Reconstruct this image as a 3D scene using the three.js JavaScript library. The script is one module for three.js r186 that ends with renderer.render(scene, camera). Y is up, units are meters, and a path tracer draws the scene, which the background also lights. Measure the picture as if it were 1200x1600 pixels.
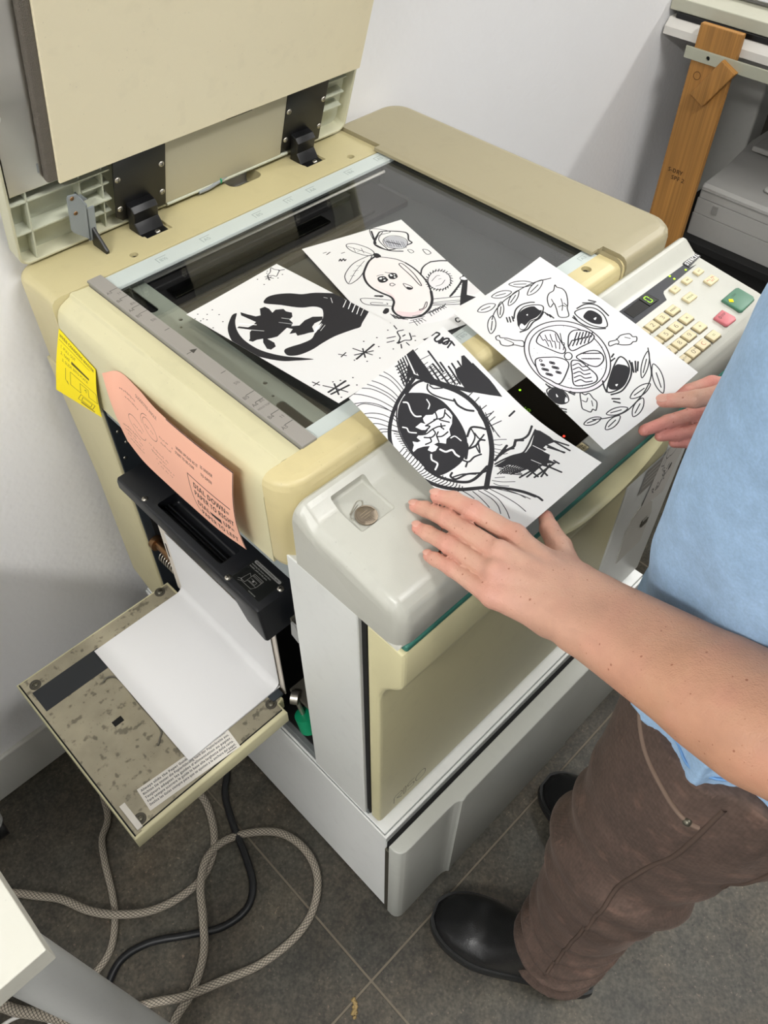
import * as THREE from 'three';
import { RoundedBoxGeometry } from 'three/addons/geometries/RoundedBoxGeometry.js';
import { mergeGeometries, mergeVertices, toCreasedNormals } from 'three/addons/utils/BufferGeometryUtils.js';
import { RectAreaLightUniformsLib } from 'three/addons/lights/RectAreaLightUniformsLib.js';
import { Brush, Evaluator, SUBTRACTION, INTERSECTION } from 'three-bvh-csg';

// ---------------------------------------------------------------- camera, light, exposure
const scene = new THREE.Scene();
scene.background = new THREE.Color(0x20211f);
const camera = new THREE.PerspectiveCamera(64.62, 1200 / 1600, 0.02, 30);
camera.rotation.order = 'YXZ';
camera.position.set(-0.3315, 1.4430, 0.6014);
camera.rotation.set(THREE.MathUtils.degToRad(-49.474), THREE.MathUtils.degToRad(-44.880), THREE.MathUtils.degToRad(0.332));
const renderer = new THREE.WebGLRenderer({ antialias: true });
renderer.toneMapping = THREE.LinearToneMapping;
renderer.toneMappingExposure = 1.22;
renderer.shadowMap.enabled = true;
RectAreaLightUniformsLib.init();
const CEILING = 2.75;
// ceiling luminaires: [x, z, length along x, width along z, radiance]
const LAMPS = [[-2.1, 1.1, 0.3, 1.2, 39], [0.35, 1.3, 1.0, 0.3, 30], [3.0, 0.5, 0.3, 1.2, 36]];
const LAMP_COLOUR = new THREE.Color(1.0, 0.985, 0.955);

// ---------------------------------------------------------------- helpers
const V = (x, y, z) => new THREE.Vector3(x, y, z);
function rng(seed) { let a = seed >>> 0; return () => { a = (a + 0x6d2b79f5) | 0; let t = Math.imul(a ^ (a >>> 15), 1 | a); t = (t + Math.imul(t ^ (t >>> 7), 61 | t)) ^ t; return ((t ^ (t >>> 14)) >>> 0) / 4294967296; }; }
const lerp = (a, b, t) => a + (b - a) * t, clamp = (v, a = 0, b = 1) => Math.min(b, Math.max(a, v));
const smooth = (a, b, v) => { const t = clamp((v - a) / (b - a)); return t * t * (3 - 2 * t); };
const hash = (x, y, z) => { let h = Math.imul(x | 0, 374761393) ^ Math.imul(y | 0, 668265263) ^ Math.imul(z | 0, 2147483647 - 1274126177); h = Math.imul(h ^ (h >>> 13), 1274126177); return ((h ^ (h >>> 16)) >>> 0) / 4294967296; };
function noise3(x, y, z) {
  const X = Math.floor(x), Y = Math.floor(y), Z = Math.floor(z); let u = x - X, v = y - Y, w = z - Z;
  u = u * u * (3 - 2 * u); v = v * v * (3 - 2 * v); w = w * w * (3 - 2 * w);
  const c = (i, j, k) => hash(X + i, Y + j, Z + k);
  return lerp(lerp(lerp(c(0, 0, 0), c(1, 0, 0), u), lerp(c(0, 1, 0), c(1, 1, 0), u), v), lerp(lerp(c(0, 0, 1), c(1, 0, 1), u), lerp(c(0, 1, 1), c(1, 1, 1), u), v), w);
}
function tileNoise(x, y, p, seed) {           // value noise that repeats every p cells
  const X = Math.floor(x), Y = Math.floor(y); let u = x - X, v = y - Y; u = u * u * (3 - 2 * u); v = v * v * (3 - 2 * v);
  const m = (a) => ((a % p) + p) % p, c = (i, j) => hash(m(X + i), m(Y + j), seed);
  return lerp(lerp(c(0, 0), c(1, 0), u), lerp(c(0, 1), c(1, 1), u), v);
}
function fbm(u, v, base, oct, seed) { let s = 0, a = 0.5, n = 0; for (let o = 0, p = base; o < oct; o++, p *= 2, a *= 0.55) { s += a * tileNoise(u * p, v * p, p, seed + o); n += a; } return s / n; }
function dataTex(n, fn, srgb = true) {
  const d = new Uint8Array(n * n * 4);
  for (let y = 0; y < n; y++) for (let x = 0; x < n; x++) { const c = fn(x / n, y / n, x, y), o = (y * n + x) * 4; for (let k = 0; k < 3; k++) d[o + k] = clamp(Array.isArray(c) ? c[k] : c, 0, 255); d[o + 3] = 255; }
  const t = new THREE.DataTexture(d, n, n); t.wrapS = t.wrapT = THREE.RepeatWrapping; t.magFilter = THREE.LinearFilter; t.minFilter = THREE.LinearMipmapLinearFilter; t.generateMipmaps = true;
  if (srgb) t.colorSpace = THREE.SRGBColorSpace; t.needsUpdate = true; return t;
}
const rep = (t, sx, sy = sx) => { const c = t.clone(); c.repeat.set(sx, sy); c.needsUpdate = true; return c; };
function canvasTex(w, h, draw) {
  const c = document.createElement('canvas'); c.width = w; c.height = h; const g = c.getContext('2d'); draw(g, w, h);
  const t = new THREE.CanvasTexture(c); t.colorSpace = THREE.SRGBColorSpace; t.anisotropy = 8; return t;
}
const used = {};
function numbered(name) { const n = used[name] = (used[name] ?? -1) + 1; return n ? name + '_' + String(n).padStart(3, '0') : name; }
function shade(o) { o.castShadow = true; o.receiveShadow = true; return o; }
const asGeo = (g) => (Array.isArray(g) ? mergeGeometries(g.map((q) => { const n = q.index ? q.toNonIndexed() : q.clone(); for (const k of Object.keys(n.attributes)) if (!['position', 'normal', 'uv', 'color'].includes(k)) n.deleteAttribute(k); return n; })) : g);
// a thing: a Group at its base point; the geometry of its parts is written in room coordinates and moved to the base here
function thing(name, label, category, [x, y, z] = [0, 0, 0], group) {
  const o = new THREE.Group(); o.name = numbered(name); o.position.set(x, y, z); scene.add(o);
  o.userData = { label, category }; if (group) o.userData.group = group; return o;
}
function part(name, geo, mat, parent, label) {
  const g = asGeo(geo).clone(), b = V(0, 0, 0); parent.updateWorldMatrix(true, false);
  g.applyMatrix4(parent.matrixWorld.clone().invert());
  const m = shade(new THREE.Mesh(g, mat)); m.name = numbered(name); parent.add(m); if (label) m.userData.label = label; return m;
}
function solo(name, geo, mat, label, category, group) {              // a thing that is one mesh, its origin at its base
  const g = asGeo(geo).clone(); g.computeBoundingBox(); const c = g.boundingBox.getCenter(V()); c.y = g.boundingBox.min.y; g.translate(-c.x, -c.y, -c.z);
  const m = shade(new THREE.Mesh(g, mat)); m.position.copy(c); m.name = numbered(name); scene.add(m); m.userData = { label, category }; if (group) m.userData.group = group; return m;
}
function struct(name, geo, mat, parent) { const m = shade(new THREE.Mesh(asGeo(geo), mat)); m.name = parent ? numbered(name) : name; (parent ?? scene).add(m); if (!parent) m.userData.kind = 'structure'; return m; }
function uvBox(g, s = 1) {                                           // uv in metres, seen along the main axis of each face
  const n = g.index ? g.toNonIndexed() : g, p = n.attributes.position, uv = new Float32Array(p.count * 2), a = V(), b = V(), c = V();
  for (let i = 0; i < p.count; i += 3) {
    a.fromBufferAttribute(p, i); b.fromBufferAttribute(p, i + 1).sub(a); c.fromBufferAttribute(p, i + 2).sub(a); b.cross(c);
    const x = Math.abs(b.x), y = Math.abs(b.y), z = Math.abs(b.z);
    for (let k = 0; k < 3; k++) { const q = V().fromBufferAttribute(p, i + k), o = (i + k) * 2; if (x >= y && x >= z) { uv[o] = q.z; uv[o + 1] = q.y; } else if (y >= z) { uv[o] = q.x; uv[o + 1] = q.z; } else { uv[o] = q.x; uv[o + 1] = q.y; } uv[o] *= s; uv[o + 1] *= s; }
  }
  n.setAttribute('uv', new THREE.BufferAttribute(uv, 2)); return n;
}
function box(x0, x1, y0, y1, z0, z1, r = 0.002, seg = 2) {
  const w = x1 - x0, h = y1 - y0, d = z1 - z0; r = Math.min(r, w / 2.01, h / 2.01, d / 2.01);
  const g = r > 0 ? new RoundedBoxGeometry(w, h, d, seg, r) : new THREE.BoxGeometry(w, h, d);
  g.translate((x0 + x1) / 2, (y0 + y1) / 2, (z0 + z1) / 2); return uvBox(g);
}
function shapeOf(pts, holes = []) { const s = new THREE.Shape(pts.map(([a, b]) => new THREE.Vector2(a, b))); for (const h of holes) s.holes.push(new THREE.Path(h.map(([a, b]) => new THREE.Vector2(a, b)))); return s; }
const exOpt = (d, bevel, seg = 3) => ({ depth: d - 2 * bevel, bevelEnabled: bevel > 0, bevelThickness: bevel, bevelSize: bevel, bevelOffset: -bevel, bevelSegments: seg, curveSegments: 10, steps: 1 });
const creased = (g, a = 0.6) => uvBox(toCreasedNormals(g, a));
function prismX(zy, x0, x1, bevel = 0, holes = []) { const g = new THREE.ExtrudeGeometry(shapeOf(zy.map(([z, y]) => [-z, y]), holes.map((h) => h.map(([z, y]) => [-z, y]))), exOpt(x1 - x0, bevel)); g.translate(0, 0, bevel); g.rotateY(Math.PI / 2); g.translate(x0, 0, 0); return creased(g); }
function prismY(xz, y0, y1, bevel = 0, holes = []) { const g = new THREE.ExtrudeGeometry(shapeOf(xz.map(([x, z]) => [x, -z]), holes.map((h) => h.map(([x, z]) => [x, -z]))), exOpt(y1 - y0, bevel)); g.translate(0, 0, bevel); g.rotateX(-Math.PI / 2); g.translate(0, y0, 0); return creased(g); }
function prismZ(xy, z0, z1, bevel = 0, holes = []) { const g = new THREE.ExtrudeGeometry(shapeOf(xy, holes), exOpt(z1 - z0, bevel)); g.translate(0, 0, z0 + bevel); return creased(g); }
function rrect(x0, x1, y0, y1, r, n = 5) { const o = []; for (const [cx, cy, a] of [[x1 - r, y1 - r, 0], [x0 + r, y1 - r, 1], [x0 + r, y0 + r, 2], [x1 - r, y0 + r, 3]]) for (let i = 0; i <= n; i++) { const t = (a + i / n) * Math.PI / 2; o.push([cx + r * Math.cos(t), cy + r * Math.sin(t)]); } return o; }
function tube(pts, r, seg = 0, radial = 8, closed = false) { const c = new THREE.CatmullRomCurve3(pts.map((p) => (p.isVector3 ? p : V(...p))), closed, 'centripetal'); return new THREE.TubeGeometry(c, seg || pts.length * 8, r, radial, closed); }
function rod(a, b, r, n = 14) { const A = V(...a), B = V(...b), d = B.clone().sub(A), g = new THREE.CylinderGeometry(r, r, d.length(), n); g.applyQuaternion(new THREE.Quaternion().setFromUnitVectors(V(0, 1, 0), d.clone().normalize())); g.translate((A.x + B.x) / 2, (A.y + B.y) / 2, (A.z + B.z) / 2); return g; }
function lathe(profile, n = 24) { return new THREE.LatheGeometry(profile.map(([r, y]) => new THREE.Vector2(r, y)), n); }
// rings of equal length joined into a closed skin
function loft(rings, crease = 0.7, caps = true) {
  const n = rings[0].length, pos = [], idx = [];
  for (const r of rings) for (const p of r) pos.push(p.x, p.y, p.z);
  for (let i = 0; i + 1 < rings.length; i++) for (let j = 0; j < n; j++) { const a = i * n + j, b = i * n + (j + 1) % n, c = a + n, d = b + n; idx.push(a, c, b, b, c, d); }
  if (caps) for (const [k, flip] of [[0, 1], [rings.length - 1, 0]]) {
    const r = rings[k], nrm = V(), e = r[0]; for (let j = 1; j + 1 < n; j++) nrm.add(r[j].clone().sub(e).cross(r[j + 1].clone().sub(e)));
    const ax = Math.abs(nrm.x) > Math.abs(nrm.y) && Math.abs(nrm.x) > Math.abs(nrm.z) ? 'x' : Math.abs(nrm.y) > Math.abs(nrm.z) ? 'y' : 'z';
    const flat = r.map((p) => (ax === 'x' ? new THREE.Vector2(p.y, p.z) : ax === 'y' ? new THREE.Vector2(p.z, p.x) : new THREE.Vector2(p.x, p.y)));
    const want = nrm.clone().multiplyScalar(flip ? 1 : -1);
    for (const [a, b, c] of THREE.ShapeUtils.triangulateShape(flat, [])) {
      const tn = r[b].clone().sub(r[a]).cross(r[c].clone().sub(r[a]));
      if (tn.dot(want) > 0) idx.push(k * n + a, k * n + b, k * n + c); else idx.push(k * n + a, k * n + c, k * n + b);
    }
  }
  let vol = 0; for (let i = 0; i < idx.length; i += 3) { const [a, b, c] = [idx[i] * 3, idx[i + 1] * 3, idx[i + 2] * 3]; vol += pos[a] * (pos[b + 1] * pos[c + 2] - pos[b + 2] * pos[c + 1]) - pos[a + 1] * (pos[b] * pos[c + 2] - pos[b + 2] * pos[c]) + pos[a + 2] * (pos[b] * pos[c + 1] - pos[b + 1] * pos[c]); }
  if (vol < 0) for (let i = 0; i < idx.length; i += 3) { const q = idx[i + 1]; idx[i + 1] = idx[i + 2]; idx[i + 2] = q; }
  const g = new THREE.BufferGeometry(); g.setAttribute('position', new THREE.Float32BufferAttribute(pos, 3)); g.setIndex(idx);
  return creased(g, crease);
}
const evaluator = new Evaluator(); evaluator.attributes = ['position', 'normal', 'uv']; evaluator.useGroups = false;
function cut(g, ...tools) {
  let b = new Brush(g); b.updateMatrixWorld();
  for (const t of tools) { const q = new Brush(t); q.updateMatrixWorld(); b = evaluator.evaluate(b, q, SUBTRACTION); b.updateMatrixWorld(); }
  return uvBox(b.geometry);
}
// a flat print lying on a surface: origin o, directions of its width and of its downward edge
function decal(o, across, down, w, h) {
  const a = across.clone().normalize().multiplyScalar(w), d = down.clone().normalize().multiplyScalar(h), P = [o, o.clone().add(a), o.clone().add(a).add(d), o.clone().add(d)];
  const n = d.clone().cross(a).normalize(), g = new THREE.BufferGeometry(), pos = [], uv = [0, 1, 1, 1, 1, 0, 0, 0];
  for (const p of P) pos.push(p.x, p.y, p.z);
  g.setAttribute('position', new THREE.Float32BufferAttribute(pos, 3)); g.setAttribute('uv', new THREE.Float32BufferAttribute(uv, 2));
  g.setAttribute('normal', new THREE.Float32BufferAttribute([0, 1, 2, 3].flatMap(() => [n.x, n.y, n.z]), 3)); g.setIndex([0, 2, 1, 0, 3, 2]); return g;
}
// a sheet of paper with thickness; f(u, v) gives its face, uv = (u, 1 - v); the back and rim take the blank corner of the print
function sheet(f, nu, nv, t = 0.0003) {
  const pos = [], nor = [], uv = [], idx = [], e = 1e-3, N = (nu + 1) * (nv + 1);
  for (const side of [1, -1]) for (let j = 0; j <= nv; j++) for (let i = 0; i <= nu; i++) {
    const u = i / nu, v = j / nv, p = f(u, v), du = f(Math.min(1, u + e), v).sub(f(Math.max(0, u - e), v)), dv = f(u, Math.min(1, v + e)).sub(f(u, Math.max(0, v - e))), n = dv.cross(du).normalize();
    p.addScaledVector(n, side * t / 2); pos.push(p.x, p.y, p.z); nor.push(n.x * side, n.y * side, n.z * side); if (side > 0) uv.push(u, 1 - v); else uv.push(0.004, 0.996);
  }
  for (let j = 0; j < nv; j++) for (let i = 0; i < nu; i++) { const a = j * (nu + 1) + i, b = a + 1, c = a + nu + 1, d = c + 1; idx.push(a, c, b, b, c, d, a + N, b + N, c + N, b + N, d + N, c + N); }
  const rim = []; for (let i = 0; i <= nu; i++) rim.push(i); for (let j = 1; j <= nv; j++) rim.push(j * (nu + 1) + nu); for (let i = nu - 1; i >= 0; i--) rim.push(nv * (nu + 1) + i); for (let j = nv - 1; j > 0; j--) rim.push(j * (nu + 1));
  for (let k = 0; k < rim.length; k++) { const a = rim[k], b = rim[(k + 1) % rim.length]; idx.push(a, b, a + N, b, b + N, a + N); }
  const g = new THREE.BufferGeometry(); g.setAttribute('position', new THREE.Float32BufferAttribute(pos, 3)); g.setAttribute('normal', new THREE.Float32BufferAttribute(nor, 3)); g.setAttribute('uv', new THREE.Float32BufferAttribute(uv, 2)); g.setIndex(idx); return g;
}

// ---------------------------------------------------------------- surfaces
const grainTex = dataTex(256, (u, v) => 255 * (0.35 * fbm(u, v, 64, 2, 5) + 0.65 * fbm(u, v, 128, 1, 9)), false);
const smudgeTex = dataTex(512, (u, v, x, y) => { const a = fbm(u, v, 3, 6, 21), b = fbm(u, v, 24, 3, 40), s = hash(x, y, 77) > 0.9993 ? 0.82 : 1; return 255 * (s * 0.5 + 0.5) * (0.965 + 0.035 * a - 0.012 * smooth(0.6, 0.8, b)); });
const wallTex = dataTex(512, (u, v) => 255 * (0.6 * fbm(u, v, 8, 5, 3) + 0.4 * fbm(u, v, 90, 2, 8)), false);
const floorTex = dataTex(1024, (u, v, x, y) => {
  const big = fbm(u, v, 4, 5, 61), mid = fbm(u, v, 40, 4, 62), f = fbm(u, v, 220, 2, 63); let k = 0.62 + 0.5 * big + 0.35 * (mid - 0.5) + 0.5 * (f - 0.5);
  const h = tileNoise(u * 340, v * 340, 340, 71); let r = 80, g = 75, b = 64; if (h > 0.93) { k *= 1.45; r += 6; } if (h < 0.045) k *= 0.55; const w = fbm(u, v, 9, 4, 80); r += 10 * (w - 0.5); b -= 8 * (w - 0.5); return [r * k, g * k, b * k];
});
const woodTex = dataTex(512, (u, v) => { const w = fbm(u, v, 3, 3, 91) * 0.5, g = fbm(u * 1, v, 4, 2, 90), ln = Math.sin((u * 14 + w * 9 + 2.2 * tileNoise(v * 3, u * 6, 6, 12)) * Math.PI) * 0.5 + 0.5, fib = tileNoise(u * 190, v * 5, 190, 33), k = 0.86 + 0.06 * ln + 0.16 * (fib - 0.5) + 0.16 * (g - 0.5); return [190 * k, 135 * k, 66 * k]; });
const metalTex = dataTex(512, (u, v, x, y) => { const s = fbm(u, v, 5, 6, 130), m = fbm(u, v, 40, 3, 131), d = hash(x, y, 5) > 0.9985 ? 0.6 : 1; const k = d * (0.74 + 0.36 * s - 0.25 * smooth(0.62, 0.8, m)); return [182 * k, 174 * k, 150 * k]; });
const brushedTex = dataTex(256, (u, v) => 255 * (0.5 * tileNoise(u * 4, v * 200, 200, 7) + 0.5 * fbm(u, v, 6, 3, 17)), false);
const twillTex = dataTex(512, (u, v, x, y) => { const a = 0.5 + 0.5 * Math.sin((x + y) * Math.PI / 2.0), b = fbm(u, v, 5, 5, 150), c = fbm(u, v, 90, 2, 151); return 255 * (0.7 + 0.25 * b + 0.12 * (c - 0.5) + 0.05 * a); });
const knitTex = dataTex(256, (u, v) => 255 * (0.80 + 0.13 * fbm(u, v, 8, 4, 160) + 0.08 * fbm(u, v, 80, 2, 161)));
const plastic = (hex, rough = 0.45, o = {}) => new THREE.MeshPhysicalMaterial({ color: hex, roughness: rough, map: rep(smudgeTex, 2.2), bumpMap: rep(grainTex, 14), bumpScale: 0.00006, ...o });
const plain = (hex, rough = 0.5, o = {}) => new THREE.MeshStandardMaterial({ color: hex, roughness: rough, ...o });
const M = {
  cream: plastic(0xd6d0aa, 0.42), creamWarm: plastic(0xd2c493, 0.42), creamTop: plastic(0xcabf93, 0.42), creamOld: plastic(0xa0977a, 0.45), pad: plastic(0xf2e8c8, 0.55),
  lidShell: plastic(0xcfcdb2, 0.5), lidInside: plastic(0xc6c9b6, 0.55), deck: plastic(0xbebeb4, 0.33), panel: plastic(0xe0e2de, 0.38), base: plastic(0xf2f4f2, 0.36), drawer: plastic(0xbfc1ba, 0.36), door: plastic(0xdbd4a9, 0.42), teal: plastic(0x3f7f70, 0.45),
  black: plain(0x0b0b0d, 0.38), blackMatte: plain(0x0a0a0a, 0.75), head: plastic(0x15171b, 0.4, { map: null }), darkPlate: plain(0x363c42, 0.5, { metalness: 0.3 }), cavity: plain(0x0c0c0c, 0.8),
  gray: plain(0x8f9496, 0.45), greyStrip: plain(0x8f8d88, 0.45), well: plain(0x353937, 0.6), wellPlate: plain(0x8c9488, 0.5), chrome: plain(0xe8e6e0, 0.15, { metalness: 1 }), screw: plain(0xb9b4a8, 0.3, { metalness: 0.9 }), screwDark: plain(0x6d6a5e, 0.4, { metalness: 0.8 }),
  alu: plain(0xbcb7a2, 0.6, { metalness: 0.35, bumpMap: rep(grainTex, 8), bumpScale: 0.00008 }), steel: plain(0xc2c0bb, 0.3, { metalness: 0.95, bumpMap: rep(brushedTex, 1), bumpScale: 0.0002 }), bracket: plain(0x8d9498, 0.5), trayMetal: new THREE.MeshStandardMaterial({ color: 0xffffff, map: rep(metalTex, 3.2), roughness: 0.45, metalness: 0.35 }),
  foam: plain(0x6b655c, 0.95, { bumpMap: rep(grainTex, 20), bumpScale: 0.001 }), glass: new THREE.MeshPhysicalMaterial({ color: 0xffffff, transmission: 1, roughness: 0.02, ior: 1.5, thickness: 0 }), green: plain(0x0c8f63, 0.4), brass: plain(0x8a6a4a, 0.35, { metalness: 0.9 }),
  wood: new THREE.MeshStandardMaterial({ map: rep(woodTex, 3, 1.1), roughness: 0.6 }), white: plastic(0xd0d0ca, 0.4), whiteWood: plain(0xd9d6cf, 0.6), paper: plain(0xdedede, 0.75), plate: plain(0xd8d0c4, 0.5),
};
// ---------------------------------------------------------------- the room
const WALL_Z = -0.276, X0 = -3.2, X1 = 5.2, Z1 = 4.2;
const wallMat = new THREE.MeshStandardMaterial({ color: 0xededee, roughness: 0.75, bumpMap: rep(wallTex, 1.6), bumpScale: 0.0011 });
const trimMat = new THREE.MeshStandardMaterial({ color: 0xc9c8c2, roughness: 0.6, bumpMap: rep(wallTex, 3), bumpScale: 0.0006 });
const floorMat = new THREE.MeshStandardMaterial({ map: rep(floorTex, 1.25), roughness: 0.55, bumpMap: rep(floorTex, 1.25), bumpScale: 0.0004 });
struct('wall_back', box(X0 - 0.15, X1 + 0.15, -0.1, CEILING + 0.1, WALL_Z - 0.15, WALL_Z, 0), wallMat);
struct('wall_left', box(X0 - 0.15, X0, -0.1, CEILING + 0.1, WALL_Z, Z1, 0), wallMat);
struct('wall_right', box(X1, X1 + 0.15, -0.1, CEILING + 0.1, WALL_Z, Z1, 0), wallMat);
struct('wall_front', box(X0 - 0.15, X1 + 0.15, -0.1, CEILING + 0.1, Z1, Z1 + 0.15, 0), plain(0x4a4742, 0.8));
struct('ceiling', box(X0, X1, CEILING, CEILING + 0.1, WALL_Z, Z1, 0), wallMat);
struct('baseboard_back', box(X0, X1, 0, 0.112, WALL_Z - 0.01, WALL_Z + 0.008, 0.004), trimMat);
// floor: big terrazzo slabs on a mortar bed, joints at x = -0.155 and z = 0.402
{
  const bed = new THREE.Group(); bed.name = 'floor'; bed.userData.kind = 'structure'; scene.add(bed);
  struct('mortar_bed', box(X0, X1, -0.1, -0.0007, WALL_Z, Z1, 0), plain(0x6f675a, 0.9), bed);
  const S = 1.0, gap = 0.003;
  const xs = [X0]; for (let x = -0.155 - 3 * S; x < X1; x += S) if (x > X0 + 0.05) xs.push(x); xs.push(X1);
  const zs = [WALL_Z]; for (let z = 0.402; z < Z1; z += S) zs.push(z); zs.push(Z1);
  for (let i = 0; i + 1 < xs.length; i++) for (let j = 0; j + 1 < zs.length; j++) struct('floor_tile', box(xs[i] + gap / 2, xs[i + 1] - gap / 2, -0.03, 0, zs[j] + gap / 2, zs[j + 1] - gap / 2, 0.0012, 2), floorMat, bed);
}
// ceiling luminaires: tray, glowing diffuser, and the light just below it
const LAMP_PLACES = ['over the left end of the room, lengthways', 'above and behind the person', 'over the workbench on the right, lengthways'];
for (const [k, [x, z, w, d, power]] of LAMPS.entries()) {
  const t = thing('ceiling_light', 'white rectangular ceiling light ' + LAMP_PLACES[k], 'ceiling light', [x, CEILING - 0.06, z], 'ceiling lights');
  part('housing', box(x - w / 2 - 0.02, x + w / 2 + 0.02, CEILING - 0.05, CEILING, z - d / 2 - 0.02, z + d / 2 + 0.02, 0.004), plain(0xe8e8e6, 0.5), t);
  part('diffuser', box(x - w / 2, x + w / 2, CEILING - 0.06, CEILING - 0.05, z - d / 2, z + d / 2, 0.003), new THREE.MeshStandardMaterial({ color: 0xf4f4f0, emissive: LAMP_COLOUR, emissiveIntensity: power * 0.3, roughness: 0.6 }), t);
  const l = new THREE.RectAreaLight(LAMP_COLOUR, power, w, d); l.position.set(0, -0.002, 0); l.rotation.x = -Math.PI / 2; l.name = 'lamp'; t.add(l);
}
// ---------------------------------------------------------------- the stencil duplicator
function keep(g, x0, x1, y0, y1, z0, z1) { const a = new Brush(g), b = new Brush(uvBox(new THREE.BoxGeometry(x1 - x0, y1 - y0, z1 - z0).translate((x0 + x1) / 2, (y0 + y1) / 2, (z0 + z1) / 2))); a.updateMatrixWorld(); b.updateMatrixWorld(); return uvBox(evaluator.evaluate(a, b, INTERSECTION).geometry); }
const T = 0.923;                                    // height of the scanner top
const dup = thing('duplicator', 'cream and grey stencil duplicator standing on a low cabinet with its flatbed lid raised', 'duplicator', [0.245, 0.325, 0.03]);
function screwHead(x, y, z, r, axis = V(0, 1, 0), mat = M.screw, name = 'screw', parent = dup) {
  const g = lathe([[0, r * 0.55], [r * 0.5, r * 0.5], [r * 0.85, r * 0.28], [r, 0], [r, -r * 0.15]].reverse(), 14), c = [box(-r * 0.6, r * 0.6, r * 0.42, r * 0.6, -r * 0.1, r * 0.1, 0), box(-r * 0.1, r * 0.1, r * 0.42, r * 0.6, -r * 0.6, r * 0.6, 0)];
  const h = cut(uvBox(g), ...c); h.applyQuaternion(new THREE.Quaternion().setFromUnitVectors(V(0, 1, 0), axis.clone().normalize())); h.translate(x, y, z); return part(name, h, mat, parent);
}
// --- covers of the flatbed, cut from one rounded body along their seams
{
  const plan = rrect(-0.066, 0.556, -0.272, 0.213, 0.03, 7), body = prismY(plan, 0.797, T, 0.011), high = prismY(rrect(-0.066, 0.558, -0.272, 0.2145, 0.034, 7), 0.797, 0.9285, 0.012), e = 0.0004;
  const wellHole = uvBox(new THREE.BoxGeometry(0.4575, 0.3, 0.361).translate(0.2103, 0.9, 0.0008));
  let back = keep(body, -0.2, 0.4385 - e, 0.7, 1, -0.4, -0.1797 - e);
  const slot = prismY(rrect(0.2275, 0.278, -0.275, -0.2365, 0.011), 0.9, 0.95);
  const sock = [[0.0815, 0.1175], [0.3325, 0.3655]].map(([a, b]) => box(a, b, 0.9195, 0.95, -0.25, -0.2135, 0));
  back = cut(back, slot, ...sock, uvBox(rod([0.0505, 0.917, -0.195], [0.0505, 0.95, -0.195], 0.0052, 18)), uvBox(rod([0.394, 0.917, -0.195], [0.394, 0.95, -0.195], 0.0052, 18)));
  const bc = part('back_cover', back, M.creamTop, dup);
  part('recess_floor', box(0.2275, 0.278, 0.9, 0.903, -0.2715, -0.2365, 0), plain(0x75705c, 0.6), bc);
  for (const x of [0.0505, 0.394]) screwHead(x, 0.918, -0.195, 0.0045, V(0, 1, 0), M.screwDark, 'screw', bc);
  const fc = part('front_cover', cut(keep(body, -0.2, 0.447 - e, 0.7, 1, 0.1803 + e, 0.4), uvBox(rod([0.402, 0.917, 0.189], [0.402, 0.95, 0.189], 0.006, 18))), M.creamWarm, dup);
  screwHead(0.402, 0.918, 0.189, 0.005, V(0, 1, 0), M.screwDark, 'screw', fc);
  part('side_cover', prismZ([[-0.0188, 0.797], [-0.0188, T - 0.002], [-0.034, T - 0.001], [-0.039, T], [-0.042, T - 0.0008], [-0.0445, T - 0.004], [-0.05, T - 0.0062], [-0.056, T - 0.009], [-0.0605, T - 0.013], [-0.0638, T - 0.02], [-0.066, T - 0.03], [-0.066, 0.797]], -0.1797 + e, 0.1803 - e), M.cream, dup);
  const right = keep(high, 0.4385, 0.7, 0.7, 1, -0.4, 0.4), lip = keep(prismY([[0.4275, -0.184], [0.5, -0.184], [0.5, 0.1775], [0.4275, 0.1775]], 0.9, 0.9285, 0.0008), 0.42, 0.4386, 0.9243, 1, -0.3, 0.3);
  const rc = part('right_cover', cut(right, uvBox(new THREE.BoxGeometry(0.0085, 0.3, 0.06).translate(0.4428, 0.9, 0.2085))), M.creamOld, dup); part('lip', lip, M.creamOld, rc);
}
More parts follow.
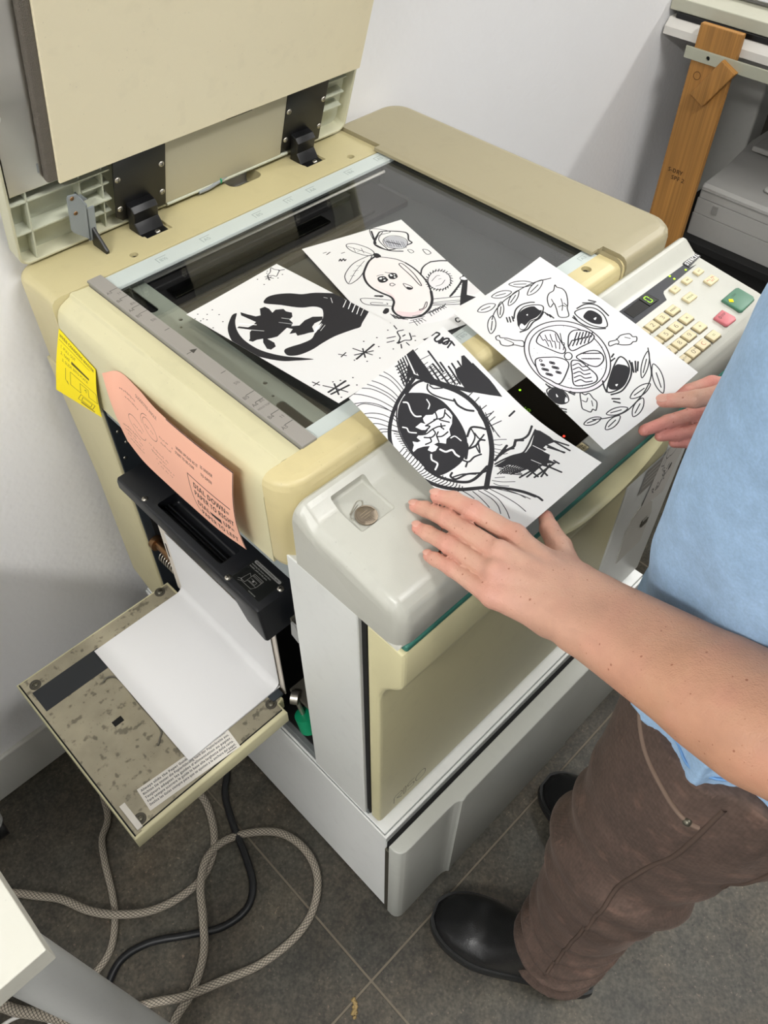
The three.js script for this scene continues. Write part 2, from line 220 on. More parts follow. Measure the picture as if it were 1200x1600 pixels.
// --- glass, scale strips and what is seen through the glass
{
  part('platen_glass', box(0.0, 0.433, 0.9185, 0.9212, -0.154, 0.1625, 0.0003, 1), M.glass, dup);
  const ruler = part('size_scale', box(-0.0179, 0, 0.9175, 0.9255, -0.1835, 0.1815, 0.0008), M.greyStrip, dup);
  const tex = canvasTex(110, 2048, (g, w, h) => {
    g.fillStyle = '#9a9690'; g.fillRect(0, 0, w, h); const k = h / 0.365, Y = (z) => (z + 0.1835) * k; g.strokeStyle = '#3f3d3a'; g.fillStyle = '#3f3d3a'; g.lineWidth = 4;
    const mark = (z, name, x0 = 45, x1 = 108) => { g.beginPath(); g.moveTo(x0, Y(z)); g.lineTo(x1, Y(z)); g.stroke(); if (name) { g.font = '34px sans-serif'; g.save(); g.translate(x0 - 8, Y(z) + 26); g.fillText(name, -26, 0); g.restore(); } };
    for (const [a, n] of [[0.1485, 'A3'], [0.1285, 'B4'], [0.105, 'A4'], [0.091, 'B5']]) { mark(a, n); mark(-a, n); }
    for (const z of [-0.048, 0.048]) mark(z, '', 62, 100);
    g.font = '28px sans-serif'; g.fillText('11', 66, Y(0.1397)); g.fillText('11', 66, Y(-0.1365)); g.fillText('8½', 66, Y(0.109)); g.font = '20px sans-serif'; g.fillText('HOLD TOP', 12, Y(0.1165)); g.font = '30px sans-serif'; g.fillText('5½', 58, Y(0.072)); g.fillText('5½', 58, Y(-0.07)); g.fillText('8½', 62, Y(-0.11));
    g.fillRect(20, Y(0) - 2, 50, 4); g.beginPath(); g.moveTo(104, Y(0)); g.lineTo(58, Y(0) - 20); g.lineTo(58, Y(0) + 20); g.fill();
  });
  part('scale_print', decal(V(-0.0174, 0.92562, -0.183), V(1, 0, 0), V(0, 0, 1), 0.0169, 0.364), new THREE.MeshStandardMaterial({ map: tex, roughness: 0.45 }), ruler);
  const strip = plain(0xc3cbc8, 0.35), marks = canvasTex(1024, 56, (g, w, h) => { g.fillStyle = '#c4cdca'; g.fillRect(0, 0, w, h); g.strokeStyle = '#8d9a99'; g.fillStyle = '#8d9a99'; g.lineWidth = 2; for (const [x, n] of [[150, '8½'], [300, 'A5'], [490, 'B5'], [610, '11'], [700, 'A4'], [860, 'B4'], [990, 'A3']]) { g.beginPath(); g.moveTo(x, 40); g.lineTo(x, 18); g.lineTo(x + 34, 18); g.stroke(); g.font = '18px sans-serif'; g.fillText(n, x + 6, 38); } });
  for (const [a, b] of [[-0.1793, -0.1535], [0.162, 0.18]]) { const s = part('edge_strip', box(0.0005, 0.436, 0.9175, 0.9222, a, b, 0.0006), strip, dup); part('strip_print', decal(V(0.0006, 0.92232, a + 0.0005), V(1, 0, 0), V(0, 0, 1), 0.4265, b - a - 0.001), new THREE.MeshStandardMaterial({ map: marks, roughness: 0.4 }), s); }
  const y = 0.878;
  part('scan_well', [box(0, 0.437, y - 0.004, y, -0.179, 0.18, 0), box(-0.004, 0, y, 0.9175, -0.179, 0.18, 0), box(0.4335, 0.4375, y, 0.9175, -0.179, 0.18, 0), box(-0.004, 0.437, y, 0.9175, -0.1795, -0.178, 0), box(-0.004, 0.437, y, 0.9175, 0.179, 0.1802, 0)], M.well, dup);
  const holes = [rrect(0.0125, 0.0228, -0.174, -0.109, 0.004), rrect(0.0135, 0.0238, 0.101, 0.166, 0.004)];
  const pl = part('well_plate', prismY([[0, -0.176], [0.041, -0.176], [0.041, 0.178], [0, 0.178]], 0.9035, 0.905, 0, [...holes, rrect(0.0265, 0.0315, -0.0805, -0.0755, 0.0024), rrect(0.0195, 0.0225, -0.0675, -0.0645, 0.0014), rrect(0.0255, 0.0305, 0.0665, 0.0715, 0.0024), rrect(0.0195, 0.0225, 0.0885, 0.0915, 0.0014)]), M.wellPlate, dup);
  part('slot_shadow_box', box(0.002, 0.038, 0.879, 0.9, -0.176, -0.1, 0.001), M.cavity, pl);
  const car = part('scan_carriage', [box(0.044, 0.415, 0.879, 0.888, -0.176, -0.105, 0.002), box(0.044, 0.36, 0.888, 0.896, -0.172, -0.159, 0.002), box(0.044, 0.36, 0.888, 0.893, -0.128, -0.112, 0.002)], M.blackMatte, dup);
  part('lamp_rod', rod([0.044, 0.9, -0.1725], [0.43, 0.9, -0.1667], 0.0022), plain(0xf6f4ea, 0.25, { emissive: 0xffffff, emissiveIntensity: 0.0 }), car);
  part('mirror', box(0.06, 0.3, 0.8895, 0.8915, -0.155, -0.133, 0.0005), plain(0x55564f, 0.08, { metalness: 1 }), car);
}
// --- raised flatbed lid, leaning 18 degrees forward of upright
{
  const t = THREE.MathUtils.degToRad(18), toRoom = new THREE.Matrix4().makeTranslation(0, 0.9265, -0.2545).multiply(new THREE.Matrix4().makeRotationX(t));
  const L = (g) => { const q = asGeo(g); q.applyMatrix4(toRoom); return q; };      // lid plane: x across, y up the lid, z out of it
  const x0 = -0.058, x1 = 0.438, S = 0.46, w = 0.0035, dp = 0.0205;
  const lid = part('lid', L([prismZ(rrect(x0, x1, 0, S, 0.014, 6), -dp, -dp + 0.003, 0.001), prismZ(rrect(x0, x1, 0, S, 0.014, 6), -dp + 0.002, 0, 0.0012, [rrect(x0 + w, x1 - w, w, S - w, 0.011, 6)])]), M.lidShell, dup);
  const ribs = [];
  for (const x of [-0.036, 0.0275, 0.0555]) ribs.push(box(x - 0.0009, x + 0.0009, 0.003, 0.105, -dp + 0.002, x < 0 ? -0.001 : -0.004, 0));
  for (const s of [0.0445, 0.085]) ribs.push(box(x0 + 0.003, 0.064, s - 0.0009, s + 0.0009, -dp + 0.002, -0.001, 0));
  ribs.push(box(0.03, 0.064, 0.024, 0.0255, -dp + 0.002, -0.004, 0), box(0.03, 0.064, 0.064, 0.0655, -dp + 0.002, -0.004, 0));
  for (const s of [0.042, 0.062, 0.084]) ribs.push(box(0.386, 0.424, s - 0.0009, s + 0.0009, -dp + 0.002, -0.003, 0));
  ribs.push(box(0.3835, 0.3855, 0.003, 0.105, -dp + 0.002, -0.002, 0));
  part('lid_lining', L(box(x0 + w, x1 - w, w, S - w, -dp + 0.003, -dp + 0.0038, 0)), M.lidInside, lid);
  for (const g of ribs) part('rib', L(g), M.lidInside, lid);
  part('edge_tube', L(rod([0.137, 0.0045, 0.001], [0.33, 0.0045, 0.001], 0.0026)), M.lidInside, lid);
  part('side_plate', L([box(x0 + 0.0045, 0.004, 0.0985, S - 0.01, -0.001, 0.0005, 0.0004), box(x0 + 0.0045, x0 + 0.0058, 0.0985, S - 0.01, -0.014, 0.0005, 0)]), M.steel, lid);
  part('plate_slot', L([prismZ(rrect(-0.019, -0.017, 0.116, 0.128, 0.0009), 0.0004, 0.0008), prismZ(rrect(-0.0105, -0.0085, 0.114, 0.128, 0.0009), 0.0004, 0.0008)]), M.gray, lid);
  part('cable_clip', L(rod([-0.0605, 0.198, 0.002], [-0.049, 0.194, 0.008], 0.0028)), M.white, lid);
  part('foam_backing', L(box(-0.0145, 0.43, 0.1065, S - 0.012, 0.0005, 0.0095, 0.003)), M.foam, lid);
  part('platen_pad', L(box(-0.003, 0.4285, 0.1045, S - 0.008, 0.009, 0.0125, 0.0012)), M.pad, lid);
  part('middle_plate', L(prismZ([[0.1355, 0.0075], [0.3175, 0.0065], [0.3165, 0.096], [0.262, 0.0965], [0.2615, 0.0935], [0.222, 0.0935], [0.2215, 0.0965], [0.1355, 0.0965]], 0.0012, 0.0022)), M.alu, lid);
  for (const [a, b] of [[0.0655, 0.1345], [0.317, 0.3845]]) {
    const pl = part('hinge_plate', L([prismZ([[a, 0.018], [a + 0.008, 0.01], [b, 0.0075], [b + 0.0005, 0.0965], [a, 0.0985]], 0.0015, 0.0035, 0.0005), box(a, b, 0.093, 0.12, -0.012, 0.0015, 0.001)]), M.black, lid);
    for (const [u, v] of [[0.005, 0.071], [0.0055, 0.029], [0.0635, 0.0695], [0.064, 0.029]]) { const p = V(a + u, v, 0.0035).applyMatrix4(toRoom); const s = screwHead(p.x, p.y, p.z, 0.0038, V(0, -Math.sin(t), Math.cos(t)), M.screw, 'screw', lid); s.name = s.name; }
  }
  const P = (u, s, n) => V(u, s, n).applyMatrix4(toRoom);
  for (const [a, b] of [[0.0785, 0.1125], [0.331, 0.3615]]) {
    const q = [P(0, 0.034, 0.003), P(0, 0.0345, 0.013), P(0, 0.03, 0.019)], prof = [[q[0].z, q[0].y], [q[1].z, q[1].y], [q[2].z, q[2].y], [-0.2285, 0.9475], [-0.2295, 0.942], [-0.2315, 0.935], [-0.2275, 0.929], [-0.2245, 0.9235], [-0.2145, 0.9225], [-0.2145, 0.9205], [-0.248, 0.9205], [-0.246, 0.93]];
    const arm = part('hinge_arm', prismX(prof, a, b, 0.0012), M.black, dup); screwHead((a + b) / 2 + 0.004, 0.9232, -0.2185, 0.0034, V(0, 1, 0), M.screw, 'screw', arm);
  }
  const br = part('grey_bracket', L([prismZ([[0.004, 0.034], [0.006, 0.03], [0.0235, 0.012], [0.0255, 0.012], [0.0255, 0.06], [0.0155, 0.08], [0.006, 0.082], [0.004, 0.079]], 0.008, 0.0098), box(0.0245, 0.0262, 0.009, 0.062, -0.012, 0.0098, 0), box(0.0245, 0.0345, 0.008, 0.0555, 0.008, 0.0098, 0), prismZ([[0.0245, 0.056], [0.0345, 0.0555], [0.0265, 0.066]], -0.004, -0.002)]), M.bracket, lid);
  for (const [u, s] of [[0.0095, 0.0775], [0.0115, 0.056]]) { const p = P(u, s, 0.0098); screwHead(p.x, p.y, p.z, 0.0026, V(0, -Math.sin(t), Math.cos(t)), M.brass, 'screw', lid); }
  part('stay_fin', prismX([[-0.246, 0.9225], [-0.2175, 0.9225], [-0.216, 0.927], [-0.244, 0.955], [-0.2475, 0.953]], 0.0285, 0.0325, 0.0006), M.black, dup);
  part('cable_tie', new THREE.TorusGeometry(0.0038, 0.0011, 8, 16).rotateY(Math.PI / 2).applyMatrix4(new THREE.Matrix4().makeTranslation(0.219, 0.9318, -0.2525)), M.green, dup);
  part('cable_sleeve', tube([[0.184, 0.9285, -0.2505], [0.2, 0.929, -0.25], [0.216, 0.931, -0.251], [0.235, 0.934, -0.253]], 0.0024, 20), M.gray, dup);
}
// --- lower body: column, chassis, feed opening
{
  part('rear_column', [prismX([[-0.268, 0.797], [-0.152, 0.797], [-0.152, 0.345], [-0.203, 0.345], [-0.25, 0.372], [-0.25, 0.6], [-0.262, 0.71]], -0.064, -0.044, 0.002), box(-0.0445, 0.1, 0.345, 0.797, -0.25, -0.153, 0)], plastic(0xc9c19a, 0.5), dup);
  const sp = part('inner_side_plate', box(-0.0605, 0.1, 0.345, 0.797, -0.153, -0.1495, 0.0008), M.darkPlate, dup);
  for (const [x, y] of [[-0.052, 0.741], [-0.046, 0.719], [-0.054, 0.696], [-0.052, 0.53], [-0.045, 0.522], [-0.05, 0.51]]) screwHead(x, y, -0.1495, 0.0022, V(0, 0, 1), M.screw, 'rivet', sp);
  part('plate_opening', box(-0.0485, -0.034, 0.46, 0.6, -0.1497, -0.1488, 0.0003), M.cavity, sp);
  part('chassis', [box(0.1, 0.552, 0.345, 0.8, -0.25, 0.297, 0.001), box(-0.058, 0.552, 0.327, 0.345, -0.235, 0.30, 0.002)], plain(0x6f7474, 0.5), dup);
  part('cavity_lining', [box(0.093, 0.0995, 0.345, 0.797, -0.149, 0.1955, 0), box(-0.05, 0.0995, 0.345, 0.35, -0.149, 0.1955, 0)], M.cavity, dup);
  part('frame_rail', [box(-0.0585, -0.0505, 0.7725, 0.7968, -0.149, 0.1955, 0.001), box(-0.05, 0.1, 0.79, 0.7968, -0.149, 0.1955, 0)], plain(0x878f90, 0.5), dup);
  part('panel', [box(-0.062, 0.1, 0.335, 0.8225, 0.196, 0.297, 0.002)], M.panel, dup);
  // feed head over the paper
  const head = part('feed_head', cut(uvBox(mergeGeometries([prismX([[-0.142, 0.662], [-0.142, 0.676], [-0.137, 0.685], [0.143, 0.685], [0.1475, 0.683], [0.156, 0.632], [0.152, 0.628], [0.12, 0.636], [0.1, 0.662]], -0.078, 0.06, 0.003)])), box(-0.067, -0.037, 0.667, 0.70, -0.064, 0.066, 0.004)), M.head, dup);
  for (const x of [-0.0625, -0.0575, -0.0525]) part('grip_rib', box(x - 0.0008, x + 0.0008, 0.667, 0.6745, -0.0635, 0.0655, 0.0005), M.head, head);
  for (const [x, z] of [[-0.072, -0.082], [-0.072, 0.087], [-0.039, 0.1415]]) screwHead(x, 0.685, z, 0.0042, V(0, 1, 0), M.screw, 'screw', head);
  const lab = canvasTex(512, 400, (g, w, h) => {
    g.fillStyle = '#191b1a'; g.fillRect(0, 0, w, h); g.strokeStyle = '#3a3c3a'; g.lineWidth = 3; g.strokeRect(2, 2, w - 4, h - 4); g.fillStyle = '#8b8b88'; g.beginPath(); g.roundRect(20, 16, 472, 46, 22); g.fill();
    g.fillStyle = '#191b1a'; g.font = 'bold 26px sans-serif'; g.fillText('HOW TO REMOVE ORIGINAL JAM', 42, 48); g.fillStyle = '#9a9a97'; g.font = 'bold 27px sans-serif'; g.fillText('Holding the lever and then', 22, 100); g.fillText('handle, pull out the jam.', 22, 134);
    g.strokeStyle = '#9a9a97'; g.lineWidth = 4; for (const q of [[[170, 170, 330, 170, 330, 290, 170, 290, 170, 170]], [[170, 190, 330, 190]], [[170, 205, 330, 205]], [[120, 200, 170, 230, 170, 330, 100, 330, 120, 200]], [[330, 290, 300, 345, 140, 345, 100, 330]], [[60, 350, 110, 320]], [[80, 370, 130, 345]], [[190, 240, 290, 240, 290, 280, 190, 280]]]) { const p = q[0]; g.beginPath(); g.moveTo(p[0], p[1]); for (let i = 2; i < p.length; i += 2) g.lineTo(p[i], p[i + 1]); g.stroke(); }
    g.beginPath(); g.arc(240, 255, 14, 0, 7); g.fillStyle = '#9a9a97'; g.fill(); g.font = 'bold 20px sans-serif'; g.fillText('612-08041-02', 300, 385);
  });
  part('instruction_label', decal(V(-0.031, 0.6853, 0.0885), V(-0.0005, 0, 1), V(-1, 0, 0.01), 0.05, 0.038), new THREE.MeshStandardMaterial({ map: lab, roughness: 0.4 }), head);
  part('paper_stop_plate', [box(-0.0572, -0.055, 0.455, 0.632, -0.107, 0.14, 0.0006)], M.plate, dup);
  part('stop_plate_slot', box(-0.0575, -0.0565, 0.535, 0.565, -0.1025, -0.0995, 0.0003), M.cavity, dup);
  part('guide_shaft', [rod([-0.052, 0.522, -0.149], [-0.052, 0.522, -0.105], 0.006, 16), rod([-0.052, 0.522, -0.149], [-0.052, 0.522, -0.141], 0.0115, 20), rod([-0.046, 0.49, -0.149], [-0.05, 0.49, -0.108], 0.004, 12)], M.brass, dup);
  part('spring', tube(Array.from({ length: 61 }, (_, i) => V(-0.05 + 0.008 * Math.cos(i * 0.7), 0.494 + 0.008 * Math.sin(i * 0.7), -0.142 + i * 0.0006)), 0.0011, 240, 6), M.screw, dup);
  const bm = plain(0x5c5950, 0.45, { metalness: 0.5 }); part('inner_bracket', [box(-0.05, -0.02, 0.455, 0.462, 0.1405, 0.19, 0.001), prismX([[0.142, 0.462], [0.19, 0.462], [0.19, 0.52], [0.165, 0.52], [0.165, 0.49], [0.142, 0.485]], -0.024, -0.02, 0.0006)], bm, dup); part('sensor_tab', box(-0.048, -0.03, 0.63, 0.66, 0.165, 0.168, 0.0005), bm, dup);
  part('pale_tab', prismX([[0.166, 0.628], [0.178, 0.622], [0.182, 0.64], [0.176, 0.655], [0.168, 0.655]], -0.05, -0.047, 0.0004), plain(0x9a9a98, 0.5), dup);
  const kn = part('release_knob', [rod([-0.052, 0.433, 0.17], [-0.052, 0.405, 0.1785], 0.0135, 22)], M.green, dup);
  part('knob_shaft', [rod([-0.052, 0.456, 0.158], [-0.052, 0.42, 0.172], 0.0034, 12), rod([-0.056, 0.463, 0.152], [-0.05, 0.463, 0.16], 0.0095, 18)], M.screw, dup);
}
// --- front door, its recessed pull and logo; teal band under the console
{
  part('door_gap', box(-0.0572, 0.1, 0.338, 0.821, 0.2972, 0.3035, 0), M.cavity, dup);
  const prof = [[0.3035, 0.336], [0.3165, 0.336], [0.3205, 0.3385], [0.322, 0.343], [0.322, 0.685], [0.3235, 0.70], [0.328, 0.715], [0.336, 0.727], [0.345, 0.737], [0.351, 0.747], [0.353, 0.757], [0.353, 0.806], [0.351, 0.8115], [0.3035, 0.8115]];
  const scoop = new THREE.SphereGeometry(1, 48, 32).scale(0.115, 0.06, 0.026).translate(0.27, 0.815, 0.352);
  const door = part('front_door', cut(prismX(prof, -0.058, 0.395, 0.005), uvBox(scoop)), M.door, dup);
  const logo = canvasTex(512, 220, (g, w, h) => {
    g.clearRect(0, 0, w, h); g.strokeStyle = 'rgba(95,90,66,1)'; g.lineWidth = 7; g.lineJoin = 'round'; g.lineCap = 'round';
    const P = (...q) => { g.beginPath(); g.moveTo(q[0], q[1]); for (let i = 2; i < q.length; i += 2) g.lineTo(q[i], q[i + 1]); g.stroke(); };
    P(20, 190, 20, 70, 40, 40, 120, 40, 140, 60, 140, 95, 120, 115, 60, 115, 135, 190); P(165, 190, 165, 40, 195, 40, 195, 190, 165, 190); P(320, 40, 240, 40, 222, 60, 222, 95, 240, 112, 300, 112, 318, 130, 318, 170, 300, 190, 222, 190); g.beginPath(); g.roundRect(345, 40, 145, 150, 60); g.stroke();
  });
  part('logo', decal(V(-0.034, 0.3875, 0.3223), V(1, 0, 0), V(0, -1, 0), 0.066, 0.031), new THREE.MeshStandardMaterial({ map: logo, roughness: 0.5, transparent: true }), door);
  const rd = part('right_door', prismX(prof, 0.3965, 0.556, 0.004), M.panel, dup);
  part('knob_recess', prismZ([[0.443, 0.5], [0.441, 0.53], [0.446, 0.556], [0.46, 0.571], [0.482, 0.57], [0.5, 0.553], [0.512, 0.52], [0.512, 0.45], [0.448, 0.45]], 0.3222, 0.3232), plain(0xb6b4ac, 0.5), rd);
  part('recess_latch', box(0.487, 0.503, 0.505, 0.52, 0.3228, 0.326, 0.002), plain(0x4a4840, 0.5), rd);
  const nt = canvasTex(256, 256, (g, w, h) => { g.fillStyle = '#a7a59f'; g.fillRect(0, 0, w, h); g.fillStyle = '#807d77'; g.fillRect(10, 10, w - 20, h - 20); g.fillStyle = '#b9b7b1'; for (let i = 0; i < 4; i++) for (let j = 0; j < 9; j++) g.fillRect(30 + j * 22, 40 + i * 48, 13, 18); });
  part('notice_label', decal(V(0.437, 0.665, 0.3234), V(1, 0, 0), V(0, -1, 0), 0.042, 0.05), new THREE.MeshStandardMaterial({ map: nt, roughness: 0.5 }), rd);
  const st = canvasTex(512, 512, (g, w, h) => {
    g.fillStyle = '#bdbab4'; g.fillRect(0, 0, w, h); g.strokeStyle = '#201f20'; g.lineWidth = 7; const R = rng(5); g.lineJoin = 'round';
    g.beginPath(); g.moveTo(60, 60); g.bezierCurveTo(110, 20, 260, 10, 300, 70); g.bezierCurveTo(330, 120, 240, 170, 180, 150); g.bezierCurveTo(120, 170, 60, 150, 60, 60); g.stroke(); g.beginPath(); g.moveTo(70, 150); g.lineTo(60, 200); g.lineTo(130, 210); g.lineTo(120, 160); g.stroke();
    for (let k = 0; k < 16; k++) { g.beginPath(); let x = 60 + R() * 260, y = 240 + R() * 200; g.moveTo(x, y); for (let i = 0; i < 4; i++) { x += (R() - 0.4) * 70; y += (R() - 0.4) * 60; g.lineTo(x, y); } g.stroke(); }
    g.fillStyle = '#201f20'; g.beginPath(); g.arc(350, 270, 28, 0, 7); g.fill();
  });
  part('doodle_sticker', decal(V(0.482, 0.69, 0.3236), V(1, -0.15, 0), V(-0.15, -1, 0), 0.062, 0.125), new THREE.MeshStandardMaterial({ map: st, roughness: 0.5 }), rd);
  part('teal_band', box(-0.054, 0.556, 0.8122, 0.8222, 0.334, 0.3522, 0.0035, 3), M.teal, dup);
}
// --- control console
{
  const q = [[0.214, 0.823], [0.214, 0.9], [0.2152, 0.9058], [0.2185, 0.9082], [0.223, 0.9078], [0.2275, 0.9045], [0.236, 0.8975], [0.2415, 0.8942], [0.247, 0.8928], [0.29, 0.8876], [0.327, 0.8832], [0.3345, 0.8818], [0.3415, 0.8788], [0.3472, 0.874], [0.3508, 0.868], [0.3525, 0.861], [0.353, 0.85], [0.353, 0.828], [0.3515, 0.8245], [0.3485, 0.823]];
  const c = [0.29, 0.845], ringAt = (x, e) => q.map(([z, y], i) => { let k = e; if (y < 0.8235) k = 0; const front = smooth(0.33, 0.353, z), top = smooth(0.83, 0.88, y), down = clamp(Math.max(top, 0)); return V(x, y - k * down * (y > 0.826 ? 1 : 0), z - k * front); });
  const r = 0.017, rings = []; for (let i = 0; i <= 7; i++) { const a = (i / 7) * Math.PI / 2; rings.push(ringAt(-0.0622 + r * (1 - Math.sin(a)), r * (1 - Math.cos(a)))); } rings.reverse(); rings.reverse();
  const left = []; for (let i = 0; i <= 7; i++) { const a = (i / 7) * Math.PI / 2; left.push(ringAt(-0.0622 + r * (1 - Math.sin(a)), r * (1 - Math.cos(a)))); }
  left.sort((a, b) => a[0].x - b[0].x);
  const all = [...left, ringAt(0.563, 0), ringAt(0.566, 0.0008), ringAt(0.568, 0.003)];
  const H = (z) => 0.8928 - 0.1195 * (z - 0.247);
  const recess = new RoundedBoxGeometry(0.042, 0.012, 0.044, 3, 0.0028); recess.rotateX(0.119); recess.translate(-0.0075, H(0.2485) + 0.0032, 0.2485);
  const console_ = part('console', cut(loft(all, 0.55), uvBox(recess)), M.deck, dup);
  const on = (x, z, lift = 0.0005) => V(x, H(z) + lift, z), down = V(0, -0.1195, 1), ac = V(1, 0, 0);
  const flat = (pts, t, m, name, lab) => { const g = prismY(pts, 0, t, 0); const p = g.attributes.position; for (let i = 0; i < p.count; i++) p.setY(i, p.getY(i) - 0.0001 + H(p.getZ(i))); return part(name, g, m, console_, lab); };
  const dark = plain(0x35373c, 0.35), smoked = plain(0x0d0c0a, 0.12);
  flat([[0.30, 0.2435], [0.535, 0.2393], [0.5355, 0.2500], [0.5485, 0.2521], [0.4735, 0.2550], [0.469, 0.2575], [0.4624, 0.2662], [0.30, 0.2675]], 0.0007, dark, 'display_band');
  flat([[0.404, 0.246], [0.453, 0.2443], [0.4545, 0.2608], [0.404, 0.2598]], 0.0011, smoked, 'counter_window');
  flat([[0.5345, 0.2398], [0.5672, 0.2378], [0.5672, 0.2462], [0.5355, 0.2500]], 0.0012, M.black, 'label_tape');
  const tape = canvasTex(256, 96, (g, w, h) => { g.fillStyle = '#0b0b0c'; g.fillRect(0, 0, w, h); g.fillStyle = '#e9e9e6'; g.font = 'bold 78px sans-serif'; [...'STENCIL'].forEach((c, i) => g.fillText(c, 6 + i * 36, 76, 32)); });
  part('tape_lettering', decal(on(0.5362, 0.2401, 0.0013), V(1, 0.005, -0.055), down, 0.0308, 0.0088), new THREE.MeshStandardMaterial({ map: tape, roughness: 0.4 }), console_);
  const seg = (g, n, x, y, w, h, s) => { const on7 = { 0: [1, 1, 1, 1, 1, 1, 0], 8: [1, 1, 1, 1, 1, 1, 1], 6: [1, 0, 1, 1, 1, 1, 1] }[n], P = [[x + s, y, x + w - s, y], [x + w, y + s, x + w, y + h / 2 - s], [x + w, y + h / 2 + s, x + w, y + h - s], [x + s, y + h, x + w - s, y + h], [x, y + h / 2 + s, x, y + h - s], [x, y + s, x, y + h / 2 - s], [x + s, y + h / 2, x + w - s, y + h / 2]]; on7.forEach((v, i) => { if (v) { g.beginPath(); g.moveTo(P[i][0], P[i][1]); g.lineTo(P[i][2], P[i][3]); g.stroke(); } }); };
  const glow = (draw, w, h) => canvasTex(w, h, (g) => { g.fillStyle = '#000'; g.fillRect(0, 0, w, h); draw(g); });
  const zero = glow((g) => { g.lineCap = 'round'; g.strokeStyle = '#b8ff10'; g.lineWidth = 13; seg(g, 0, 40, 24, 48, 84, 9); }, 128, 132);
  part('counter_digit', decal(on(0.4362, 0.2448, 0.0016), ac, down, 0.0155, 0.0155), new THREE.MeshStandardMaterial({ color: 0x0a0c06, emissive: 0xffffff, emissiveMap: zero, emissiveIntensity: 0.9, roughness: 0.2 }), console_);
  const led = (x, z, col, I = 1.6, name = 'indicator_light') => { const p = on(x, z, 0.001); const g = new THREE.SphereGeometry(0.0013, 12, 8).scale(1, 0.5, 1).translate(p.x, p.y, p.z); part(name, g, new THREE.MeshStandardMaterial({ color: col, emissive: col, emissiveIntensity: I }), console_); };
  led(0.5021, 0.2442, 0xb8ff30); led(0.5023, 0.2505, 0xb8ff30); led(0.5285, 0.2498, 0xb8ff30);
  // second window between the drawings
  flat([[0.105, 0.2385], [0.305, 0.2395], [0.305, 0.3335], [0.105, 0.333]], 0.0009, plain(0x15110b, 0.15), 'setting_window');
  const small = glow((g) => { g.lineCap = 'round'; g.strokeStyle = '#86d020'; g.lineWidth = 7; seg(g, 0, 24, 18, 30, 58, 6); seg(g, 6, 78, 18, 30, 58, 6); }, 132, 96);
  part('setting_digits', decal(on(0.1905, 0.2665, 0.0014), ac, down, 0.0135, 0.0102), new THREE.MeshStandardMaterial({ color: 0x0a0c06, emissive: 0xffffff, emissiveMap: small, emissiveIntensity: 0.45, roughness: 0.2 }), console_);
  led(0.2152, 0.249, 0x9cf028, 1.0); led(0.2008, 0.3178, 0xff3a2a, 1.8);
  // keys: [x, z, legend cell, width, depth]
  const cells = ['1', '2', '3', 'PRINT', '4', '5', '6', '×', '7', '8', '9', '+', '✻', '0', 'C', '=', 'A/T', 'MA', 'CP', 'PROG', 'RESET', 'AUTO'];
  const atlas = canvasTex(768, 512, (g, w, h) => {
    g.fillStyle = '#cfc29c'; g.fillRect(0, 0, w, h); g.textAlign = 'center'; g.textBaseline = 'middle';
    cells.forEach((s, i) => { const x = (i % 6) * 128 + 64, y = Math.floor(i / 6) * 128 + 64; g.fillStyle = ['C', 'RESET'].includes(s) ? '#a4543c' : ['PROG', '='].includes(s) ? '#5f7242' : '#453a26'; g.font = s.length > 1 ? 'bold 30px sans-serif' : '68px sans-serif'; if (s === 'RESET') { g.fillText('ALL RE-', x, y - 16); g.fillText('SET', x, y + 16); } else if (s === 'AUTO') { g.fillText('AUTO', x, y - 16); g.fillText('PROCESS', x, y + 16); } else if (s === '✻') { g.fillText('*', x - 12, y + 12); g.font = '26px sans-serif'; g.fillText('CLR', x + 26, y - 8); } else { g.fillText(s, x, y); if (s === '0') { g.font = '22px sans-serif'; g.fillText('START', x + 38, y - 12); } } });
  });
  const keyMat = new THREE.MeshStandardMaterial({ map: atlas, roughness: 0.45 }), rim = plain(0x6a5f48, 0.6);
  const key = (x, z, i, w = 0.0162, d = 0.0112, name = 'key', mat = keyMat, hgt = 0.0034) => {
    const g = new RoundedBoxGeometry(w, hgt, d, 3, 0.0011), n = g.index ? g.toNonIndexed() : g, p = n.attributes.position, uv = new Float32Array(p.count * 2), cu = i % 6, cv = Math.floor(i / 6);
    for (let k = 0; k < p.count; k++) { uv[k * 2] = (cu + 0.5 + 0.92 * p.getX(k) / w * (w / 0.0162 > 1.2 ? 1 : 1)) / 6; uv[k * 2 + 1] = 1 - (cv + 0.5 + 0.8 * p.getZ(k) / d) / 4; }
    n.setAttribute('uv', new THREE.BufferAttribute(uv, 2)); n.rotateX(0.119); n.translate(x, H(z) + hgt * 0.42, z);
    return part(name, n, mat, console_);
  };
  const X = [0.3895, 0.4088, 0.4290, 0.4512], Z = [0.2817, 0.3, 0.3178, 0.336]; let ci = 0;
  for (const z of Z) for (const x of X) { flat(rrect(x - 0.0091, x + 0.0091, z - 0.0066, z + 0.0066, 0.001, 2).map(([a, b]) => [a, b]), 0.0003, rim, 'key_frame'); key(x, z, ci++); }
  key(0.5371, 0.2622, 16, 0.0128, 0.0092); key(0.5106, 0.2627, 17, 0.0128, 0.0092); key(0.4846, 0.2627, 18, 0.0128, 0.0092); key(0.4864, 0.2818, 19, 0.0185, 0.0112); key(0.5355, 0.281, 20, 0.0185, 0.0112);
  key(0.198, 0.3392, 21, 0.019, 0.0095);
  const big = (pts, hgt, m, name) => { const g = prismY(pts, 0, hgt, 0.0016); const p = g.attributes.position; for (let i = 0; i < p.count; i++) p.setY(i, p.getY(i) + H(p.getZ(i)) - 0.0005); return part(name, g, m, console_); };
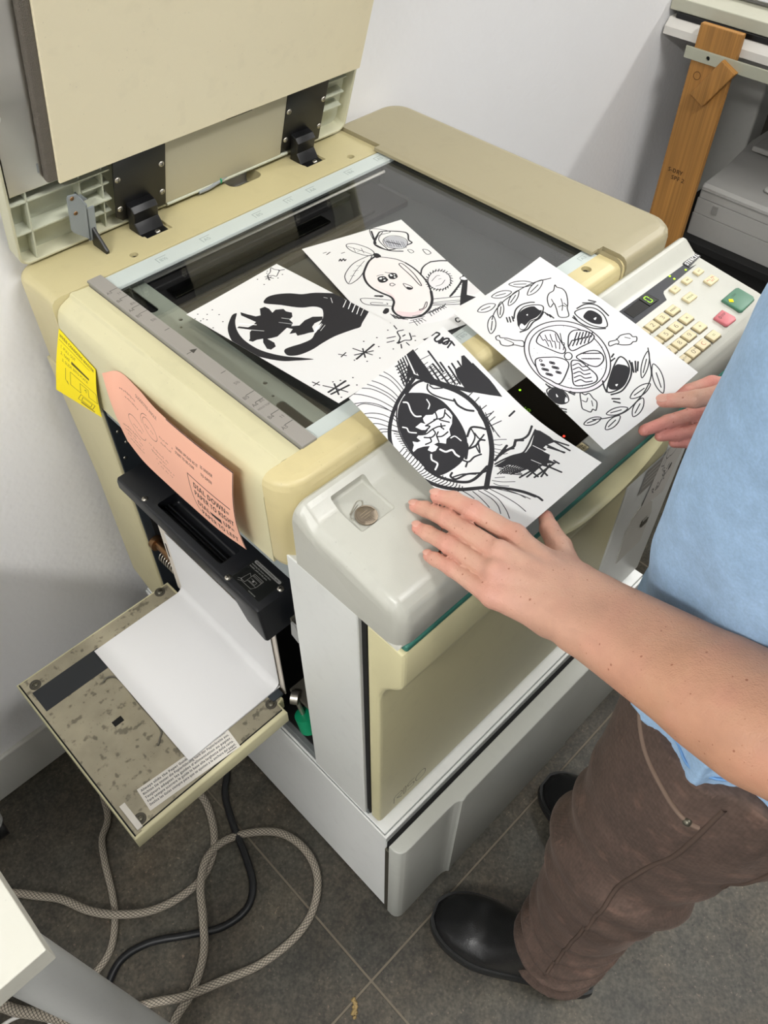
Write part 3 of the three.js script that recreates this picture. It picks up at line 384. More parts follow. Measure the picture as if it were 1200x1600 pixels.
  big([[0.5126, 0.3092], [0.5448, 0.3086], [0.5485, 0.3105], [0.5488, 0.331], [0.545, 0.3345], [0.5156, 0.3362], [0.5122, 0.334]], 0.0042, plain(0x48775f, 0.4), 'start_key');
  big([[0.477, 0.3202], [0.4972, 0.319], [0.4985, 0.336], [0.4958, 0.3388], [0.48, 0.3382], [0.477, 0.336]], 0.0042, plain(0xc46d73, 0.4), 'stop_key');
  const st = canvasTex(256, 128, (g, w, h) => { g.clearRect(0, 0, w, h); g.fillStyle = '#33292b'; g.font = '54px sans-serif'; g.fillText('STOP', 92, 80, 150); g.lineWidth = 7; g.strokeStyle = '#33292b'; g.beginPath(); g.moveTo(20, 64); g.lineTo(48, 34); g.lineTo(76, 64); g.lineTo(48, 94); g.closePath(); g.stroke(); });
  part('stop_lettering', decal(on(0.4785, 0.321, 0.0042), ac, down, 0.0175, 0.009), new THREE.MeshStandardMaterial({ map: st, transparent: true, roughness: 0.5 }), console_);
  const sl = canvasTex(256, 128, (g, w, h) => { g.clearRect(0, 0, w, h); g.fillStyle = '#1f3329'; g.font = '46px sans-serif'; g.fillText('START', 30, 80); });
  part('start_lettering', decal(on(0.5235, 0.3105, 0.0042), ac, down, 0.018, 0.009), new THREE.MeshStandardMaterial({ map: sl, transparent: true, roughness: 0.5 }), console_);
  { const p = on(0.5187, 0.318, 0.0043), g = new THREE.CylinderGeometry(0.003, 0.0034, 0.0008, 4).translate(p.x, p.y, p.z); part('start_lamp', g, new THREE.MeshStandardMaterial({ color: 0xffc81e, emissive: 0xffb400, emissiveIntensity: 0.8 }), console_); }
}
// --- paper feed tray
{
  const tr = part('feed_tray', [prismY([[-0.309, -0.117], [-0.066, -0.117], [-0.066, 0.147], [-0.075, 0.149], [-0.075, 0.1665], [-0.309, 0.1665]], 0.4405, 0.4672, 0.002)], M.cream, dup);
  const hole = rrect(-0.2475, -0.233, 0.0185, 0.0285, 0.0006);
  part('tray_plate', prismY([[-0.305, -0.1135], [-0.07, -0.1135], [-0.07, 0.146], [-0.078, 0.148], [-0.078, 0.159], [-0.296, 0.159], [-0.297, 0.163], [-0.305, 0.163]], 0.4668, 0.4684, 0.0004, [hole]), M.trayMetal, tr);
  part('plate_gap', [box(-0.3068, -0.305, 0.4668, 0.4676, -0.114, 0.1635, 0), box(-0.296, -0.078, 0.4668, 0.4676, 0.159, 0.1606, 0)], M.cavity, tr);
  part('hole_shade', box(-0.2474, -0.2331, 0.4669, 0.4673, 0.0186, 0.0284, 0), M.cavity, tr);
  part('black_window', box(-0.299, -0.2, 0.4682, 0.4689, -0.0905, -0.0535, 0.0002), plain(0x22262a, 0.55), tr);
  part('rubber_pad', box(-0.08, -0.062, 0.466, 0.4702, 0.128, 0.144, 0.001), M.darkPlate, tr);
  part('paper_guide', tube([[-0.2235, 0.4695, -0.0385], [-0.2165, 0.4698, -0.0405], [-0.2075, 0.4698, -0.0335], [-0.2065, 0.4698, 0.02], [-0.2085, 0.4698, 0.0755], [-0.215, 0.4698, 0.082], [-0.222, 0.4695, 0.088]], 0.0013, 60), plain(0x77746a, 0.4, { metalness: 0.7 }), tr);
  for (const [x, z, m] of [[-0.29, -0.099, M.screwDark], [-0.085, -0.1085, M.screwDark], [-0.083, 0.1435, M.screwDark], [-0.2905, 0.15, M.screwDark]]) { screwHead(x, 0.469, z, 0.0046, V(0, 1, 0), m, 'screw', tr); part('washer', lathe([[0.0026, 0.0006], [0.0075, 0.0006], [0.0078, 0], [0.0026, 0]], 20).translate(x, 0.4684, z), plain(0x56534a, 0.5, { metalness: 0.6 }), tr); }
  const lab = canvasTex(1024, 280, (g, w, h) => {
    g.fillStyle = '#dcd8d0'; g.fillRect(0, 0, w, h); g.fillStyle = '#26262a'; g.font = 'bold 38px sans-serif';
    ['Always slide the Paper Guides to fit the paper width.', 'Richten Sie immer die Papierführung nach der Papierbreite aus.', "Toujours adapter les guides d'alimentation au papier.", 'Fare sempre scorrere le guide in base alla larghezza della carta.', 'Deslice las Guías siempre para que se ajusten a la anchura del papel.'].forEach((s, i) => g.fillText(s, 24, 52 + i * 46, 978)); g.fillRect(880, 252, 110, 8);
  });
  part('multilingual_label', decal(V(-0.2735, 0.4687, 0.1175), V(0.996, 0, 0.087), V(-0.087, 0, 0.996).multiplyScalar(1), 0.1285, 0.0335), new THREE.MeshStandardMaterial({ map: lab, roughness: 0.5 }), tr);
  part('tape_scrap', box(-0.3005, -0.293, 0.4684, 0.4712, 0.1215, 0.1605, 0.0004), plain(0xd9d5cc, 0.6), tr);
}
// ---------------------------------------------------------------- cabinet under it
{
  const c = thing('cabinet', 'low pale grey metal cabinet on the floor carrying the duplicator', 'cabinet', [0.245, 0, 0.05]);
  part('carcass', [box(-0.063, 0.56, 0.004, 0.3165, -0.235, 0.339, 0.0025), box(-0.063, -0.0605, 0.31, 0.3225, -0.235, 0.339, 0.0008), box(-0.063, 0.56, 0.31, 0.3225, 0.3345, 0.339, 0.0015)], M.base, c);
  part('top_sheet', box(-0.0595, 0.56, 0.316, 0.325, -0.235, 0.3335, 0.001), M.base, c);
  part('hinge_strip', box(-0.0655, -0.0615, 0.012, 0.29, 0.3395, 0.3465, 0.0008), M.screwDark, c);
  const pts = [[-0.0655, 0.3475], [-0.0655, 0.357], [-0.0635, 0.3625], [-0.060, 0.3665], [-0.0545, 0.3688], [-0.045, 0.3695], [0.03, 0.3695], [0.042, 0.3705], [0.0485, 0.373], [0.052, 0.3762], [0.0555, 0.3765], [0.062, 0.3752], [0.2, 0.3755], [0.37, 0.3762], [0.3735, 0.3768], [0.376, 0.3745], [0.56, 0.3735], [0.56, 0.3475]];
  const d = part('drawer_front', prismY(pts, 0.003, 0.3165, 0.0016), M.drawer, c);
  part('drawer_gap', box(-0.06, 0.558, 0.02, 0.306, 0.3392, 0.3477, 0), M.cavity, c);
}
const drawHandAndMoon = (f, fs, l, s, c, d) => {
  fs([36.1,36.1,30,36.7,14.9,47.6,5.9,58.9,-0.3,71.3,-3.7,86.9,-2.8,99.9,2.8,116.1,10.6,130.5,20.8,140.1,34,150.9,27.8,140.6,18.9,128.1,12.1,113.8,8.4,98.7,8.9,81.8,12,69.2,18.1,56.7,26.1,46.4,35.9,38.1]);
  fs([71.9,41.5,80.2,39.1,89.9,42.7,100.2,51.4,108.3,62.8,119.6,71.5,131.4,86.2,137.6,96.5,137.7,106.4,137.6,118.3,138.2,134.2,129.8,138.6,113.1,145.4,105.7,148.8,97.9,146.3,86.1,142.6,74.3,139.8,59.2,138.8,45.1,138.8,30.3,135.8,21.8,129.3,22.4,122.4,26.8,118.7,34.7,120.3,45.4,124,57.4,125.7,66.8,121.4,76.4,116.1,86.8,111.9,94.3,107.4,102.1,99,102.6,93.1,99.1,87,90.6,80.4,84.4,71.1,79.2,60.8,73,51.5,69.5,45.3]);
  f([40.9,38.4,43.2,46.5,46.5,55.7,51.3,58,59.2,48.6,65.1,50,65.6,56,62.9,63.7,69.1,62.1,75.6,67.5,74.2,72.4,76.7,78.5,72.1,84.1,66,85.7,64.3,92.5,59.1,95.1,65.7,100.5,75.9,98.3,85.9,99.9,93.3,107.4,88.9,111,79,109.4,72.7,111.9,68,119.5,62.3,116.2,58.3,114.9,51.6,111.5,54,106.7,48.3,103.3,56.6,99.9,54.2,93.8,43.9,96.1,36.7,97.6,30.9,95.2,27,93,27.2,102.9,23.6,108.6,16.5,109.1,14.9,105,19.8,94.5,24.3,89.8,18.5,86.5,13.5,86.1,11.9,82,15.1,80.3,22.8,71.9,27,70.2,19.2,56.8,22.2,56,27.6,64.3,34.6,64.8,39.7,63.1,37.5,43.2]);
  l(1,[25.6,52.3,36.4,66.9],'#fff');
  l(0.5,[21.6,62.9,34.2,80.6],'#fff');
  l(0.5,[62.7,77.6,68.8,87.9],'#fff');
  l(0.4,[55.3,81,63.2,94.4],'#fff');
  f([65.9,120.4,74.4,115,84.6,114.7,77.2,118.2,67.8,121.5],'#fff');
  l(0.7,[134.9,104.2,120,112.1],'#fff');
  l(0.8,[135.3,110.2,121.5,118.2],'#fff');
  l(0.9,[134.7,117.1,119.9,125],'#fff');
  l(0.7,[134.2,123,120.4,131],'#fff');
  l(0.5,[134.7,129,121,136],'#fff');
  l(0.5,[119.5,84.4,121.1,88.4],'#fff');
  l(0.5,[124,90.6,118.3,98.2],'#fff');
  l(0.4,[83.4,116.6,74,119.9],'#fff');
  l(0.4,[84.1,119.6,73.7,122.9],'#fff');
  l(0.6,[134.3,99.2,131.8,104],'#fff');
  c(0.7,[121.8,1.3,122.4,6.3,124.9,11.4,120.7,14.1,114.3,17.6,112.7,13.6,109,9.3,115.3,6.8]);
  l(0.9,[123.9,11.3,129.7,14.7]);
  l(0.8,[102.6,12.9,109.6,14.3]);
  l(0.7,[108,9.3,104.2,17.9]);
  l(0.7,[105,9.1,109.2,18.3]);
  l(0.6,[108.9,10.3,103.3,16.9]);
  d(0.75,[24,13.5,8.3,8.5,14.7,15.9,22.9,25.3,6.4,19.3,2.3,20,0.9,12.9,8,23.3,16.8,37.8,2.6,38.8,96.2,6.5,94,19.2,114.6,2.8,111.4,5.5,121.2,20.1,113,21.5]);
  l(1,[73.8,167.5,76.7,180.6,79,188.6]);
  l(1.7,[63.5,181.6,93,178.7]);
  l(1.2,[80.2,174.9,71.2,186.1]);
  l(1.2,[67,175.9,84.4,185]);
  l(0.9,[57.1,163.4,60.5,170.5]);
  l(1,[55.6,168.2,63.8,166.8]);
  l(1,[6.6,175.8,7.9,183.8]);
  l(0.9,[3.1,180.5,11.2,180.1]);
  c(1.1,[124.9,182.8,131.7,185.3,140.6,186.9,132,193.2,124.2,201.6,118.5,197.3,110.6,195.7,119.1,191.3]);
  l(1.2,[123.1,191.6,126.1,191.8]);
  l(1.6,[110.7,194.7,113.7,194.9]);
  l(1,[130.7,173.3,128.2,179.1]);
  l(1,[138.4,177.8,134,182.4]);
  l(1,[134.8,195.4,137.6,198.5]);
  l(1,[129.5,199,133.2,202.2]);
  l(1,[117.2,201.1,115.8,206]);
  l(1,[111.4,198.8,106.9,203.4]);
  l(1,[104.4,186.4,111.1,189.8]);
  l(1,[109.8,181.8,117.5,186.3]);
  d(0.8,[132.3,167.5,120.6,173.6,103.5,173.5,89.9,167.6,93.5,184.7,100.3,198,80.2,197.6,60.5,181.4,67.6,191.8,125.9,205.7,20.5,189.6,27.2,193.1,38.8,198.8,32.8,209.3,8.4,211.6]);
  l(1,[9.6,186.9,15.5,200.2,18.6,210.3]);
  l(1.3,[19.2,192.5,9.9,206.8]);
  l(1.8,[5.7,197.6,29.9,197.2]);
  l(1.7,[5.3,201.5,27.3,204]);
};

const drawMango = (f, fs, l, s, c, d) => {
  f([125,153.5,137.8,159.2,138.9,171.4,123.7,175.8,117.6,172.3],'#dcdadb');
  fs([26.6,160.6,36.1,173.6,59.4,176.3,83.5,178.9,89.1,196.1,67.1,198.2,39,188.4],'#e9e7e8');
  fs([68.6,58.8,76.1,64,83.9,74.3,89.5,84.2,92.1,98.1,92.4,114.7,90.5,130.9,85.4,147,77.8,160.6,67.7,172.9,55.8,178.4,43.4,177.8,34.7,171.9,31.4,163.4,32.9,153.6,41.6,143.8,42,133.2,38,121.8,33.7,109.5,32.3,96.3,37.6,81.2,48.4,67.7,58.5,59.6],'#ece6e4');
  fs([34.7,160.4,49.7,170.7,65.4,168.3,54.3,176.7,42.8,175.8,33.9,169],'#e6d3d5');
  fs([36.3,107.7,42,121.7,43,141.3,45.8,132.2,40,114],'#e6d6d6');
  s(2,[67.6,54.9,55.7,60.4,44.4,72,36.9,82.5,32.6,97.3,33,110.7,37.3,123.1,42.2,134.2,40.7,144.1,33.2,154.5,31.7,164.4,34.9,172.9]);
  s(2.4,[34.9,172.9,43.6,178.7,55.1,179.6,67.7,172.9,78,161.6,85.4,147]);
  s(1.5,[85.4,147,90.5,130.9,92.4,114.7,92.1,98.1,89.5,84.2]);
  s(0.9,[89.5,84.2,84.6,73.1,76.1,64,68.3,57.8]);
  fs([66.3,50.1,70.3,49.9,72.3,53.6,71.7,59,65.5,58.7]);
  c(0.8,[67.5,50.8,63.7,51.8,57.6,48.3,52.8,41.4,48.3,32.2,47,23.2,48.6,17.5,52.4,16.4,58.4,19.9,63.3,26.9,67.7,36.1,69.1,45.1]);
  s(0.5,[48.4,20.7,55.5,32.2,65.6,51.3]);
  s(0.4,[53,26.7,51.2,35.5]);
  s(0.4,[60.5,31.9,58.3,42.9]);
  s(0.4,[53.4,36,59.6,36.3]);
  c(0.8,[63.7,51.8,52.4,51.9,38.2,56,26.1,64.6,16.7,75.7,14.3,89.9,24.1,88.2,35.4,80.8,48.4,67.7]);
  s(0.5,[15,88.7,32.9,71.1,50.9,57.6]);
  s(0.4,[30.5,69.7,36,71.2]);
  s(0.4,[38.7,62.1,43.6,64.9]);
  s(0.4,[23.2,77,27.7,78.8]);
  fs([55.9,104.2,53.3,106,50.4,106.8,47,105.7,45.3,103,45.5,99.8,46.7,96.4,48.3,94.9,51.2,94.1,54.5,95.2,56.2,97.8,56.1,101]);
  fs([68.1,103.9,66.4,105.4,63.5,106.2,61.4,105.8,58.7,103.4,58.9,100.2,60.1,96.8,61.7,95.2,64.6,94.4,66.7,94.9,69.4,97.2,69.2,100.4]);
  fs([51.2,98.2,50.5,99.5,49.6,99.7,49.6,99.7,48.4,99,48.1,98.1,48.8,96.8,49.8,96.5,50.7,96.3,50.7,96.3,51.9,97,52.2,97.9],'#fff');
  fs([52.5,103.1,52.8,104.1,51.8,104.3,51.8,104.3,50.6,103.6,50.3,102.7,51.3,102.4,51.3,102.4,52,101.1,52.2,102.1,53.2,101.8,53.5,102.8],'#fff');
  fs([64.6,98.6,63.9,99.8,63,100.1,61.8,99.4,61.8,99.4,61.5,98.4,62.2,97.2,62,96.2,62.9,95.9,63.9,95.7,64.1,96.6,64.4,97.6],'#fff');
  fs([65.9,103.4,65.2,104.7,65.2,104.7,64,104,64,104,63.7,103,63.7,103,64.4,101.8,65.4,101.5,65.6,102.5,65.6,102.5,65.9,103.4],'#fff');
  fs([54.3,98.4,53.6,99.6,53.6,99.6,53.4,98.7,52.4,98.9,52.4,98.9,53.1,97.7,53.1,97.7,54.1,97.4,54.1,97.4,54.1,97.4,54.3,98.4],'#fff');
  fs([67,100,67,100,66.1,100.3,66.1,100.3,65.8,99.3,65.8,99.3,65.6,98.3,66.5,98,66.5,98,66.5,98,67.7,98.7,67.7,98.7],'#fff');
  s(0.6,[48.5,91.7,52.6,91.6,55.9,92.7]);
  s(0.6,[60.2,89.4,63.1,92.7,66.7,94.9]);
  c(0.7,[58,116.2,56.1,116.7,55.1,117,54.1,117.2,52.7,115.6,52.4,114.6,53.1,113.3,53.8,112.1,54.8,111.8,56.9,112.3,57.2,113.2,57.5,114.2]);
  c(0.7,[66.8,118.8,70.3,124.1,71.8,130,69.4,132.7,66.1,131.6,65.5,125.5]);
  fs([66.7,126.2,71.1,131.2,69.4,132.7,66.1,131.6]);
  c(0.8,[82.8,81.9,86,86.2,86.5,108,83,129.9,80.9,129.5,81.8,109.4,81.2,87.6]);
  c(0.7,[57.6,169.5,62.6,169.2,69.9,161.8,71.1,162.5,65.7,169.3,58.1,171.5]);
  c(1.5,[78,32.1,91.1,15.8,100.4,12.1,121.9,27.9,116.9,44,116.8,51.3,105.8,52.4,85.9,50.7]);
  s(1.4,[78,32.1,84.9,51,99,61.6]);
  c(0.7,[87.6,2.2,95.9,3,106.9,17.6,91.6,17.8,81.5,25.9]);
  s(1.6,[88.3,5.1,79.9,31.6]);
  s(0.8,[98.7,13.7,86.7,26.5,85.9,50.7]);
  fs([111.5,50.8,106.5,55.3,100.3,55,93.3,51.8,89.6,45.5,88.6,37.4,90.9,30.5,95.8,26,102,26.3,109,29.5,112.7,35.8,113.8,43.8],'#b9bac0');
  s(0.5,[92.3,28,89.1,43.5],'#555a66');
  s(0.5,[94.9,30.4,91.6,45],'#555a66');
  s(0.5,[96.4,32.1,93,46.6],'#555a66');
  s(0.5,[99,34.5,95.4,48],'#555a66');
  s(0.5,[100.5,36.1,98.1,50.4],'#555a66');
  s(0.5,[103.2,38.5,99.6,52.1],'#555a66');
  s(0.5,[104.6,40.2,102,53.5],'#555a66');
  s(0.5,[107.3,42.6,104.4,54.9],'#555a66');
  s(0.5,[108.8,44.2,106.1,57.5],'#555a66');
  s(1.2,[92.8,34.1,103.6,47.8]);
  c(0.6,[111.5,50.8,106.5,55.3,99.6,56.2,93.3,51.8,88.7,45.8,87.6,37.7,90.6,29.6,95.8,26,102.7,25.1,108.8,28.6,113.6,35.5,114.7,43.6]);
  c(0.6,[105.2,62,108.8,64.1,109.1,69.2,105.1,69.3]);
  c(0.7,[120.6,70.1,124.8,74.1,124.6,81.5,119.4,80.9]);
  s(1.4,[92.1,113.7,98.9,104.5,106.7,99.1,115.3,96.7]);
  s(1.8,[115.3,96.7,126.6,100.8,135.3,106.7]);
  s(1.6,[137.1,133.3,121.8,149.1,98.4,165.2]);
  fs([115,138.6,109.6,145.3,102.2,148.5,95.7,147.2,91.4,142.2,90.5,135.1,93.5,126.9,99.9,119.9,107.2,116.7,113.7,118,118.1,123,118,130.4],'#e4e2e4');
  c(0.7,[115.2,139.5,109.8,146.3,101.5,149.7,95,148.4,90.7,143.4,90.5,135.1,93.5,126.9,99.9,119.9,107,115.8,114.4,116.8,118.1,123,118.9,130.1]);
  l(0.9,[115,138.6,116,142.4]);
  l(0.9,[112.9,142.3,112.7,145.5]);
  l(0.9,[109.6,145.3,109.4,148.5]);
  l(0.9,[106,147.4,104.9,150.8]);
  l(0.9,[103.2,148.2,101.1,151.9]);
  l(0.9,[100.3,149,97,152]);
  l(0.9,[96.9,147.9,93.6,150.9]);
  l(0.9,[94.5,146.5,91,148.5]);
  l(0.9,[91.9,144.1,89.3,145.9]);
  l(0.9,[91.1,141.2,87.3,142.3]);
  l(0.9,[90.3,138.3,87,137.1]);
  l(0.9,[90.3,134.1,87.9,132.7]);
  l(0.9,[91.4,130.6,89.7,128]);
  l(0.9,[93.5,126.9,92.8,124]);
  l(0.9,[95.6,123.2,95.8,120]);
  l(0.9,[98.9,120.2,100.1,116.7]);
  l(0.9,[102.5,118.1,103.6,114.6]);
  l(0.9,[106.3,117,108.4,113.3]);
  l(0.9,[109.1,116.2,112.4,113.2]);
  l(0.9,[112.5,117.3,115.8,114.3]);
  l(0.9,[114.9,118.7,118.5,116.7]);
  l(0.9,[116.6,121.4,120.2,119.3]);
  l(0.9,[118.3,124,121.2,123.2]);
  l(0.9,[118.1,127.2,121.5,128.3]);
  l(0.9,[118.2,131.4,120.6,132.8]);
  l(0.9,[117.1,134.8,118.8,137.5]);
  s(0.5,[96.4,130.3,106.1,124.4,109.5,125.5]);
  s(0.5,[95.2,141.1,102.3,141.1,110.1,135.8]);
  s(0.4,[104.8,131,107.9,131.2]);
  s(0.7,[40.9,140.9,16.7,122.7,11,124.3,13.8,135,35,149.8]);
  s(0.6,[29.4,140,19.5,133.4,18.3,136.8,31.6,144.6,33,142.1]);
  l(0.8,[79.7,160.1,108,170.8]);
  l(0.8,[74.1,170.1,99.9,182.6]);
  c(0.6,[78.3,166.8,102.1,175.6,100.7,178.1,77.9,169]);
  f([127,145.6,131.9,148.4,115.5,171.8,121.8,180.5,98.5,185,108,170.8]);
  l(1.8,[136.6,131.3,131.3,142.3]);
  fs([134.5,146.6,132.8,148.1,130.7,147.7,128.5,147.2,127,145.6,125.6,143.9,126,141.7,127.7,140.2,130.8,140.3,132.9,140.8,134.4,142.4,134.9,144.4],'#fff');
  c(0.8,[134.5,146.6,132.8,148.1,130.7,147.7,128.5,147.2,127,145.6,125.6,143.9,126,141.7,127.7,140.2,130.8,140.3,132.9,140.8,134.4,142.4,134.9,144.4]);
  l(1.4,[126.3,146.8,100.3,164.7]);
  l(0.5,[102.2,164.1,109.3,160]);
  l(0.5,[108.1,159.3,112.9,158]);
  l(0.5,[113.3,155.7,117.4,155.6]);
  l(0.5,[119.2,150.9,122.1,154.3]);
  fs([35.9,129.7,35,130,32.8,129.6,31.4,127.9,28.9,126.5,27.5,124.8,27.2,123.9,29.1,123.3,30.3,124,32.8,125.4,35.2,126.8,36.6,128.5]);
  fs([21,154.9,26.9,150.1,29.6,152.4,26.8,157.4,22,158.8]);
  l(0.7,[26.8,161.6,27.2,170.9]);
  l(0.7,[27.4,163.5,28.4,171.6]);
  l(0.7,[28.6,164.2,29.9,173.2]);
  l(0.7,[29.1,166.2,31.1,173.9]);
  l(0.7,[30.5,167.8,32.3,174.6]);
  l(0.7,[31,169.8,33.8,176.3]);
  l(0.7,[32.5,171.5,35,177]);
  l(0.7,[33.7,172.2,36.2,177.7]);
  l(0.7,[34.2,174.1,37.6,179.4]);
  l(0.6,[36,185.1,50,187.4]);
  l(0.6,[41.8,183.4,41.2,193]);
  l(0.6,[39.3,182,53.3,184.3]);
  l(0.6,[44.9,183.6,45,191.9]);
  l(0.6,[41.7,179.3,55.9,182.6]);
  l(0.6,[48,183.8,48.8,190.8]);
  l(0.6,[45,176.3,59.2,179.5]);
  l(0.6,[51.1,183.9,52.9,190.7]);
  l(0.8,[61.3,180,66.8,177.4]);
  l(0.7,[63.9,178.2,62.8,185.8]);
  l(0.8,[64.4,180.1,70.8,177.2]);
  l(0.7,[67,178.3,66.7,184.7]);
  l(0.8,[67.5,180.3,73.7,176.4]);
  l(0.7,[70.8,177.2,70.5,183.6]);
  l(0.8,[71.4,179.2,76.8,176.6]);
  l(0.7,[74,177.4,73.3,182.8]);
  l(0.8,[74.5,179.3,79.7,175.8]);
  l(0.7,[77.1,177.6,77.1,181.7]);
  l(0.8,[77.6,179.5,82.8,175.9]);
  l(0.7,[79.9,176.7,81.2,181.6]);
  l(0.8,[81.4,178.4,86.6,174.8]);
  l(0.7,[83,176.9,84,180.8]);
  l(0.7,[17.5,20.1,21.6,20]);
  l(1,[19.7,24.7,25.2,22.1]);
  l(0.8,[35.6,30.6,39.7,30.5]);
  s(1.1,[25.8,43.8,29.1,40.8,28.2,45.2,32.4,41.9,31.6,46.4,34.2,44.6]);
  s(1.2,[85.8,203.3,82.5,202.1,80.4,205.9,81.1,208.8,84,208]);
};

const drawEye = (f, fs, l, s, c, d) => {
  f([79.2,-2.6,88.1,-1.9,85.5,11,82.4,28,80.7,43.1,69.8,29.8,73.1,15.1]);
  f([121.7,37.2,125,38.3,125,45.8,125,57.9,125.2,70,122.8,84.7,118.9,87.6,108.9,79.2,100.8,71.5,99.1,64.5,101,52,104.6,44.8,111,44.5,113.5,46.4]);
  l(1.6,[98.2,11.9,93.8,38.3]);
  l(1.6,[83.2,19.4,79.6,40.7]);
  l(1.6,[86.8,26.2,83.5,43.6]);
  l(1.6,[91.3,25.4,89.1,52]);
  l(1.6,[98.8,29.1,94.4,55.2]);
  l(1.6,[102.4,37.8,98.4,59.1]);
  l(1.6,[107.6,37.4,102.4,61.2]);
  l(1.6,[114.5,39.2,110.1,60.4]);
  l(1.6,[80.1,27.8,77.7,39.2]);
  l(0.5,[79.2,20.1,88.7,20.7]);
  l(0.5,[80.5,25,90.4,25.2]);
  l(0.5,[81.8,29.8,92.1,29.7]);
  l(0.5,[83.3,34.6,94,34.1]);
  l(0.5,[84.9,39.4,95.9,38.5]);
  l(0.5,[86.4,44.2,97.8,42.9]);
  l(0.5,[87.9,49,99.7,47.4]);
  l(0.5,[89.4,53.7,101.6,51.8]);
  l(0.5,[90.9,58.5,103.5,56.2]);
  l(0.6,[77.3,25.5,89.1,27.2]);
  l(0.6,[79.4,29.9,91.1,31.8]);
  l(0.6,[81.6,34.3,93.2,36.4]);
  l(0.6,[83.9,38.7,95.3,40.9]);
  l(0.6,[86.1,43,97.4,45.5]);
  l(0.6,[88.4,47.4,99.5,50]);
  l(0.6,[90.7,51.7,101.6,54.6]);
  l(0.6,[92.9,56.1,103.7,59.1]);
  l(0.5,[88,2.3,92.1,2.4]);
  l(0.5,[84.5,13.8,96,15.9]);
  l(0.4,[84.1,11.6,83.1,16.1]);
  s(3.4,[65.6,21.3,68.8,27.4,77.1,36.3,84.2,48.3,90.7,57.3,96.8,65.2,101.3,71.1]);
  l(1.2,[67.4,-2.7,54,27.4]);
  l(1.2,[70.4,-2.4,58,26.3]);
  l(1.2,[73.5,-2.1,62.1,25.1]);
  l(1.2,[76.5,-1.8,66.2,23.9]);
  l(1.2,[79.5,-1.5,70.3,22.7]);
  l(1,[59.4,3.5,70.4,5]);
  l(1,[57.9,7.2,68.8,8.3]);
  l(1,[56.4,10.9,67.3,11.6]);
  l(1,[54.9,14.6,65.8,15]);
  l(1,[53.4,18.2,64.3,18.3]);
  l(1,[51.9,21.9,62.8,21.6]);
  l(1.2,[61,4.4,54.9,24.7]);
  l(1.1,[55.9,15.1,51.3,25.2]);
  f([70.8,9.7,69.3,19.1,47.7,29,59.6,19.8]);
  s(0.6,[45.4,-2.4,48.1,7.8,48.6,17.7,47.7,27.3]);
  s(0.6,[38.8,-2.6,44,8.7,44.9,19.9,43.7,29.9]);
  s(0.6,[28.7,-2.4,34.5,8.6,37.7,20.8,37.9,31]);
  s(0.6,[22.2,-3,28.3,8.6,33.2,22.2,34.5,33.1]);
  s(0.6,[14.1,-2.6,23.4,7,29.6,20.9,31.8,33.4]);
  s(0.6,[2.4,-4,12,5.9,20.8,20.3,26.2,35.4]);
  s(0.6,[-0.5,8,9.9,15.3,17.8,25.4,22.4,38.7]);
  s(0.6,[-0.9,12,6.4,14,14.7,23.7,22.5,37.7]);
  s(0.6,[-2,21.8,5.9,26.7,13,34.4,17.4,43.5]);
  s(0.6,[-3.3,24.2,4.3,32.1,9.8,39.8,13.6,46.9]);
  s(0.6,[-3.7,33.5,3.8,39.7,9.7,48.8]);
  s(0.6,[-4.9,42.8,2.9,46.1,7.4,50.5]);
  s(0.6,[-5.2,45.8,1.7,49.1,6.3,52.6]);
  s(0.8,[21.6,40.5,21.9,47.2]);
  l(0.6,[18.7,44.6,19.5,51.7]);
  l(0.6,[12.8,47.8,16.2,54.5]);
  l(0.6,[8.3,52.1,13.6,58]);
  s(1.6,[115.1,0.2,120.9,0.6,122.4,4.4,114.4,5.3,113.3,9,118.2,10.2,122.2,9.7,117.2,13,114.2,11.5,123.2,12.3,125.7,15.1,119.8,17.7,117.2,14.7,125.1,17.3,125,23.5]);
  s(1.4,[117.5,21.3,123.5,19.7,126.1,19]);
  f([107.7,52.1,126.3,50.1,126.7,62.2,127.2,74.3,126.3,83.4,123.6,96.5,113.4,85.8,102.6,73.9,99.3,69]);
  s(3,[64.5,25.2,51.7,28.6,37.5,32.7,22.7,40,10.5,49,1.9,58.9,-3.3,69.5,-5.6,83.4,-5.2,98.8,-0.8,113.8,6.2,129.2,17.3,143.8,35.5,158.4]);
  s(2.6,[17.3,143.8,35.5,158.4,46.1,171.3,54.4,186,58,197.9]);
  s(1.8,[57,193.8,58.9,200.4,58.5,205.8]);
  s(2.2,[46.6,33.2,56.7,30.5,65.9,30.9,74.1,34.7]);
  s(4,[72.6,34.3,80.6,46.7,89.7,62.2,94.2,78.3,93.1,95.6,85.5,113.4,74.2,128.7,61.1,140.4,48.5,148.9,34.9,158.6]);
  s(3,[92,94.7,85.3,115.2,72.5,131.4]);
  fs([46.5,33.3,55.3,38.3,64.3,47.3,70.4,61.6,70.7,77.9,67.7,93.1,61.9,106.1,52.3,115.8,42,121.2,31.3,122.4,18,120.7,11.1,116.5,8,104.2,8.7,87.5,11.1,70.6,15.8,57.1,23.2,46.1,33.7,37.4]);
  s(2.4,[8,104.2,11.7,119.7,23.2,138,33.9,143.9,53.6,142.4]);
  s(1,[32.6,35.5,22.4,45.5,13.9,59.3,9.5,74.5,8,92.3]);
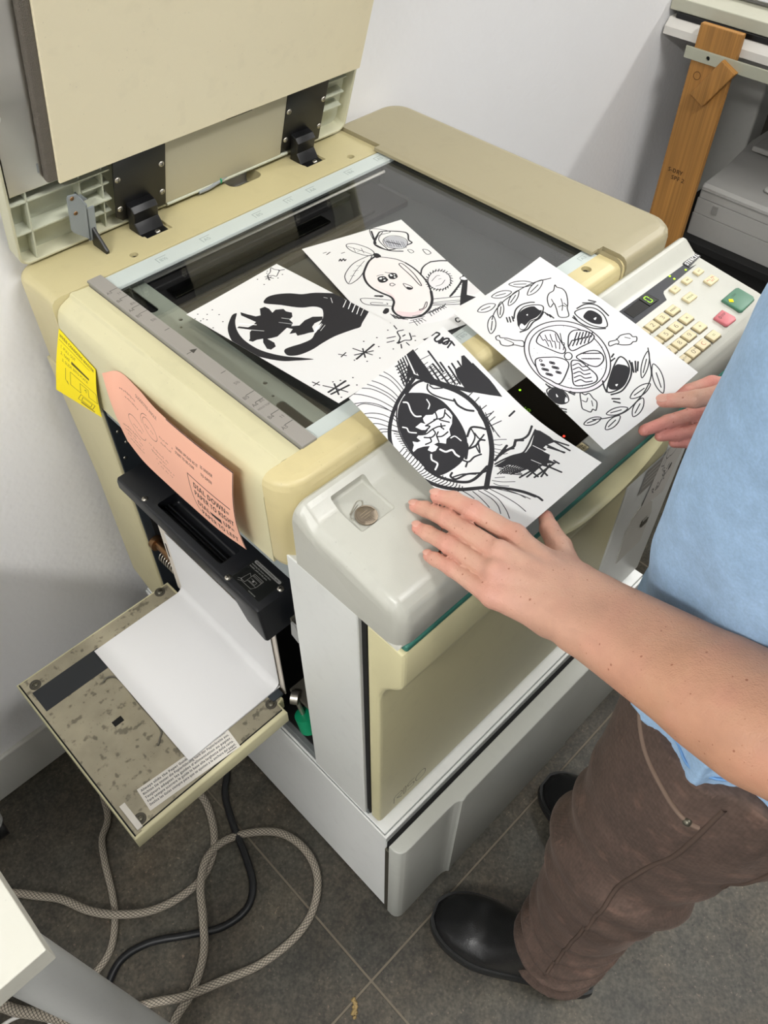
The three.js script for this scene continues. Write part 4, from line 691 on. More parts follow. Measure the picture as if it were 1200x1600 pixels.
  f([42.1,63.1,46.5,62.4,52.3,66.4,60.4,66.1,67.2,69.1,68.3,74.2,67.5,79.6,61.1,85.8,54.7,88.4,51,94.2,45.2,94.3,41.3,97.8,36.2,91.8,31.5,90.8,33.1,95.1,28.2,96.7,24.4,95.4,22.7,91.2,27.3,89.3,22.1,85.9,16,83.6,10.6,83.8,11.2,81.8,15.8,78.7,17.4,74.9,20.4,78.7,24,79.8,23.3,74.4,26.9,73.6,33.2,76.8,37.9,75.8,32.5,71.5,29.6,65.4,37.2,65.3,40,69.4,40.6,65.7],'#fff');
  s(1.2,[56.1,66.5,53.1,71.8,45.6,71.6,38.7,70.8]);
  s(1.2,[38.7,70.8,41.5,74,35.2,74.6]);
  s(1.2,[66,70.4,59.7,75,54.3,74.6,60,82.9]);
  s(1.2,[25.8,72.7,32.7,77.4,41.7,77.9,49.2,80.1,50.4,84.9]);
  s(1.2,[41.7,77.9,40.8,82.9,34.6,83.6,29.2,79.2]);
  s(1.2,[49.2,80.1,54.1,83]);
  s(1.2,[33.5,82.7,31.5,86.9,25.2,85.5]);
  s(1.2,[44,83.6,39.8,86,44.1,89.5,51.5,89.7]);
  s(1.2,[39.8,86,37.3,91.7]);
  s(1.2,[63.9,72.6,64.2,80.5]);
  s(1.2,[49.8,71.1,57.5,75.3]);
  s(1.2,[52.3,78.8,49.8,82.5]);
  s(1.3,[38.3,38.1,41.1,41.7,37.8,50.1,37.6,56.6,41.8,60.2],'#fff');
  s(1,[58.9,50.6,57.6,56.2,53.2,58.9],'#fff');
  s(1.1,[19.9,57.6,22.4,61,21.5,65.5,26.3,70.5],'#fff');
  s(1.6,[32.6,98.5,35.1,103.9,41.1,106.5,40.6,112,41.4,116.1],'#fff');
  s(1.4,[22,97,18.8,101.4,20.1,107.9,14.1,111.3],'#fff');
  s(1,[49.4,96.3,53.9,97.6,55.1,104.9],'#fff');
  s(1.3,[71.2,38.9,67.2,42.6,67.3,49.4,72.6,59.3,79.6,68.5]);
  s(1.1,[71.9,41.3,73.2,46.2,80.3,51.1]);
  s(1.8,[81.3,67.9,79.9,74.5,83,83.6,88.3,89.4]);
  s(0.8,[72.9,40.2,81,48.4]);
  s(1.8,[63.4,105.4,73.2,101.1,80,106.6,83.1,111.4]);
  s(1.2,[72.1,102.6,69.4,110.2,62.4,114.3,52.7,116.2]);
  s(1.2,[71.5,108,71,115.5,77.6,114.9]);
  s(1.6,[53.3,115.7,62.3,118.3,69.9,116.6,73.6,119.7]);
  s(1.2,[62.3,118.3,59.7,126.5,66.7,117.8]);
  s(1.4,[41,120.3,44.3,126.4,52.2,126.2,59.5,128.5]);
  s(1.4,[38.4,128.4,42.7,126.1]);
  s(1.6,[23.7,124.4,20,126.3,21.8,132,33.4,135.3,44,143.3,51.1,145.7]);
  s(1.2,[21.4,128.6,30.4,132.6,39.2,140.7]);
  s(2.2,[57.5,106.4,55.9,113,45.1,121.9]);
  s(0.6,[9.5,53.9,13.4,59.8]);
  s(0.6,[8.8,57.2,13.1,62.4]);
  s(0.6,[8.2,60.4,12.7,64.9]);
  s(0.6,[7.7,63.5,12.4,67.5]);
  s(0.6,[7.3,66.4,12.1,70.1]);
  s(0.6,[7,69.2,11.8,72.6]);
  s(0.6,[6.8,72,11.5,75.2]);
  s(0.6,[6.7,74.5,11.2,77.7]);
  s(0.6,[6.8,77,10.9,80.3]);
  s(0.6,[6.9,79.3,10.5,82.8]);
  s(0.6,[7.1,81.5,10.1,85.4]);
  s(0.6,[7.4,83.6,9.7,88]);
  s(0.6,[7.8,85.6,9.3,90.5]);
  s(0.6,[8.3,87.5,8.9,93.1]);
  s(0.6,[9,89.2,8.5,95.6]);
  s(0.7,[-9.5,73.6,-2.5,75.8,7,74.3]);
  s(0.7,[-9.3,78,-2.3,80.1,6.8,78.6]);
  s(0.7,[-8.5,81.8,-1.7,83.8,7.1,82.3]);
  s(0.7,[-7.6,85.4,-1,87.4,7.5,85.8]);
  s(0.7,[-6.7,88.9,-0.1,90.8,8,89.3]);
  s(0.7,[-5.6,92.3,0.8,94.1,8.6,92.6]);
  s(0.7,[-4.6,95.6,1.7,97.4,9.2,95.9]);
  s(0.7,[-3.4,98.9,2.8,100.6,9.9,99.1]);
  s(0.7,[-2.3,102.1,3.8,103.8,10.7,102.3]);
  s(0.7,[-1.1,105.3,4.9,107,11.4,105.4]);
  s(0.7,[0.1,108.5,6,110.1,12.2,108.5]);
  s(0.7,[1.4,111.6,7.1,113.1,13,111.6]);
  s(0.7,[2.7,114.7,8.3,116.2,13.8,114.6]);
  s(0.7,[3.8,117.9,9.3,119.3,14.5,117.7]);
  s(0.7,[4.9,121,10.3,122.4,15.2,120.8]);
  s(0.7,[6.1,124.2,11.3,125.5,15.9,123.8]);
  s(0.7,[7.2,127.3,12.4,128.5,16.6,126.9]);
  s(0.7,[8.4,130.4,13.4,131.5,17.4,129.9]);
  s(0.7,[9.6,133.4,14.5,134.5,18.1,132.9]);
  s(0.7,[10.8,136.5,15.6,137.5,18.9,135.9]);
  s(0.7,[11.9,139.6,16.5,140.6,19.6,138.9]);
  s(0.7,[12.8,142.7,17.4,143.7,20.1,141.9]);
  s(0.6,[23,152.6,22.6,161.8,21.1,171.9,19.9,176.4]);
  s(0.6,[27.3,155.6,29,169.7,26.9,180.3,21.7,188.7]);
  s(0.6,[31.6,158.5,32.8,174.8,28.2,189.2,22.9,198.2]);
  s(0.6,[36.1,161.7,38.9,177.8,39.8,192.2,38.6,203.5]);
  s(0.6,[39.9,164.8,45.8,176.7,50.4,187.8,52.5,196.8]);
  s(0.6,[16.5,144.6,17.8,152.2,18,159.2]);
  s(0.6,[42.4,166,48.9,182.4,50.5,192.8]);
  l(0.7,[93.1,83.6,103.7,82.1]);
  l(0.7,[93.8,74.6,102.9,73.7]);
  l(0.7,[93.7,93,103.3,93.2]);
  l(0.7,[89.8,98.9,102.1,102.7]);
  l(0.7,[88.6,104,104.4,102.5]);
  l(0.7,[87.5,108,101,107.8]);
  l(0.7,[87,111.6,102.7,115.1]);
  l(0.7,[93.7,102,87.6,125.4]);
  l(0.7,[91.4,106.2,87.7,127.2]);
  l(0.7,[96.5,98.3,87.5,118.9]);
  l(0.7,[97.6,89.2,88.6,111.9]);
  s(0.5,[79.3,124.7,85.1,128.6,90.7,133.2]);
  s(0.5,[76.9,127.9,80.4,133,83.1,134.3]);
  s(0.5,[73.3,132.2,77.3,137.7,79.1,141.6]);
  s(0.5,[71,134.3,74.7,142,79.1,145.2]);
  s(0.5,[67.6,136.6,71.8,142.8]);
  s(0.5,[44.9,156.8,50,164.3,58.7,172.9]);
  s(0.5,[43.4,159.9,45.1,165.3,50.7,172.3]);
  s(0.5,[49.1,156.4,56.1,162.3]);
  l(1.5,[113.1,116.5,121.5,115.9]);
  s(1.4,[61,145.5,70.6,147.4,81,150.6,90.2,154.8,99.4,153,110.9,148.5,120.8,144.6]);
  l(2,[64.3,142.4,85.5,138.5]);
  s(2.2,[71.5,141.3,80.7,142,89.8,143.7,96.4,140.6,101.9,144.7]);
  s(1.8,[96.6,139.6,103.3,143.6,111.2,143.9,121.6,139.4]);
  s(1.4,[80.4,140.5,87.9,145.4]);
  f([120.7,144.4,123.5,148.9,124.5,159.8,123.5,167.9,113.9,164.4,109.2,164.5,109.4,168.4,105.5,167.5,106.7,174.8,101,178.1,102.9,186.1,96.4,179.9,93.2,183.5,89.6,175.3,80.7,178.7,76.7,168.7,73.9,160.7,69.5,155,63.3,153.1,58.4,146.8,68.6,148.4,76.9,149.5,85.5,153,93.1,156.6,102.9,154.6,113.5,148.8]);
  l(1.5,[122.3,161.6,124,184.8]);
  l(1.5,[123.6,166.8,128.3,179.8]);
  l(1.5,[113.7,162,118,182.6]);
  l(1.5,[112.8,167.3,118.7,182.7]);
  l(1.5,[93.7,181.1,97,196.5]);
  l(1.5,[87.7,177.9,84.8,189.5]);
  l(1.5,[101.9,184.5,75,182.5]);
  l(1.5,[100.5,177.5,70.6,177.1]);
  l(1.5,[91.2,177,65.5,172.7]);
  l(1.5,[84.1,172.7,62.9,164.1]);
  l(1.5,[103.6,182.1,103.9,187.9]);
  l(1.5,[78.8,173.1,77.9,184.2]);
  l(1.5,[96.7,182.6,80,186.4]);
  l(1,[54,155.1,68.8,155.7]);
  l(1,[56.3,156.9,71.2,157.8]);
  l(1,[58.7,158.6,73.6,159.9]);
  l(1,[61,160.3,76,162]);
  l(1,[63.3,162.1,78.4,164.1]);
  l(1,[65.5,163.9,80.7,166.3]);
  l(1,[67.8,165.6,83.1,168.4]);
  l(1,[70.1,167.4,85.5,170.5]);
  l(0.9,[62.2,147.7,71.9,164.6]);
  l(0.9,[61.1,150,71.4,166.7]);
  l(0.9,[59.9,152.3,70.8,168.8]);
  l(0.9,[58.9,154.6,70.3,170.9]);
  l(0.9,[57.8,156.9,69.8,173]);
  l(0.6,[104.1,155.7,107.4,171.8],'#fff');
  l(0.5,[89.4,166.2,92,176.3],'#fff');
};

const drawOrangeAndEyes = (f, fs, l, s, c, d) => {
  fs([65.6,158.7,50.3,161.9,35.3,158.6,22.8,149.3,14.4,135.2,11.3,118,14.3,100.2,23.1,84.4,36.7,73.2,53.2,68.7,69.6,71.8,83.2,82.3,91.7,98.1,93.7,116.5,89.2,134.5,79.3,149.2],'#e6e1e6');
  fs([64.6,155.3,50.9,158.2,37.4,155.1,26.1,146.5,18.5,133.5,15.7,117.8,18.3,101.6,26.1,87.4,38.3,77.4,52.9,73.5,67.6,76.5,79.8,86,87.4,100.4,89.4,117.1,85.6,133.4,76.8,146.7],'#fbfafb');
  c(1,[65.8,159.2,50.2,162.5,35,159.1,22.3,149.7,13.8,135.4,10.7,118.1,13.7,100.1,22.7,84,36.6,72.6,53.2,68,69.9,71.2,83.8,81.7,92.4,97.8,94.4,116.5,89.8,134.6,79.7,149.5]);
  c(0.9,[64.6,155.3,50.9,158.2,37.4,155.1,26.1,146.5,18.5,133.5,15.7,117.8,18.3,101.6,26.1,87.4,38.3,77.4,52.9,73.5,67.6,76.5,79.8,86,87.4,100.4,89.4,117.1,85.6,133.4,76.8,146.7]);
  c(1,[56.3,119,54.8,120,53.1,120.5,51.4,120.4,50,119.6,49.1,118.4,48.9,116.9,49.3,115.3,50.4,113.9,51.9,112.8,53.6,112.3,55.3,112.4,56.7,113.2,57.6,114.4,57.8,115.9,57.4,117.5]);
  fs([43.4,81,54.5,76.6,63,79.5,66.1,86.7,61.9,97,57.4,108.6,50.7,110,44.9,97.8,41.1,86.3],'#f3eef4');
  c(1.1,[43.4,81,54.5,76.6,63,79.5,66.1,86.7,61.9,97,57.4,108.6,50.7,110,44.9,97.8,41.1,86.3]);
  fs([66.6,103.5,74.7,97.2,82.9,97.3,90,105.5,91.8,115.5,84.2,118.7,73.8,116.9,62.1,114.5,61.8,109],'#f3eef4');
  c(1.1,[66.6,103.5,74.7,97.2,82.9,97.3,90,105.5,91.8,115.5,84.2,118.7,73.8,116.9,62.1,114.5,61.8,109]);
  fs([59.4,122.1,73.3,125.1,80.7,131.4,80.1,139.4,74.9,143.7,66.6,144.3,61.9,139.4,59.5,130.5],'#f3eef4');
  c(1.1,[59.4,122.1,73.3,125.1,80.7,131.4,80.1,139.4,74.9,143.7,66.6,144.3,61.9,139.4,59.5,130.5]);
  fs([51,123.3,57.6,128.4,58.3,140.9,57.6,151.4,51.5,156.3,40,152.6,31.7,145.7,40.3,134.5],'#f3eef4');
  c(1.1,[51,123.3,57.6,128.4,58.3,140.9,57.6,151.4,51.5,156.3,40,152.6,31.7,145.7,40.3,134.5]);
  fs([23.9,99.2,38.4,106.4,45.4,113.3,47.5,121.7,40.6,128.1,21.3,136,16.4,126.7,13.4,114.8],'#f3eef4');
  c(1.1,[23.9,99.2,38.4,106.4,45.4,113.3,47.5,121.7,40.6,128.1,21.3,136,16.4,126.7,13.4,114.8]);
  s(0.8,[51,78.6,48.4,85.3,50.7,86.3,47.1,94.9]);
  s(0.8,[55.4,81.5,51.9,88.8,53.6,90.3,49.1,98.1]);
  s(0.8,[59.9,84.3,55.3,92.2,56.5,94.3,51.1,101.3]);
  s(0.8,[64.4,87.2,58.7,95.7,59.4,98.2,53.2,104.4]);
  s(0.8,[68.8,90.1,62.1,99.1,62.3,102.2,55.2,107.6]);
  s(1.1,[62.6,108.2,71,104.8,73.2,105.8,82.4,100.9]);
  s(1.1,[66.4,110,74.6,106.5,76.3,107.5,84.8,103]);
  s(1.1,[70.1,111.9,78.2,108.1,79.5,109.2,87.2,105]);
  s(1.1,[73.9,113.7,81.8,109.8,82.6,110.9,89.6,107.1]);
  s(1.1,[77.7,115.5,85.4,111.4,85.7,112.7,91.9,109.2]);
  s(1.1,[81.5,117.3,89,113.1,88.8,114.4,94.3,111.2]);
  s(1,[48.1,127.7,54.5,129.5,54.6,135,59.8,137.6]);
  s(1,[44.8,131.6,51.2,133.4,51.8,138.9,57.1,141.7]);
  s(1,[41.5,135.5,47.8,137.4,48.9,142.7,54.4,145.6]);
  s(1,[38.3,139.4,44.6,141.2,46.1,146.5,51.8,149.6]);
  s(1,[35,143.3,41.3,145.1,43.3,150.2,49.2,153.5]);
  c(0.8,[27.3,104.6,26.9,104.7,26.5,104.5,26.1,104.2,25.9,103.7,25.9,103.1,26,102.5,26.3,102.1,26.7,101.8,27.2,101.7,27.6,101.9,27.9,102.3,28.1,102.8,28.2,103.3,28,103.9,27.7,104.4]);
  c(0.8,[22.3,124.4,21.9,124.4,21.4,124.3,21.1,123.9,20.9,123.4,20.9,122.8,21,122.3,21.3,121.9,21.7,121.6,22.1,121.6,22.5,121.7,22.9,122.1,23.1,122.6,23.1,123.1,23,123.7,22.7,124.1]);
  c(0.8,[23.7,117.5,23.2,117.6,22.8,117.4,22.5,117,22.3,116.5,22.2,116,22.4,115.4,22.7,115,23.1,114.7,23.5,114.7,23.9,114.8,24.3,115.2,24.5,115.7,24.5,116.2,24.4,116.8,24.1,117.2]);
  c(0.8,[33.7,121.9,33.2,122,32.8,121.8,32.5,121.5,32.3,121,32.2,120.4,32.4,119.9,32.7,119.4,33.1,119.1,33.5,119.1,33.9,119.3,34.3,119.6,34.5,120.1,34.5,120.7,34.4,121.2,34.1,121.7]);
  c(0.8,[25.1,110.5,24.6,110.6,24.2,110.4,23.9,110.1,23.7,109.6,23.6,109,23.8,108.4,24.1,108,24.5,107.7,24.9,107.7,25.3,107.8,25.7,108.2,25.9,108.7,25.9,109.3,25.8,109.8,25.5,110.3]);
  c(0.8,[35.1,115,34.7,115,34.3,114.9,33.9,114.5,33.7,114,33.7,113.4,33.8,112.9,34.1,112.5,34.5,112.2,35,112.1,35.4,112.3,35.8,112.6,36,113.1,36,113.7,35.8,114.3,35.5,114.7]);
  c(0.8,[21.5,123.2,21,123.3,20.6,123.1,20.3,122.8,20.1,122.3,20.1,121.7,20.2,121.2,20.5,120.7,20.9,120.5,21.3,120.4,21.7,120.6,22.1,120.9,22.3,121.4,22.3,122,22.2,122.5,21.9,123]);
  c(0.8,[31.4,127.6,31,127.7,30.5,127.5,30.2,127.2,30,126.7,30,126.1,30.1,125.6,30.4,125.2,30.8,124.9,31.2,124.8,31.7,125,32,125.4,32.2,125.8,32.2,126.4,32.1,126.9,31.8,127.4]);
  c(0.8,[22.9,116.4,22.4,116.4,22,116.3,21.7,115.9,21.5,115.4,21.4,114.8,21.6,114.3,21.8,113.8,22.2,113.6,22.7,113.5,23.1,113.7,23.5,114,23.7,114.5,23.7,115.1,23.6,115.6,23.3,116.1]);
  c(0.8,[32.9,120.8,32.4,120.8,32,120.7,31.6,120.3,31.4,119.8,31.4,119.3,31.6,118.7,31.9,118.3,32.3,118,32.7,117.9,33.1,118.1,33.5,118.5,33.7,119,33.7,119.5,33.6,120.1,33.3,120.5]);
  c(0.8,[24.3,109.4,23.8,109.4,23.4,109.3,23.1,108.9,22.8,108.4,22.8,107.8,23,107.3,23.2,106.8,23.6,106.6,24.1,106.5,24.5,106.7,24.9,107,25.1,107.5,25.1,108.1,25,108.7,24.7,109.1]);
  c(0.8,[34.3,113.8,33.9,113.9,33.4,113.7,33.1,113.4,32.9,112.9,32.9,112.3,33,111.7,33.3,111.3,33.7,111,34.2,111,34.6,111.1,34.9,111.5,35.1,112,35.2,112.6,35,113.1,34.7,113.6]);
  c(0.8,[20.7,122.1,20.2,122.2,19.8,122,19.5,121.6,19.3,121.1,19.2,120.6,19.4,120,19.7,119.6,20.1,119.3,20.5,119.3,20.9,119.4,21.3,119.8,21.5,120.3,21.5,120.9,21.4,121.4,21.1,121.8]);
  c(0.8,[30.6,126.5,30.2,126.6,29.7,126.4,29.4,126,29.2,125.6,29.2,125,29.3,124.5,29.6,124,30,123.8,30.4,123.7,30.9,123.9,31.2,124.2,31.4,124.7,31.4,125.3,31.3,125.8,31,126.2]);
  c(0.8,[22.1,115.2,21.6,115.3,21.2,115.1,20.8,114.8,20.6,114.3,20.6,113.7,20.7,113.1,21,112.7,21.4,112.4,21.9,112.4,22.3,112.5,22.6,112.9,22.8,113.4,22.9,114,22.7,114.5,22.5,114.9]);
  c(0.8,[32,119.6,31.6,119.7,31.2,119.5,30.8,119.2,30.6,118.7,30.6,118.1,30.7,117.6,31,117.1,31.4,116.9,31.9,116.8,32.3,117,32.7,117.3,32.9,117.8,32.9,118.4,32.7,118.9,32.4,119.4]);
  c(0.8,[33.5,112.7,33.1,112.7,32.6,112.6,32.3,112.2,32.1,111.7,32.1,111.1,32.2,110.6,32.5,110.1,32.9,109.9,33.4,109.8,33.8,110,34.1,110.3,34.3,110.8,34.4,111.4,34.2,112,33.9,112.4]);
  c(0.8,[19.9,121,19.4,121,19,120.9,18.7,120.5,18.5,120,18.4,119.5,18.6,118.9,18.9,118.5,19.2,118.2,19.7,118.2,20.1,118.3,20.4,118.7,20.7,119.2,20.7,119.7,20.6,120.3,20.3,120.7]);
  c(0.8,[29.8,125.4,29.4,125.4,28.9,125.3,28.6,124.9,28.4,124.4,28.4,123.9,28.5,123.3,28.8,122.9,29.2,122.6,29.6,122.6,30.1,122.7,30.4,123.1,30.6,123.6,30.6,124.1,30.5,124.7,30.2,125.1]);
  c(0.8,[21.2,114.1,20.8,114.1,20.4,114,20,113.6,19.8,113.1,19.8,112.5,19.9,112,20.2,111.5,20.6,111.3,21.1,111.2,21.5,111.4,21.8,111.7,22,112.2,22.1,112.8,21.9,113.4,21.6,113.8]);
  c(0.8,[31.2,118.5,30.8,118.6,30.4,118.4,30,118,29.8,117.5,29.8,117,29.9,116.4,30.2,116,30.6,115.7,31.1,115.7,31.5,115.8,31.8,116.2,32,116.7,32.1,117.2,31.9,117.8,31.6,118.2]);
  l(0.8,[66.1,122.2,67.1,124]);
  l(0.8,[67.7,132.5,68.7,134.2]);
  l(0.8,[79.2,133.5,80.2,135.2]);
  l(0.8,[66.5,131.4,67.4,133.1]);
  l(0.8,[78,132.4,78.9,134.1]);
  l(0.8,[65.2,130.3,66.2,132.1]);
  l(0.8,[76.7,131.3,77.6,133.1]);
  l(0.8,[64,129.2,64.9,131]);
  l(0.8,[75.4,130.2,76.4,132]);
  l(0.8,[62.7,128.2,63.7,129.9]);
  l(0.8,[74.2,129.1,75.1,130.9]);
  l(0.8,[61.4,127.1,62.4,128.8]);
  l(0.8,[72.9,128.1,73.9,129.8]);
  l(0.8,[74.4,138.2,75.4,140]);
  l(0.8,[71.6,127,72.6,128.7]);
  l(0.8,[73.2,137.1,74.1,138.9]);
  l(0.8,[70.4,125.9,71.3,127.6]);
  l(0.8,[71.9,136.1,72.9,137.8]);
  l(0.8,[69.1,124.8,70.1,126.5]);
  l(0.8,[70.7,135,71.6,136.7]);
  l(0.8,[67.8,123.7,68.8,125.5]);
  l(0.8,[69.4,133.9,70.4,135.7]);
  l(0.8,[66.6,122.6,67.5,124.4]);
  l(0.8,[68.2,132.8,69.1,134.6]);
  l(0.8,[79.6,133.8,80.6,135.6]);
  l(0.8,[66.9,131.8,67.9,133.5]);
  d(0.4,[33,87.6]);
  d(0.4,[31.4,93.8]);
  d(0.4,[25,94]);
  d(0.4,[37.1,99.7]);
  d(0.4,[45.1,105.6]);
  d(0.4,[74.8,92.3]);
  d(0.4,[78,86]);
  d(0.4,[87.3,131]);
  d(0.4,[86,126.5]);
  d(0.4,[70.2,150.1]);
  d(0.4,[26.9,145.9]);
  d(0.4,[32.9,137.1]);
  d(0.4,[18.2,142]);
  d(0.4,[67.2,149.3]);
  d(0.4,[36.5,152.2]);
  fs([43.4,53.2,53.5,43.7,62.9,41.2,73.1,43.7,77.6,49.8,76.6,56,67.3,58.4,58.1,57.2,49.7,58.7,43,58]);
  s(1.2,[46.9,44.2,56.7,36.8,66.5,35.1,75.9,38.5,79.8,41.9]);
  s(1.3,[77.2,58.1,67.7,61.4,58.4,61.1,47.3,64.3,38.1,62.4]);
  c(1,[44.9,53,53.3,43.5,65.6,39.2,75.6,43.2,82.3,50.7,78.6,56.1,66.3,60.2,57,58.3,46.2,62.4,41.6,60.4]);
  fs([42.9,56.4,47.9,54.5,47.4,60.3,42.1,60.3],'#fff');
  fs([76.4,45.5,81.4,51.6,76.4,54.1],'#fff');
  fs([60.6,48.9,62.8,49.2,60.9,50.7],'#fff');
  l(1.2,[41.5,38.5,38.2,44]);
  l(1.2,[44.3,39.9,40.4,45.9]);
  l(1.2,[47.4,41,43.8,46.7]);
  l(1.2,[77.7,59.6,77.1,64.4]);
  l(1.2,[78.1,62.6,77.7,68.1]);
  l(1.2,[79,65,78.8,71.2]);
  c(1,[99.7,81.1,112.2,84.6,118.4,92.8,117.7,105.2,110,116.4,102.3,109.6,98.4,97.6]);
  fs([102.3,90.7,111,88.9,115,94,114.9,103.9,108.5,110.1,103.2,104.9,101.2,97]);
  fs([107.6,100,110.9,100.9,107.5,102.5],'#fff');
  s(1.2,[93.6,84.1,94.2,97.6,98.7,109.1,106.7,117.1]);
  s(1.2,[105.5,78.8,115.7,81.3,122.5,91,120.9,108.1]);
  s(1.2,[115,78,123.2,86.4]);
  s(1.2,[121.8,79.7,125.2,86.5]);
  s(1.2,[95.7,83.4,94.1,89.7]);
  c(1.2,[92.1,151.5,83.2,153,66.6,161.3,51.8,171.1,57.4,175.8,70.4,176.5,86,168.9,92.3,159.9]);
  fs([80.5,155.3,86.2,159.2,88.3,165.5,81.7,171.9,68.8,176.9,59.9,175.4,55.9,169.5,64.6,161.7]);
  fs([63.7,170.9,66.2,172.2,63.2,173.1],'#fff');
  s(1.3,[57.4,160,53.5,165.3,50.6,171.4]);
  s(1.3,[51.9,176.6,63.5,180.1,78.9,176,90.2,168.1,94.8,160.7]);
  s(1.3,[95,164,88,172.8]);
  s(1.3,[98.5,165.2,89.6,174.2]);
  s(1.3,[100,167.4,92.1,174.1]);
  s(1.3,[49.1,180.5,54.6,185.1]);
  s(1.3,[47.9,183.6,51.4,188.6]);
  s(1.3,[85.3,145.7,89.4,144.6]);
  s(1.3,[80.7,148.7,86.3,148.8]);
  fs([11.7,155,7.4,155.4,3.4,153.2,0.7,148.9,0,143.7,1.5,138.9,4.9,135.9,9.2,135.4,13.3,137.6,16,142,16.6,147.3,15,152]);
  c(1,[4.6,134,13.6,137.2,17.4,147.7,12.6,156.1,4,154.3,-0.2,145.4]);
  fs([8.9,142.6,8.2,146.3,6.6,145.7],'#fff');
  fs([14,151.1,12.4,155.9,8.8,155],'#fff');
  s(1.2,[0.3,135.4,-3.4,144.8,0.4,154.1]);
  s(1.2,[9.3,128.1,9,133.4]);
  s(1.2,[9.8,131.5,10.6,136.4]);
  s(1.2,[20.6,149.1,22.8,154.3]);
  s(1.2,[22.5,149,24.4,153.5]);
  s(1.2,[-0.2,157.7,3.5,162]);
  s(1.2,[-1.6,160.5,1.3,164.2]);
  c(0.9,[113,40,112.2,43.8,114.5,49.3,112.6,56.6,104.3,66.9,98.6,71.6,91.7,79.9,84.4,73.9,90.1,64.1,93.5,57.3,87.3,58.4,89,53.3,94.3,47.1,100.3,44,106.4,44.4]);
  c(0.9,[12.6,51.9,16.8,52.5,15.7,55.5,20.8,60.4,24.8,66.9,31.1,73.3,26.1,78.7,20.3,71.8,13.3,68.7,9.4,63.4,11.6,58.4,10.3,55.4]);
  c(0.9,[97.2,131.3,104.1,134.4,111.2,133.7,118.6,138.3,118.5,143.1,120.9,146.1,117,149.4,113.9,147.7,109.6,147.8,103.4,142.4,100.3,137.8,93.8,135.1]);
  c(0.9,[29.1,156.3,31.4,160.7,35.8,161.9,34.6,168.4,34.1,174.1,26.6,180,24.9,177.4,20.8,178.4,18.5,174.5,17.4,170.3,22.1,164.1]);
  s(0.7,[103.5,58,98.8,64.7,92.5,70]);
  s(0.7,[93.6,64,97.9,65.6,99.4,69.1]);
  s(0.7,[101.3,64.3,100.9,69.3]);
  s(0.7,[96,51.3,93.5,57.3]);
  s(0.7,[20.4,66,21.1,69.6,18.7,70.4]);
  s(0.7,[17.6,59.6,20.4,66]);
  s(0.7,[105.2,133.5,104,138.2,100.8,139.2]);
  s(0.7,[112.4,138.2,115.2,143]);
  s(0.7,[30.6,165,26.1,167.4,24.2,163.8]);
  s(0.7,[31.3,169.7,27.6,174.8]);
  s(0.9,[117.1,30.2,102,22.5,86.1,18.8,69.6,18.3,53.8,19.5,37.8,24.5,27.1,31.1]);
  c(0.8,[79,4.8,82.2,13.1,90,20.1,98.6,22.4,95.5,14.2,87.6,7.2]);
  l(0.8,[82.9,8.4,92.7,17.2]);
  c(0.8,[51.3,6,55.6,12.2,64.3,15.6,73,14.6,68.7,8.3,59.9,4.9]);
  l(0.8,[55.6,7.7,66.5,12]);
  c(0.8,[23.4,12.9,28.6,18.2,37.8,19.7,46.3,16.7,41.1,11.4,31.9,9.9]);
  l(0.8,[28,13.7,39.4,15.6]);
  c(0.8,[82.3,29.6,89.4,32.7,100.1,31.3,109.1,25.9,101.8,22.8,91,24.3]);
  l(0.8,[87.6,28.9,100.9,27.1]);
  c(0.8,[56.1,27,63.4,27.9,72.9,24.5,80,18.5,72.5,17.7,63,21.1]);
  l(0.8,[60.8,25.3,72.7,21.1]);
  c(0.8,[35.5,34.3,42.8,31.9,50.3,25.5,54.2,18.1,46.7,20.6,39.3,27.1]);
  l(0.8,[39.2,31.1,48.5,23.1]);
  c(0.8,[11.4,45.3,19.7,43.1,27.9,36,31.9,27.4,23.4,29.7,15.2,36.9]);
  l(0.8,[15.4,41.8,25.7,32.9]);
  s(0.9,[119,163,108.8,174.9,97.2,187.2,80.9,194.7,62.9,198.2,46.7,198.8,29.9,193.5,15.9,185.7]);
  c(0.8,[89,182.8,98.8,180.1,109.9,173.2,116.6,165.6,106.5,168.5,95.5,175.4]);
  l(0.8,[94.4,179.5,108.2,170.9]);
  c(0.8,[91.1,208.3,100.7,200.9,107.8,189.4,108.7,179.3,98.8,187.1,91.8,198.7]);
  l(0.8,[94.5,202.7,103.3,188.3]);
  c(0.8,[63.3,191.2,69.8,195.6,80.4,196.4,89.8,192.9,83.2,188.4,72.6,187.7]);
  l(0.8,[68.6,191.5,81.8,192.4]);
  c(0.8,[49.7,207.5,57.5,208.6,66.6,205.4,72.6,199.3,64.6,198.2,55.4,201.5]);
  l(0.8,[54.2,205.9,65.6,201.8]);
  c(0.8,[31.5,189.3,36,194.6,44.5,197.8,52.9,197.5,48.4,192.2,39.9,188.9]);
  l(0.8,[35.8,190.9,46.4,195]);
  c(0.8,[17.7,201.1,24.1,203.9,33.2,203.1,40.4,199,33.8,196.1,24.7,196.9]);
  l(0.8,[22.2,200.7,33.5,199.6]);
  c(0.8,[5,184.5,9.2,188.8,16.8,190.7,24,189.3,19.7,185,12.1,183]);
  l(0.8,[8.7,185.4,18.2,187.8]);
};
